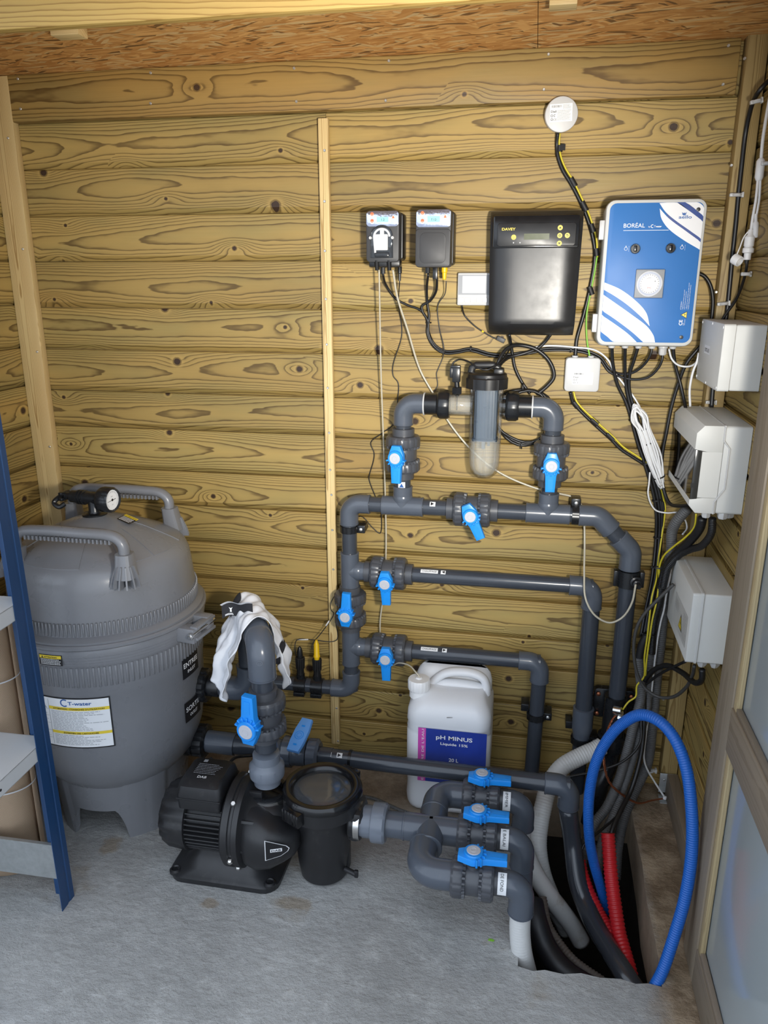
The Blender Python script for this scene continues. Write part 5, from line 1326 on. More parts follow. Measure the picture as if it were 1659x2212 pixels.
P = Print(lambda u, v, w_: Mh @ V((u, v, .0142 + w_))); P.ring(0, 0, .013, .015, 'handle_blue'); P.ring(0, 0, .007, .0085, 'handle_blue'); P.rect(-.006, .030, .006, .036, 'handle_blue'); P.rect(-.006, -.036, .006, -.030, 'handle_blue'); P.build(hv, {'handle_blue': 'moulded_mark'})

# ------------------------------------------------------------------ white cloth draped over the pipe
ca_ = V((XD, YD, ztop)) ; cb_ = V((xe, YE, ztop)); dl = (cb_ - ca_); Ld = dl.length; dn = dl.normalized(); cn = V((dn.y, -dn.x, 0)).normalized()
if cn.x < 0: cn = -cn                                            # cn points right
rg = random.Random(11); PH = [rg.uniform(0, 6.28) for _ in range(12)]
def cloth(u, v):
    s = .060 + (Ld * .84 - .035) * v + .010 * math.sin(u * 9 + 1); a = (u - .56) * 2
    left = .172 + .050 * math.sin(4.6 * v + .2) - .04 * v; right = .150 + .045 * math.sin(5.5 * v + .5)
    R = R6 * 1.22 + .006; q = R * PI / 2 * .96
    L = a / 1.12 * (left + q) if a < 0 else a / .88 * (right + q)
    sg = -1 if L < 0 else 1; L = abs(L)
    fold = math.sin(s * 62 + PH[0] + sg + L * 5) * .6 + math.sin(s * 118 + PH[1] * sg - L * 11) * .35 + math.sin(s * 33 + PH[2] + L * 12) * .6 + .3 * math.sin(L * 70 + s * 40 + PH[6]) + .10 * math.sin(L * 150 - s * 190 + PH[7]) + .08 * math.sin(s * 260 + L * 60 + PH[8])
    C = ca_ + dn * s
    if L < q:
        th = L / R; p = C + cn * (sg * R * math.sin(th)) + Z_ * (R * math.cos(th)); return p + Z_ * (.005 + .0045 * math.sin(s * 75 + L * 55 * sg + PH[4]) + .003 * math.sin(s * 160 - L * 80 * sg))
    h = L - q; t_ = min(1, h / .06)
    out = R + .020 * t_ * (1 if sg > 0 else 1.6) * math.sin(min(1, h / .20) * 1.3) + fold * .0125 * t_ * (1 if sg > 0 else 1.35) + (.016 if sg < 0 else .012) * math.sin(min(1, h / .16) * 1.5) * (1 - v * .4)
    fl = -.030 * (h / .3) * (1 if sg < 0 else .2)
    out += (h / .22) ** .85 * ((.008 + .020 * v) if sg < 0 else (.006 + .060 * v))
    return C + cn * (sg * out) - dn * (fl * -1 if False else -fl * .4) + Z_ * (R * math.cos(PI / 2 * .96) - h + .008 * math.sin(s * 70 + PH[5]) * t_)
mb = MB().grid(cloth, 90, 46)
o = obj('cloth_rag', mb, MT['cloth_white'], sharp=None); tag(o, 'crumpled white t-shirt rag draped over the grey pipe above the pump', 'cloth')
md = o.modifiers.new('thick', 'SOLIDIFY'); md.thickness = .0022; md.offset = 1
def patch(nm, u0, u1, v0, v1, key, lift, lab=None, n=14):
    def fn(a, b):
        u, v = u0 + (u1 - u0) * a, v0 + (v1 - v0) * b; p = cloth(u, v); e = .004
        nn = (cloth(u + e, v) - p).cross(cloth(u, v + e) - p).normalized()
        if nn.dot(CAM_P - p) < 0: nn = -nn
        return p + nn * lift
    return obj(nm, MB().grid(fn, n, n), MT[key], o, lab, sharp=None)
patch('collar', .30, .50, .80, .985, 'cloth_black', .006, 'black neck tape')
patch('hem', .84, .88, .02, .55, 'cloth_black', .0045, 'black sleeve seam')
def tagfn(u, v, w_): p = atY(505 + u * 900, 1332 - v * 900, -.50); return p + V((0, -w_, 0))
mb = MB(); base = atY(515, 1322, -.47)
def flap(a, b): return base + V((-.042 + .098 * a, -.020 + .012 * math.sin(a * 5), -.016 + .040 * b + .018 * a + .004 * math.sin(a * 9)))
obj('collar_flap', MB().grid(flap, 16, 6), MT['cloth_black'], o, 'black collar flap with neck print', sharp=None)
obj('collar_edge', MB().grid(lambda a, b: flap(a, 1) + V((0, -.004 + .006 * math.cos(b * 3), -.002 + .010 * b)), 16, 5), MT['cloth_white'], o, sharp=None)
P = Print(lambda u, v, w_: flap(u / .098, v / .04) + V((0, -w_ - .001, 0))); P.poly([(.021, .012), (.026, .012), (.0255, .020), (.029, .027), (.0245, .024), (.0225, .024), (.018, .027), (.0215, .020)], 'ink_white'); P.lines(.008, .034, .003, .009, 2, .002, 'ink_white', 5, .2); P.build(o, {'ink_white': 'neck_print'})

# ------------------------------------------------------------------ pump with strainer pot
YM, ZM = -.625, .168
t = thing('pool_pump', 'black pool pump with clear-lidded strainer pot on the floor', 'pump', (-.80, -.62, 0))
def rr3(x0, x1, y0, y1, r, z, n=5): return [V((a, b, z)) for a, b in rrect(x1 - x0, y1 - y0, r, n, (x0 + x1) / 2, (y0 + y1) / 2)]
mb = MB(); mb.loft([rr3(-.955, -.628, -.720, -.500, .045, .001), rr3(-.957, -.626, -.722, -.498, .047, .018), rr3(-.950, -.634, -.716, -.506, .050, .024), rr3(-.925, -.660, -.700, -.525, .055, .034), rr3(-.895, -.690, -.680, -.560, .05, .075), rr3(-.885, -.695, -.672, -.572, .045, .12)])
for (x, y) in ((-.935, -.700), (-.650, -.700), (-.650, -.520), (-.935, -.520)): mb.lathe([(.018, .018), (.018, .026), (.012, .030), (.010, .026), (0, .026)], 16, mat4((x, y, 0)))
obj('base', mb, MT['pump_black'], t)
mb = MB(); FX = mat4((0, YM, ZM), frame(X_))
mb.lathe([(0, -.985), (.060, -.983), (.086, -.972), (.099, -.948), (.102, -.915), (.102, -.893), (.094, -.891)], 64, FX, lambda r, z, k, seg: r - (.004 if .07 < r < .1075 and z < -.905 and k % 4 < 2 else 0))
obj('fan_cover', mb, MT['pump_black'], t, 'ribbed fan cover')
mb = MB(); mb.cyl((-.90, YM, ZM), (-.765, YM, ZM), .080, 40)
for k in range(40):
    a = 2 * PI * k / 40
    if 50 < math.degrees(a) % 360 < 130 and False: continue
    M = FX @ Matrix.Rotation(a, 4, 'Z'); mb.box((.085, 0, -.828), (.022, .0042, .128), .001, M, 1)
obj('motor_fins', mb, MT['pump_black'], t, 'finned motor body', sharp=25)
mb = MB(); mb.loft([rr3(-.912, -.785, YM - .075, YM + .070, .012, ZM + .070), rr3(-.914, -.783, YM - .077, YM + .072, .012, ZM + .115), rr3(-.912, -.785, YM - .070, YM + .066, .018, ZM + .140), rr3(-.905, -.792, YM - .050, YM + .052, .02, ZM + .152)])
mb.box2((-.914, YM - .079, ZM + .102), (-.783, YM + .074, ZM + .107), .001)
tb_ = obj('terminal_box', mb, MT['pump_black'], t)
P = Print(flat((-.895, YM - .045, ZM + .1523), X_, Y_)); P.text('DAB', .045, .004, .014, 'ink_white', 'c', bold=True); P.lines(.012, .086, .022, .072, 7, .0024, 'ink_grey', 5, .2); P.rect(.02, .078, .032, .090, 'ink_grey'); P.build(tb_)
mb = MB(); mb.lathe([(.09, -.778), (.122, -.776), (.129, -.770), (.129, -.752), (.125, -.749), (.125, -.742), (.129, -.739), (.128, -.724), (.112, -.716), (.096, -.704), (.086, -.670), (.080, -.640), (.06, -.615), (0, -.610)], 56, FX)
for a in range(0, 360, 45): mb.box((.100, 0, -.700), (.030, .010, .040), .003, FX @ Matrix.Rotation(math.radians(a + 10), 4, 'Z'))
mb.lathe([(.068, 0), (.060, z0 - .045 - ZM), (.050, z0 - .030 - ZM), (.048, z0 - .016 - ZM)], 32, mat4((XD, YD - .004, ZM), frame(Z_)))
obj('volute', mb, MT['pump_black'], t, 'rounded pump housing')
# cowl that tapers from the housing to the pot
def ring(cx, cy, cz, ry, rz, n=24, pw=.75):
    out = []
    for k in range(n):
        a = 2 * PI * k / n; c_, s_ = math.cos(a), math.sin(a)
        out.append(V((cx, cy + ry * math.copysign(abs(c_) ** pw, c_), cz + rz * math.copysign(abs(s_) ** pw, s_))))
    return out
mb = MB(); mb.loft([ring(-.715, YM - .012, ZM - .012, .100, .098, 24, .9), ring(-.680, YM - .030, ZM - .010, .098, .092, 24, .8), ring(-.635, YM - .050, ZM - .008, .080, .070), ring(-.600, YM - .058, ZM - .006, .052, .050), ring(-.575, YM - .055, ZM - .004, .034, .036), ring(-.565, YM - .050, ZM - .004, .018, .020)])
obj('cowl', mb, MT['pump_black'], t, sharp=50)
bc = V((-.606, -.752, ZM + .020)); bu = V((1, .42, -.02)).normalized(); bv = V((.06, -.14, 1)).normalized()
P = Print(flat(bc, bu, bv)); tri = [(-.030, -.034), (.010, -.024), (.028, -.010), (.032, .000), (.024, .010), (-.030, .036)]
P.poly([(a * 1.08, b * 1.08) for a, b in tri], 'ink_white', .000); P.poly(tri, 'ink', .0008); P.rect(-.018, -.007, .014, .005, 'ink_white', .0014); P.text('DAB', -.002, -.0045, .0095, 'ink', 'c', wid=.026, bold=True, lift=.002); P.build(t, {'ink': 'badge', 'ink_white': 'badge_trim'})
for a in (60, 125, 200, 238):
    mb = MB(); y, z = YM + .126 * math.cos(math.radians(a + 90)), ZM + .126 * math.sin(math.radians(a + 90)); mb.lathe([(.0085, 0), (.0085, .007), (.006, .010), (0, .010)], 6, mat4((-.748, y, z), frame(V((0, y - YM, z - ZM)))).copy() if False else mat4((-.745, YM + .127 * math.cos(math.radians(a)), ZM + .127 * math.sin(math.radians(a))), frame(V((.1, math.cos(math.radians(a)), math.sin(math.radians(a)))))))
    obj('housing_bolt', mb, MT['steel'], t, 'bright housing bolt')
mb = MB(); mb.lathe([(.056, z0 - .030), (.058, z0 - .012), (.058, z0 + .004), (.052, z0 + .006), (.044, z0 + .004), (.044, z0 - .010)], 36, mat4((XD, YD, 0), frame(Z_)), cap=False); obj('outlet_collar', mb, MT['pvc_black'], t)
mb = MB(); mb.lathe([(.0585, z0 - .018), (.0605, z0 - .018), (.0605, z0 - .004), (.0585, z0 - .004)], 36, mat4((XD, YD, 0), frame(Z_)), cap=False); obj('outlet_ring', mb, MT['steel'], t, 'steel outlet ring')
PO = V((-.517, -.60, 0)); PM = Matrix.Translation(PO); zlid = .292
mb = MB(); mb.lathe([(0, .001), (.056, .002), (.068, .010), (.074, .05), (.078, .10), (.083, .17), (.086, .215), (.100, .225), (.1115, .235), (.1120, zlid - .018), (.106, zlid - .016)], 48, PM)
mb.box2((PO.x + .066, PO.y - .012, .03), (PO.x + .078, PO.y + .012, .19), .003)
mb.cyl(PO + V((.07, -.03, .045)), PO + V((.105, -.045, .045)), .008, 10); mb.box(PO + V((.106, -.046, .048)), (.012, .010, .024), .003)
mb.box(PO + V((.10, 0, .20)), (.05, .10, .10), .02)
obj('strainer_pot', mb, MT['pump_black'], t)
mb = MB(); mb.lathe([(.098, zlid - .020), (.1135, zlid - .019), (.1140, zlid - .006), (.108, zlid + .004), (.098, zlid + .006), (.090, zlid + .003), (.084, zlid - .004), (.082, zlid - .010)], 72, PM, lambda r, z, k, seg: r + (.0015 if r > .113 and k % 12 < 2 else 0), cap=False)
for a in (-118, 62):
    M = PM @ Matrix.Rotation(math.radians(a), 4, 'Z'); mb.box((.112, 0, zlid - .030), (.040, .062, .040), .004, M); 
    for k in range(6): mb.box((.130, -.027 + k * .011, zlid - .028), (.006, .004, .036), .001, M, 1)
obj('lid_ring', mb, MT['black_gloss'], t, 'wet black lid ring')
mb = MB(); mb.lathe([(.083, zlid - .008), (.078, zlid - .004), (.05, zlid - .001), (0, zlid)], 48, PM, cap=False); obj('lid_window', mb, MT['clear_sky_sheen'], t, 'clear domed lid')
mb = MB(); mb.lathe([(.0815, zlid - .02), (.079, .225)], 40, PM, cap=False); mb.lathe([(.080, zlid - .034), (0, zlid - .034)], 40, PM, cap=False)
for k in range(22):
    x = -.072 + k * .0068; L = math.sqrt(max(.0001, .076 ** 2 - x * x)); mb.box(PO + V((x, 0, zlid - .031)), (.0026, 2 * L, .005))
obj('basket', mb, MT['basket'], t, 'grey slotted basket')
obj('water', MB().lathe([(.0805, zlid - .024), (0, zlid - .024)], 40, PM, cap=False), MT['water'], t)
ZS_ = .197
mb = MB(); mb.cyl((-.43, YM + .02, ZS_), (-.402, -.605, ZS_), .052, 32); obj('suction_neck', mb, MT['pvc_black'], t)
mb = MB(); mb.lathe([(.051, 0), (.0535, 0), (.0535, .016), (.051, .016)], 36, mat4((-.418, -.605, ZS_), frame(X_)), cap=False); obj('suction_ring', mb, MT['steel'], t, 'steel suction ring')

# ------------------------------------------------------------------ suction manifold with three branches
YC = -.605; XC = -.205; YN_, YB_ = -.770, -.442
t = thing('suction_manifold', 'grey manifold of one cross and two elbows feeding the pump from three valves', 'pipe', (XC, YC, 0))
mb = MB(); mb.lathe([(.036, -.405), (.044, -.403), (.044, -.372), (.040, -.370)], 40, mat4((0, YC, ZS_), frame(X_)), gear(16, .0012)); mb.lathe([(.044, -.372), (.0535, -.370), (.0545, -.366), (.0545, -.336), (.050, -.330), (.040, -.329)], 64, mat4((0, YC, ZS_), frame(X_)), lambda r, z, k, seg: r + (.0008 if r > .054 and k % 8 < 6 else 0))
obj('union_nut', mb, MT['pvc_light'], t)
pipe(t, (-.335, YC, ZS_), (-.10, YC, ZS_), .0365, 'pvc')
tee(t, (XC, YC, ZS_), X_, Y_, R6, .078, both=True, name='cross')
LY = abs(YN_ - YC)
elbow(t, (XC - .010, YN_, ZS_), Y_, X_, R6, .098); elbow(t, (XC, YB_, ZS_), -Y_, X_, R6, .098)
XV = -.077
for yb in (YN_, YC, YB_): pipe(t, (XC + .05, yb, ZS_), (XV - .05, yb, ZS_), R6)
for yb, lab, word, n_ in ((YN_, 'nearest of three floor ball valves, marked DE FOND', 'DE FOND', 'near'), (YC, 'middle of three floor ball valves, marked BALAI', 'E BALAI', 'middle'), (YB_, 'farthest of three floor ball valves, marked with letters MMER', 'IMMER', 'far')):
    valve(lab + ', lever pointing right', (XV, yb, ZS_), X_, Z_ + V((0, -.10, 0)) if False else Z_, X_, 1.06, .96)
    xe_ = .048
    t = thing('pipe_run', {'near': 'nearest of three grey elbows bending down into the floor hole', 'middle': 'middle of three grey elbows bending down into the floor hole', 'far': 'farthest of three grey elbows bending down beside the white hose'}[n_], 'pipe', (xe_, yb, 0))
    pipe(t, (XV + .05, yb, ZS_), (xe_ - .04, yb, ZS_), .0295, 'pvc'); elbow(t, (xe_, yb, ZS_), -X_, -Z_, .0268, .086)
    if n_ == 'middle': pipe(t, (xe_, yb, ZS_ - .05), (xe_ + .01, yb, -.15), .030, 'pvc')
    P = Print(lambda u, v, w_, yb=yb: V((xe_ - .050 + u, yb - (.0345 + w_) * math.cos(.80 + v / .0345), ZS_ + (.0345 + w_) * math.sin(.80 + v / .0345))))
    P.rect(-.011, -.036, .011, .020, 'paper', .0022, 1)
    m_ = P.mb('paper'); 
    P.ink = {}
    for q in range(8): P.rect(-.011, -.036 + q * .007, .011, -.029 + q * .007, 'paper', .0016)
    P.text(word, -.0045, .016, .0115, 'ink', 'l', wid=.040, ang=-90, lift=.0024); P.build(t, {'paper': 'sticker'})

# ------------------------------------------------------------------ white jerrycan
JX0, JX1, JY0, JY1 = -.330, -.062, -.285, -.050
t = thing('jerrycan', 'large white jerrycan with blue pH MINUS label standing against the wall', 'jerrycan', ((JX0 + JX1) / 2, (JY0 + JY1) / 2, 0))
def jr(z, ins, r=.045, fr=0): return rr3(JX0 + ins, JX1 - ins, JY0 + ins + fr, JY1 - ins, r, z, 7)
prof = [(.001, .022, .03), (.006, .008, .04), (.022, .002, .045), (.05, 0, .045), (.09, .0025, .045), (.13, 0, .045), (.285, 0, .045), (.292, .003, .045), (.299, 0, .045), (.312, .003, .045), (.322, 0, .045), (.355, .002, .045), (.372, .008, .045), (.388, .018, .045)]
mb = MB(); rings = [jr(*q) for q in prof]
rings.append(rr3(JX0 + .026, JX1 - .026, JY0 + .040, JY1 - .024, .045, .402, 7)); rings.append(rr3(JX0 + .034, JX1 - .034, JY0 + .07, JY1 - .028, .04, .412, 7))
mb.loft(rings); obj('body', mb, MT['jerry'], t, sharp=None)
# back hump and handle bridge
yh = -.160
mb = MB(); xa = atY(925, 1490, yh).x; xb_ = JX1 - .022
hy = yh - .006
mb.tube(smooth([V((xa + .004, hy, .396)), V((xa + .026, hy, .422)), V((xa + .052, hy, .444)), V((xa + .090, hy, .455)), V((xb_ - .040, hy, .453)), V((xb_ - .012, hy, .438)), V((xb_ - .002, hy, .412)), V((xb_, hy, .385))], 7), .0135, 14, sq=(1.35, 1.0))
mb.tube(smooth([V((xa + .030, hy, .402)), V((xa + .06, hy, .412)), V((xb_ - .04, hy, .410)), V((xb_ - .006, hy, .400))], 6), .014, 12, sq=(1.5, 1.0))
obj('handle', mb, MT['jerry'], t, 'moulded carrying handle', sharp=50)
mb = MB(); mb.loft([rr3(JX0 + .006, JX1 - .006, -.155, JY1 - .006, .045, .36, 7), rr3(JX0 + .010, JX1 - .008, -.150, JY1 - .008, .045, .405, 7), rr3(JX0 + .018, JX1 - .014, -.142, JY1 - .012, .04, .428, 7), rr3(JX0 + .030, JX1 - .026, -.132, JY1 - .020, .034, .442, 7), rr3(JX0 + .05, JX1 - .045, -.120, JY1 - .034, .026, .449, 7)])
obj('rear_shoulder', mb, MT['jerry'], t, sharp=None)
cc = atY(905, 1481, -.215)
mb = MB(); mb.lathe([(.030, .385), (.030, cc.z - .012), (.0335, cc.z - .010), (.0345, cc.z - .006), (.0345, cc.z + .022), (.0325, cc.z + .026), (.012, cc.z + .027), (.008, cc.z + .031), (0, cc.z + .031)], 72, mat4((cc.x, cc.y, 0), frame(Z_)), lambda r, z, k, seg: r + (.0010 if r > .0343 and k % 4 < 2 else 0))
obj('screw_cap', mb, MT['white_bright'], t, 'white screw cap')
CAPT = V((cc.x, cc.y, cc.z + .031))
l0, l1 = wx(903, 1610, JY0), wx(1051, 1610, JY0); lz1 = wz(975, 1578, JY0); lz0 = .120
P = Print(flat((l0, JY0 - .0008, lz0), X_, Z_)); LW, LH = l1 - l0, lz1 - lz0
P.rect(0, 0, LW, LH, 'label_blue'); P.rect(0, 0, LW * .115, LH, 'label_pink', .0008); P.text('pH MINUS', LW * .53, LH - .034, .0195, 'ink_white', 'c', wid=LW * .53, bold=True, lift=.0012); P.text('Liquide 15%', LW * .53, LH - .0535, .0125, 'ink_white', 'c', wid=LW * .40, bold=True, lift=.0012)
P.text('20 L', LW * .53, LH - .1115, .0170, 'ink_white', 'c', wid=LW * .14, bold=True, lift=.0012); P.text('EQUILIBRE DE L’EAU', LW * .088, .004, .0105, 'ink_white', wid=LH - .008, ang=90, lift=.0012)
P.build(t, {'label_blue': 'label', 'label_pink': 'label_stripe'})
P = Print(flat((wx(972, 1550, JY0), JY0 - .0008, wz(972, 1551, JY0)), X_, Z_)); P.poly([(-.010, 0), (.0, .0012), (.008, .0022), (.008, .0034), (-.002, .0026), (-.010, .0018)], 'ink'); P.build(t, {'ink': 'pen_mark'})

# ------------------------------------------------------------------ shelf unit on the left
SX, SY = -1.186, -.822
t = thing('shelf_unit', 'blue steel shelf unit with pale grey shelves at the left edge', 'shelf', (SX, SY, 0))
def upright(x, y, sx, sy):
    mb = MB(); T_ = .0018
    sec = [(0, 0), (0, sy * .017), (-sx * .0022, sy * .020), (-sx * .0022, sy * .027), (0, sy * .030), (0, sy * .058), (-sx * T_, sy * .058), (-sx * T_, sy * .002), (-sx * .056, sy * .002), (-sx * .056, 0)]
    if sx * sy < 0: sec = sec[::-1]
    mb.prism([(x + a, y + b) for a, b in sec], .0, 1.95)
    u = obj('upright', mb, MT['shelf_blue'], t, sharp=20)
    mb = MB()
    for k in range(46): mb.lathe([(.0042, .0), (.0042, .0008), (0, .0008)], 10, mat4((x - sx * .024, y + sy * .0022, .030 + k * .0415), frame(V((0, sy, 0)))))
    for k in range(46): mb.lathe([(.0030, .0), (.0030, .0008), (0, .0008)], 8, mat4((x - sx * .012, y + sy * .0022, .050 + k * .0415), frame(V((0, sy, 0)))))
    obj('post_hole', mb, MT['ink'], u, sharp=None)
    return u
upright(SX, SY, 1, -1); upright(XL + .02, SY, -1, -1); upright(SX, SY - .40, 1, 1); upright(XL + .02, SY - .40, -1, 1)
for z in (.514, .909, 1.42, 1.90):
    mb = MB(); mb.box2((XL + .022, SY - .398, z - .0015), (SX - .004, SY - .004, z)); mb.box2((SX - .0055, SY - .396, z - .040), (SX - .004, SY - .006, z)); mb.box2((XL + .022, SY - .398, z - .040), (SX - .004, SY - .3965, z)); mb.box2((XL + .022, SY - .0055, z - .040), (SX - .004, SY - .004, z)); mb.box2((SX - .014, SY - .396, z - .040), (SX - .004, SY - .006, z - .0385))
    sh = obj('shelf', mb, MT['shelf_grey'], t, sharp=20)
    mb = MB()
    for yy in (-.045, -.20): mb.lathe([(.0035, 0), (.0035, .0008), (0, .0008)], 12, mat4((SX - .004, SY + yy, z - .022), frame(X_)))
    mb.box((SX - .0035, SY - .014, z - .020), (.0012, .010, .008), .002)
    obj('bolt_hole', mb, MT['ink'], sh, sharp=None)
mb = MB(); mb.box2((XL + .02, SY - .006, .056), (SX - .030, SY - .0035, .176), .001); mb.box2((XL + .02, SY - .014, .172), (SX - .030, SY - .0035, .176)); br = obj('back_brace', mb, MT['galv'], t, 'galvanised lower back brace', sharp=20)
for z in (.075, .115): obj('bolt', MB().lathe([(.0045, 0), (.0045, .002), (.003, .0035), (0, .0038)], 14, mat4((SX - .020, SY - .004, z), frame(-Y_))), MT['zinc'], t)
t.rotation_euler = (0, -.012, 0)
# roll of woven screen behind the shelf
rc = V((-1.47, -.722, 0)); rl = random.Random(2)
def spiral(u, v): 
    a = 2 * PI * 3.0 * u; r = 1 - .07 * u * 3.0 + .02 * math.sin(a * 1.5 + 1); return V((.122 * r * math.cos(a), .082 * r * math.sin(a), .004 + .82 * v))
mb = MB().grid(spiral, 150, 14)
o = obj('screen_roll', mb, MT['weave'], sharp=None); o.location = rc; tag(o, 'standing roll of beige woven screen between the shelf and the filter', 'fabric roll')
md = o.modifiers.new('thick', 'SOLIDIFY'); md.thickness = .0012
for z in (.28, .62): obj('seam_line', MB().lathe([(.1255, -.002), (.1260, 0), (.1255, .002)], 48, Matrix.Translation((0, 0, z)) @ Matrix.Diagonal((1, .675, 1, 1)), cap=False), MT['jerry'], o, 'pale seam')

# ------------------------------------------------------------------ hoses, conduits and cables
def P3(pts, Y=None): return [atY(p[0], p[1], p[2] if len(p) > 2 else Y) for p in pts]
def cable(name, label, cat, pts, r, key, Y=None, group=None, n=7, seg=8):
    P = pts if isinstance(pts[0], Vector) else P3(pts, Y)
    return tag(obj(name, MB().tube(smooth(P, n), r, seg), MT[key], sharp=None), label, cat, group)
def conduit(name, label, cat, pts, r, key, Y=None, pitch=.006, depth=.0013, group=None, seg=14, per=4):
    P = pts if isinstance(pts[0], Vector) else P3(pts, Y)
    return tag(obj(name, MB().corrug(P, r, pitch, depth, seg, per), MT[key], sharp=None), label, cat, group)
def tie(parent, p, ax, r, name='cable_tie', key='rubber'):
    return obj(name, MB().lathe([(r, -.002), (r + .0014, -.002), (r + .0014, .002), (r, .002)], 14, mat4(p, frame(ax)), cap=False).box(V(p) + frame(ax) @ V((r + .002, 0, 0)), (.005, .005, .005), .001), MT[key], parent)

# hoses in the floor hole
h = conduit('blue_hose', 'bright blue corrugated hose arching out of the floor hole on the right', 'hose',
    [(1412, 2135, -.815), (1430, 2100, -.80), (1457, 2020, -.775), (1480, 1938, -.755), (1494, 1845, -.74), (1494, 1750, -.72), (1481, 1655, -.69), (1455, 1592, -.66), (1424, 1558, -.63), (1386, 1544, -.59), (1346, 1562, -.55), (1313, 1597, -.52), (1288, 1645, -.50), (1273, 1717, -.48), (1272, 1796, -.47), (1282, 1860, -.45), (1298, 1918, -.43), (1312, 1970, -.42)],
    .0150, 'hose_blue', pitch=.0060, depth=.0014, per=4)
conduit('red_conduit', 'right of two red corrugated conduits in the floor hole, open end up', 'conduit', [(1313, 1800, -.38), (1315, 1828, -.40), (1320, 1891, -.45), (1328, 1955, -.50), (1338, 2018, -.56), (1350, 2062, -.61), (1360, 2098, -.65), (1372, 2150, -.70)], .0215, 'conduit_red', pitch=.011, depth=.003, group=None)
conduit('red_conduit', 'left of two red corrugated conduits in the floor hole, behind the dark hose', 'conduit', [(1252, 1860, -.37), (1256, 1880, -.39), (1270, 1923, -.43), (1294, 1974, -.48), (1318, 2016, -.54), (1338, 2052, -.59), (1352, 2088, -.63), (1368, 2135, -.68)], .0200, 'conduit_red', pitch=.011, depth=.003)
hd_top = V((xel, YF, zo - .085))
cable('flexible_hose', 'glossy dark grey flexible hose from the floor pipe elbow into the hole', 'hose', [hd_top, atY(1236, 1815, -.365), atY(1240, 1853, -.385), atY(1248, 1905, -.42), atY(1263, 1950, -.46), atY(1286, 2000, -.53), atY(1312, 2045, -.60), atY(1345, 2098, -.68), atY(1385, 2160, -.74)], .0285, 'hose_dark', n=8, seg=20)
conduit('white_hose', 'thick white ribbed hose curving from the wall down behind the grey elbows', 'hose', [(1300, 1612, -.13), (1288, 1619, -.14), (1256, 1633, -.16), (1212, 1659, -.19), (1186, 1698, -.22), (1174, 1740, -.26), (1165, 1785, -.30), (1162, 1830, -.34), (1172, 1890, -.37), (1196, 1950, -.38), (1225, 2010, -.38)], .0285, 'hose_white', pitch=.0085, depth=.0011, seg=20)
cable('white_hose', 'smooth white hose under the farthest grey elbow, slanting right into the hole', 'hose', [V((.048, YB_, .125)), V((.050, YB_, .06)), atY(1152, 1880, -.45), atY(1182, 1928, -.46), atY(1212, 1967, -.45), atY(1238, 2003, -.44), atY(1256, 2035, -.44)], .0275, 'hose_white', seg=20)
conduit('white_hose', 'white hose under the nearest grey elbow, dropping straight into the hole', 'hose', [V((.048, YN_, .125)), V((.049, YN_ - .002, .06)), V((.056, YN_ - .006, 0)), V((.072, YN_ - .004, -.07)), V((.098, YN_, -.16))], .0272, 'hose_white', pitch=.008, depth=.0004, seg=22)
cable('black_sheath', 'wide black plastic sheath lying in the front of the floor hole', 'pipe', [(1150, 1950, -.57), (1158, 1990, -.62), (1178, 2045, -.66), (1220, 2100, -.71), (1300, 2150, -.745)], .032, 'sheath', seg=18)
conduit('brown_conduit', 'dusty brown corrugated conduit behind the black sheath in the hole', 'conduit', [(1172, 1940, -.50), (1184, 1998, -.565), (1206, 2034, -.60), (1240, 2075, -.645), (1310, 2125, -.69)], .013, 'sheath_brown', pitch=.009, depth=.002)
# grey and black conduits up the right corner
YQ = -.068
conduit('grey_conduit', 'rightmost grey corrugated conduit running from the breaker box to the floor', 'conduit', [(1486, 1098, -.10), (1463, 1124, -.085), (1452, 1147, YQ), (1450, 1190, YQ), (1441, 1248, YQ), (1434, 1312, YQ), (1428, 1377, YQ), (1421, 1442, YQ), (1415, 1507, YQ), (1411, 1550, YQ), (1408, 1580, YQ), (1398, 1652, YQ), (1376, 1700, -.10), (1350, 1760, -.16), (1335, 1830, -.22), (1330, 1900, -.28)], .0165, 'conduit_grey', pitch=.0065, depth=.0015, group='grey conduits in the right corner')
conduit('grey_conduit', 'leftmost grey corrugated conduit of the right corner, starting below a black sleeve', 'conduit', [(1380, 1420, -.11), (1381, 1445, -.11), (1385, 1486, -.11), (1383, 1515, -.115), (1370, 1560, -.13), (1355, 1622, -.15), (1336, 1686, -.18), (1311, 1743, -.22), (1283, 1781, -.26), (1264, 1828, -.30), (1257, 1880, -.34), (1262, 1930, -.38)], .0155, 'conduit_grey', pitch=.0065, depth=.0015, group='grey conduits in the right corner')
conduit('grey_conduit', 'middle grey corrugated conduit of the three in the right corner', 'conduit', [(1404, 1408, -.09), (1402, 1445, -.09), (1400, 1487, -.09), (1397, 1530, -.10), (1380, 1591, -.12), (1362, 1654, -.15), (1340, 1720, -.19), (1324, 1765, -.24), (1300, 1820, -.29), (1290, 1900, -.36)], .0145, 'conduit_grey', pitch=.0065, depth=.0015, group='grey conduits in the right corner')
conduit('black_conduit', 'black corrugated conduit from the breaker box glands down to a grey conduit', 'conduit', [(1517, 1120, -.30), (1512, 1140, -.28), (1491, 1168, -.22), (1463, 1194, -.16), (1441, 1221, -.13), (1430, 1254, -.12), (1424, 1300, -.11), (1414, 1340, -.10), (1407, 1412, -.10)], .0125, 'cable', pitch=.005, depth=.0012)
conduit('black_conduit', 'outer black corrugated conduit looping under the breaker box', 'conduit', [(1539, 1120, -.32), (1537, 1150, -.31), (1517, 1178, -.27), (1491, 1187, -.21), (1466, 1200, -.17), (1442, 1228, -.15), (1432, 1270, -.14)], .0105, 'cable', pitch=.005, depth=.0012)
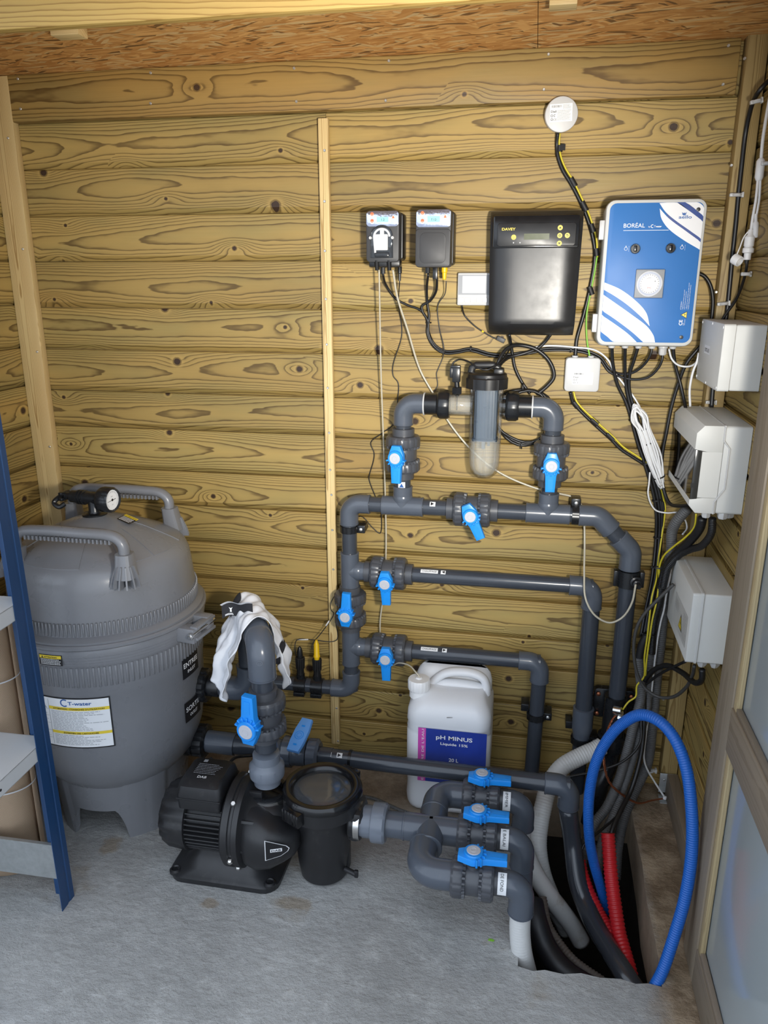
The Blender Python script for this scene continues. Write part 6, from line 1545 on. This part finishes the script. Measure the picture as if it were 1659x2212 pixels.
cable('sleeve_end', 'black taped sleeve end above the leftmost grey conduit', 'sleeve', [(1398, 1372, -.11), (1388, 1392, -.11), (1381, 1425, -.11)], .0135, 'rubber')

# cables of the dosing pumps
cable('dosing_tube', 'milky dosing tube running from the left pump straight down to the jerrycan cap', 'tube', [atY(819, 583, -.10), atY(820, 640, -.085), atY(823, 800, -.05), atY(828, 940, -.035), atY(832, 1060, -.030), atY(834, 1190, -.030), atY(829, 1280, -.03), atY(821, 1350, -.03), atY(826, 1410, -.05), atY(842, 1437, -.10), atY(862, 1432, -.14), atY(885, 1438, -.18), atY(898, 1452, -.21), CAPT + V((0, 0, .002)), CAPT + V((0, 0, -.006))], .0025, 'tube_milk')
cable('dosing_tube', 'milky dosing tube slanting from the left pump behind the clear cell to the injector', 'tube', [atY(849, 583, -.10), atY(858, 640, -.08), atY(880, 710, -.045), atY(908, 800, -.02), atY(943, 862, -.02), atY(966, 906, -.02), atY(1014, 967, -.02), atY(1078, 1020, -.02), atY(1159, 1055, -.02), atY(1207, 1066, -.025), atY(1240, 1075, -.03), atY(1256, 1092, -.035), atY(1262, 1131, -.03), atY(1263, 1180, -.05), atY(1262, 1240, -.10), atY(1265, 1293, -.14), atY(1285, 1329, -.15), atY(1317, 1345, -.15), atY(1344, 1334, -.15), atY(1365, 1302, -.155), V((.343, -.155, c.z * 0 + atY(1369, 1262, -.155).z))], .0032, 'tube_milk')
cable('probe_cable', 'thin black wire winding from the left dosing pump down to the black probe', 'cable', [(863.5, 603, -.055), (861, 656, -.02), (868, 707), (867, 730), (850, 784), (848, 800), (850, 813), (860, 827), (859, 862), (851, 914), (825, 936), (801, 956), (808, 978), (807, 994), (797, 1032), (799, 1042), (812, 1075), (820, 1095), (824, 1114), (821, 1152), (805, 1140), (779, 1115), (748, 1150), (738, 1200), (737, 1260), (727, 1300), (724, 1336, -.02), (729, 1380, -.03), (718, 1386, -.04), (676, 1382, -.05), (642, 1382, -.06), (637, 1395, -.075), (640, 1420, YP)], .0016, 'cable', -.006, n=5, seg=6)
cable('probe_cable', 'thin black wire from the yellow plug up behind the riser valve', 'cable', [(674, 1402, YP), (675, 1391, -.075), (695, 1366, -.06), (721, 1325, -.045), (716, 1319, -.045), (714, 1305, -.045), (722, 1288, -.03), (734, 1270, -.02), (738, 1240, -.012)], .0016, 'cable', n=5, seg=6)
for k, (a, b) in enumerate((((704, 1352), (711, 1341)), ((643, 1381.5), (666, 1381.5)))):
    o = cable('wire_tag', ('slanted' if k == 0 else 'level') + ' white heat-shrink tag on the thin probe wire', 'tag', [atY(*a, -.063 if k == 0 else -.056), atY(*b, -.056 if k == 0 else -.053)], .0026, 'cable_white', group='white tags on the probe wires')
cable('sensor_cable', 'thin dark wire from the yellow plug of the right dosing controller', 'cable', [(964, 608, -.06), (961, 635, -.03), (946, 660, -.01), (949, 707), (959, 751, -.022), (957, 771), (946, 798), (943, 807), (945, 834), (936, 846), (920, 860)], .0016, 'cable_grey', -.006, seg=6)
def along(pts, off): return [(p[0] + off[0], p[1] + off[1]) + tuple(p[2:]) for p in pts]
main = [(925, 714), (939, 744), (962, 758), (990, 757), (1016, 752.5), (1057, 763), (1084, 766), (1131, 761), (1182, 752.5), (1233, 752.5), (1266, 757.5), (1297, 771)]
k1 = cable('pump_cable', 'black cable from the left dosing pump sweeping across to the blue control box', 'cable', [(827, 592, -.06), (833, 614, -.03), (855, 645, -.012), (878, 658), (908, 670), (921, 687)] + main + [(1318, 797), (1341, 808, -.02), (1367, 805, -.03), (1392, 787, -.045), (1406, 764, -.055), (1409, 746, -.055)], .0037, 'cable', -.008)
k2 = cable('pump_cable', 'black cable from the right controller following the first to the blue box', 'cable', [(925, 592, -.06), (922, 622, -.03), (923, 653, -.012), (927, 683)] + along(main, (-2, 5)) + [(1316, 803), (1341, 814, -.02), (1372, 820, -.03), (1402, 814, -.04), (1422, 795, -.05), (1430, 778, -.055), (1432, 762, -.055)], .0037, 'cable', -.010)
cable('pump_cable', 'short black cable from the square connector of the right controller', 'cable', [(944, 600, -.06), (942, 629, -.035), (929, 650, -.015), (912, 661), (913, 673), (924, 693), (926, 720), (938, 748), (962, 762)], .0037, 'cable', -.011)
for (px, py) in ((926, 697), (1017, 754), (1233, 755)): tie(k1, atY(px, py, -.009), (1, 0, -.1) if px > 950 else (0, 0, 1), .0075)
cable('display_cable', 'thin black lead from the white display ending in a small connector', 'cable', [(998, 660, -.02), (1003, 680), (1023, 702), (1044, 717), (1067, 730), (1076, 733)], .0022, 'cable', -.007)
a, b = atY(1072, 729, -.012), atY(1092, 738, -.012)
o = tag(obj('wire_connector', MB().box((0, 0, 0), (.026, .012, .014), .002, mat4((a + b) / 2, Matrix.Rotation(.42, 3, 'Y'))), MT['cable_grey']), 'small dark connector at the end of the display lead', 'connector')
o2 = cable('yellow_band', 'yellow ring marker on the display lead', 'marker', [atY(1041, 714.5, -.007), atY(1045, 717.5, -.007)], .0029, 'yellow')
cable('cell_cable', 'black cable dropping from the left underside of the big black box', 'cable', [(1100, 722, -.04), (1104, 745, -.02), (1108, 770), (1112, 792), (1120, 812), (1133, 834), (1145, 850)], .0048, 'cable', -.014)
cable('cell_cable', 'thick black cable from the cell lid curling right over the coil', 'cable', [(1072, 797, YP), (1078, 778, -.075), (1091, 757, -.06), (1108, 747, -.045), (1125, 746, -.035), (1155, 753, -.03), (1182, 774, -.03), (1195, 798, -.03), (1196, 816, -.03), (1182, 834, -.03), (1160, 852, -.03)], .0058, 'cable')
cable('cell_cable', 'black cable rising from the right underside of the big black box to the bundle', 'cable', [(1190, 722, -.03), (1178, 738, -.022), (1162, 752, -.02), (1130, 764, -.02), (1100, 772, -.03), (1083, 785, -.06), (1076, 797, YP)], .0048, 'cable')
cable('flow_switch_cable', 'thin black wire from the flow switch looping over the cell lid', 'cable', [V((xs - .016, YP, zs + .082)), atY(979, 784, YP), atY(990, 777, YP), atY(1012, 781, -.10), atY(1030, 793, -.115), atY(1050, 799, -.12), atY(1063, 795, -.115), atY(1078, 785, -.10), atY(1092, 768, -.06), atY(1100, 755, -.03), atY(1104, 742, -.02)], .0026, 'cable')
# coil of spare cell cable behind the right union
cc_ = atY(1130, 899, -.022); pts = []
for k in range(3 * 26 + 1):
    a = 2 * PI * k / 26; r = .088 + .006 * math.sin(k * .7) - .004 * (k // 26); pts.append(cc_ + V((r * math.cos(a), -.005 * (k // 26) + .002 * math.sin(k), r * .98 * math.sin(a))))
k3 = tag(obj('cable_coil', MB().tube(pts, .0045, 8), MT['cable'], sharp=None), 'coiled black cable hanging behind the right union of the clear cell', 'cable coil')
tie(k3, cc_ + V((-.005, -.004, .088)), (1, 0, 0), .012); tie(k3, cc_ + V((.0, -.004, -.088)), (1, 0, 0), .012)

# feed from round puck to square puck, with earth wire and tape
feed = [(1205, 288, -.02), (1203, 313), (1205, 336), (1215, 366), (1233, 396), (1248, 424), (1266, 464), (1281, 515), (1285, 556), (1273, 629), (1260, 683), (1246, 734), (1243, 770, -.014)]
k4 = cable('feed_cable', 'thick black cable from the round puck curving beside the black box to the square puck', 'cable', feed, .0055, 'cable', -.010)
cable('earth_wire', 'yellow-green earth wire taped along the cable between the two white pucks', 'wire', [(1209, 288, -.02), (1208, 313), (1211, 336), (1221, 362), (1238, 390), (1254, 422), (1272, 462), (1288, 514), (1290.5, 556)], .0026, 'cable_yellow', -.013)
cable('earth_wire', 'green lower length of the earth wire entering the top of the square puck', 'wire', [(1290, 552), (1284, 590), (1275, 636), (1267, 683), (1268, 734), (1274, 771, -.014)], .0026, 'cable_green', -.013)
def tapes(parent, pts, Y, r):
    for (px, py, dx, dy) in pts:
        a, b = atY(px - dx, py - dy, Y), atY(px + dx, py + dy, Y); obj('tape', MB().cyl(a, b, r, 12), MT['rubber'], parent)
tapes(k4, ((1209, 321, 0, 7), (1238, 394, 5, 9), (1262, 446, 5, 10), (1279, 493, 3, 9), (1288, 545, 1, 8), (1276, 628, 3, 9)), -.011, .0080)
obj('tape_flag', MB().box((0, 0, 0), (.014, .001, .016), 0, mat4(atY(1216, 318, -.02), Matrix.Rotation(.3, 3, 'Z'))), MT['rubber'], k4)
low = [(1232, 847, -.014), (1238, 869), (1249, 882), (1278, 911), (1321, 950), (1342, 971), (1371, 990), (1394, 1006), (1407, 1025), (1421, 1050), (1429, 1075), (1432, 1096), (1427, 1148), (1421, 1214), (1413, 1256, -.03), (1404, 1300, -.05), (1394, 1345, -.07), (1390, 1385, -.09)]
k5 = cable('feed_cable', 'thick black cable from the square puck sloping down right to the corner', 'cable', low, .0050, 'cable', -.010)
cable('earth_wire', 'yellow earth wire taped to the sloping cable below the square puck, down to the clamp', 'wire', [(1239, 846, -.014), (1245, 866), (1255, 879), (1283, 906), (1326, 945), (1347, 966), (1376, 985), (1400, 1003), (1413, 1023), (1426, 1049), (1433, 1075), (1437, 1096), (1431, 1148, -.02), (1422, 1210, -.05), (1418, 1251, -.09), (1408, 1290, -.12), (1403, 1334, -.13), (1398, 1377, -.135), (1392, 1420, -.135), (1391, 1462, -.135), (1376, 1481, -.135), (1373, 1505, -.14), (1358, 1516, -.145), (1345, 1533, -.15)], .0028, 'cable_yellow', -.016)
cable('earth_wire', 'yellow earth wire from the breaker box joining the cable bundle', 'wire', [(1504, 1110, -.28), (1500, 1138, -.26), (1480, 1161, -.22), (1456, 1180, -.18), (1433, 1202, -.14), (1424, 1228, -.12), (1424, 1254, -.12), (1418, 1300, -.125), (1409, 1340, -.135), (1403, 1380, -.14), (1397, 1425, -.14), (1394, 1460, -.14)], .0028, 'cable_yellow')
tapes(k5, ((1244, 874, 5, 6), (1284, 911, 7, 6), (1318, 943, 7, 7), (1405, 1010, 3, 3), (1431, 1092, 1, 9)), -.012, .0085)
for (px, py) in ((1423, 1226), (1403, 1370), (1394, 1455)): tie(k5, atY(px, py, -.11), (0, .2, 1), .018)

# bundle under the blue box
def gl(k): return V((GL[k].x, GL[k].y, GL[k].z + .01))
B0 = [(1356, 868), (1368, 906), (1381, 955), (1396, 1000), (1408, 1040), (1418, 1080), (1422, 1120), (1421, 1160), (1417, 1210, -.03), (1410, 1260, -.05), (1398, 1320, -.07), (1388, 1375, -.09)]
def bundle(label, k, head, off, r, key='cable', tail=None): return cable('box_cable', label, 'cable', [gl(k)] + P3(head, -.020) + P3(along(B0, off), -.016), r, key, group='black cables under the blue control box')
k6 = bundle('black cable from the first gland of the blue box, running down the corner', 0, [(1324, 785, -.035), (1334, 830)], (-4, 0), .0050)
bundle('black cable from the second gland of the blue box, running down the corner', 1, [(1350, 785, -.035), (1352, 830)], (3, -2), .0048)
bundle('black cable from the third gland of the blue box, running down the corner', 2, [(1369, 780, -.04), (1361, 805, -.028), (1359, 835)], (8, -6), .0050)
for i in (1, 3, 5, 7): p = atY(*B0[i][:2], -.017); tie(k6, p, (.25, 0, -1), .012)
cable('box_cable', 'black cable from the last gland of the blue box to the breaker box top', 'cable', [gl(5), atY(1458, 785, -.045), atY(1470, 830, -.045), atY(1478, 866, -.06), atY(1482, 885, -.08)], .0048, 'cable')
cable('side_cable', 'black cable looping out of the right side of the blue box', 'cable', [(1508, 590, -.05), (1522, 597, -.05), (1534, 615, -.05), (1540, 645, -.05), (1537, 690, -.05), (1530, 730, -.05), (1513, 748, -.05), (1483, 785, -.045), (1465, 830, -.035), (1450, 881, -.03), (1440, 932, -.03), (1430, 989, -.03), (1433, 1054, -.05), (1447, 1088, -.08), (1470, 1093, -.12), (1490, 1090, -.15)], .0052, 'cable')
cable('supply_cable', 'thick black supply cable clipped down the right corner stud', 'cable', [(1668, 172, -.12), (1659, 176, -.13), (1641, 195, -.13), (1626, 222, -.10), (1612, 279, -.06), (1602, 360), (1595, 425), (1589, 490), (1582, 556), (1576, 621), (1568, 690), (1560, 720), (1548, 780, -.07), (1540, 840, -.075), (1537, 880, -.08)], .0062, 'cable', -.055)
cable('plug_cable', 'thin black cable from the white coupler down behind the upper grey box', 'cable', [(1615, 548, YN), (1613, 575, -.155), (1608, 600, -.13), (1590, 647, -.08), (1562, 688, -.06), (1548, 720, -.06)], .0040, 'cable')
a, b = pn(1616, 543), pn(1612, 572); tag(obj('plug_boot', MB().lathe([(.0075, 0), (.0075, .012), (.005, .030)], 12, mat4(a, frame(b - a))), MT['rubber']), 'black plug boot under the white coupler', 'plug')
cable('white_cable', 'white cable along the black bundle from behind the black box to the coil', 'cable', [(1150, 752), (1168, 748), (1199, 747), (1239, 750), (1287, 757), (1314, 778), (1326, 802), (1346, 828), (1368, 856), (1382, 880, -.03), (1391, 906, -.045)], .0028, 'cable_white', -.017)
cable('white_cable', 'white cable from the blue box glands curving to the breaker box top', 'cable', [(1445, 754, -.055), (1451, 775, -.05), (1464, 788, -.06), (1484, 792, -.07), (1501, 786, -.09), (1510, 772, -.10)], .0028, 'cable_white')
cable('white_cable', 'white cable from behind the upper grey box down to the breaker box', 'cable', [(1510, 762, -.10), (1506, 780, -.10), (1497, 803, -.10), (1490, 840, -.10), (1491, 878, -.10)], .0034, 'cable_white')
# big hank of white cable
rg = random.Random(4); pts = []
ax0, ax1 = atY(1371, 872, -.045), atY(1431, 1052, -.045); da = ax1 - ax0; dn_ = da.normalized(); sd = dn_.cross(Y_).normalized()
if sd.x < 0: sd = -sd
for k in range(14):
    wd = .002 + .0024 * (k % 7) + rg.uniform(0, .003); dy = -.012 + .0060 * (k % 5) + rg.uniform(-.002, .002); l0 = rg.uniform(0, .07); l1 = rg.uniform(.92, 1.03)
    top = rg.uniform(.010, .024)
    pts += [ax0 + da * l1 + sd * rg.uniform(-.006, .006) + Y_ * dy, ax0 + da * .62 + sd * (-wd) + Y_ * dy, ax0 + da * .30 + sd * (-wd * .9) + Y_ * dy, ax0 + da * (.12 + l0) - sd * (top * rg.uniform(.8, 1.2)) + Y_ * dy,
            ax0 + da * l0 + sd * rg.uniform(-.006, .002) + Y_ * dy, ax0 + da * (.12 + l0) + sd * (top * rg.uniform(.5, 1.0)) + Y_ * dy, ax0 + da * .30 + sd * wd + Y_ * (dy - .002), ax0 + da * .65 + sd * (wd * rg.uniform(.8, 1.7)) + Y_ * dy]
k7 = tag(obj('cable_hank', MB().tube(smooth(pts, 5), .0030, 6), MT['cable_white'], sharp=None), 'long hank of white cable folded and tied under the blue box', 'cable coil')
for f_ in (.30, .47, .88): tie(k7, ax0 + da * f_ + Y_ * .002, da, .0165)
cable('white_cable', 'loose white tail looping left of the corner bundle below the hank', 'cable', [(1404, 1020, -.03), (1402, 1045, -.03), (1400, 1066, -.03), (1407, 1090, -.03), (1418, 1103, -.03), (1440, 1108, -.035), (1465, 1108, -.06), (1478, 1120, -.07), (1484, 1140, -.08), (1474, 1155, -.10)], .0026, 'cable_white')
cable('white_cable', 'white cable clipped to the rightmost grey conduit down to the post foot', 'cable', [(1462, 1190, -.10), (1440, 1280, -.10), (1434, 1318, -.10), (1428, 1340, -.098), (1421, 1377, -.098), (1413, 1442, -.098), (1406, 1507, -.098), (1395, 1591, -.098), (1391, 1635, -.098), (1396, 1657, -.10), (1414, 1689, -.10), (1435, 1721, -.11)], .0032, 'cable_white')
cable('loop_cable', 'dark cable making a big loop left of the lower grey box', 'cable', [(1455, 1262, -.20), (1422, 1294, -.19), (1393, 1325, -.18), (1376, 1355, -.175), (1369, 1399, -.17), (1376, 1453, -.17), (1393, 1486, -.175), (1422, 1505, -.19), (1452, 1506, -.22), (1480, 1487, -.27), (1496, 1458, -.33), (1500, 1438, -.37)], .0052, 'cable_grey')
cable('loop_cable', 'thick black cable from the lower grey box gland curving back to the corner', 'cable', [(1517, 1446, -.395), (1516, 1468, -.39), (1502, 1475, -.35), (1474, 1453, -.26), (1441, 1438, -.19), (1413, 1447, -.15), (1393, 1470, -.13)], .0085, 'cable')
cable('loop_cable', 'thin black cable from under the lower grey box back to the corner', 'cable', [(1482, 1428, -.28), (1452, 1442, -.22), (1422, 1458, -.17), (1396, 1478, -.14)], .0045, 'cable')
cable('corner_cable', 'black cable drooping from the right corner behind the blue hose to the left', 'cable', [(1386, 1500, -.10), (1385, 1559, -.13), (1382, 1606, -.17), (1345, 1645, -.20), (1282, 1667, -.22), (1218, 1682, -.24), (1190, 1700, -.25)], .0042, 'cable')
cable('corner_cable', 'pair of black cables running down into the upright red conduit', 'cable', [(1392, 1500, -.10), (1389, 1600, -.14), (1378, 1660, -.17), (1361, 1712, -.21), (1339, 1755, -.27), (1322, 1795, -.32), (1317, 1830, -.35)], .0075, 'cable')
cable('corner_cable', 'thin black cable dipping left into the hole above the red conduits', 'cable', [(1345, 1752, -.24), (1320, 1775, -.28), (1282, 1807, -.34), (1261, 1826, -.37), (1253, 1862, -.39), (1252, 1900, -.40)], .0040, 'cable')
# earth clamp and copper braid
cl = atY(1336, 1541, -.155)
t = thing('earth_clamp', 'shiny earth clamp joining green wires and copper braid above the blue hose', 'clamp', cl)
mb = MB(); mb.cyl(cl + V((-.016, 0, .012)), cl + V((.006, -.008, .014)), .012, 16); mb.cyl(cl + V((0, -.004, -.012)), cl + V((.014, -.012, -.012)), .008, 6); mb.box(cl, (.030, .012, .020), .003); mb.cyl(cl + V((.006, -.01, -.014)), cl + V((.016, -.02, -.024)), .006, 12)
obj('clamp_body', mb, MT['steel'], t)
bp = smooth(P3([(1330, 1546, -.16), (1322, 1556, -.165), (1312, 1580, -.19), (1306, 1606, -.21), (1305, 1648, -.23), (1316, 1689, -.23), (1345, 1717, -.21), (1380, 1735, -.17), (1408, 1729, -.13), (1437, 1724, -.10)]), 10)
mb = MB(); 
for k in range(3): mb.tube([p + V((.0022 * math.cos(i * .7 + k * 2.1), .0022 * math.sin(i * .7 + k * 2.1), .001 * math.cos(i * .7 + k * 2.1))) for i, p in enumerate(bp)], .0020, 6)
tag(obj('copper_braid', mb, MT['copper'], sharp=None), 'twisted bare copper wire from the earth clamp to the post foot', 'wire')
pl = atY(1436, 1723, -.11)
tag(obj('wire_end', MB().lathe([(.0, -.006), (.006, -.004), (.006, .004), (0, .006)], 14, Matrix.Translation(pl)), MT['white_bright']), 'small white bead where the white cable meets the post foot', 'fitting')
cable('pump_lead', 'black power lead leaving the pump terminal box towards the filter', 'cable', [V((-.862, YM + .055, ZM + .15)), atY(485, 1663, -.50), atY(503, 1640, -.46), atY(520, 1634, -.42), atY(545, 1632, -.40)], .005, 'cable')
conduit('floor_conduit', 'thin braided hose lying on the floor behind the long dark pipe', 'hose', [V((-.55, -.26, .008)), V((-.45, -.255, .008)), V((-.34, -.30, .008)), V((-.24, -.325, .008)), V((-.14, -.32, .008))], .006, 'conduit_grey', pitch=.005, depth=.0012, seg=8)
tag(obj('leaf_scrap', MB().prism([(-.008, -.003), (.006, -.004), (.009, .001), (.001, .004), (-.007, .003)], 0, .0012, mat4(atZ(1061, 2031, .0012))), MT['cable_green']), 'tiny bright green scrap on the concrete floor', 'scrap')
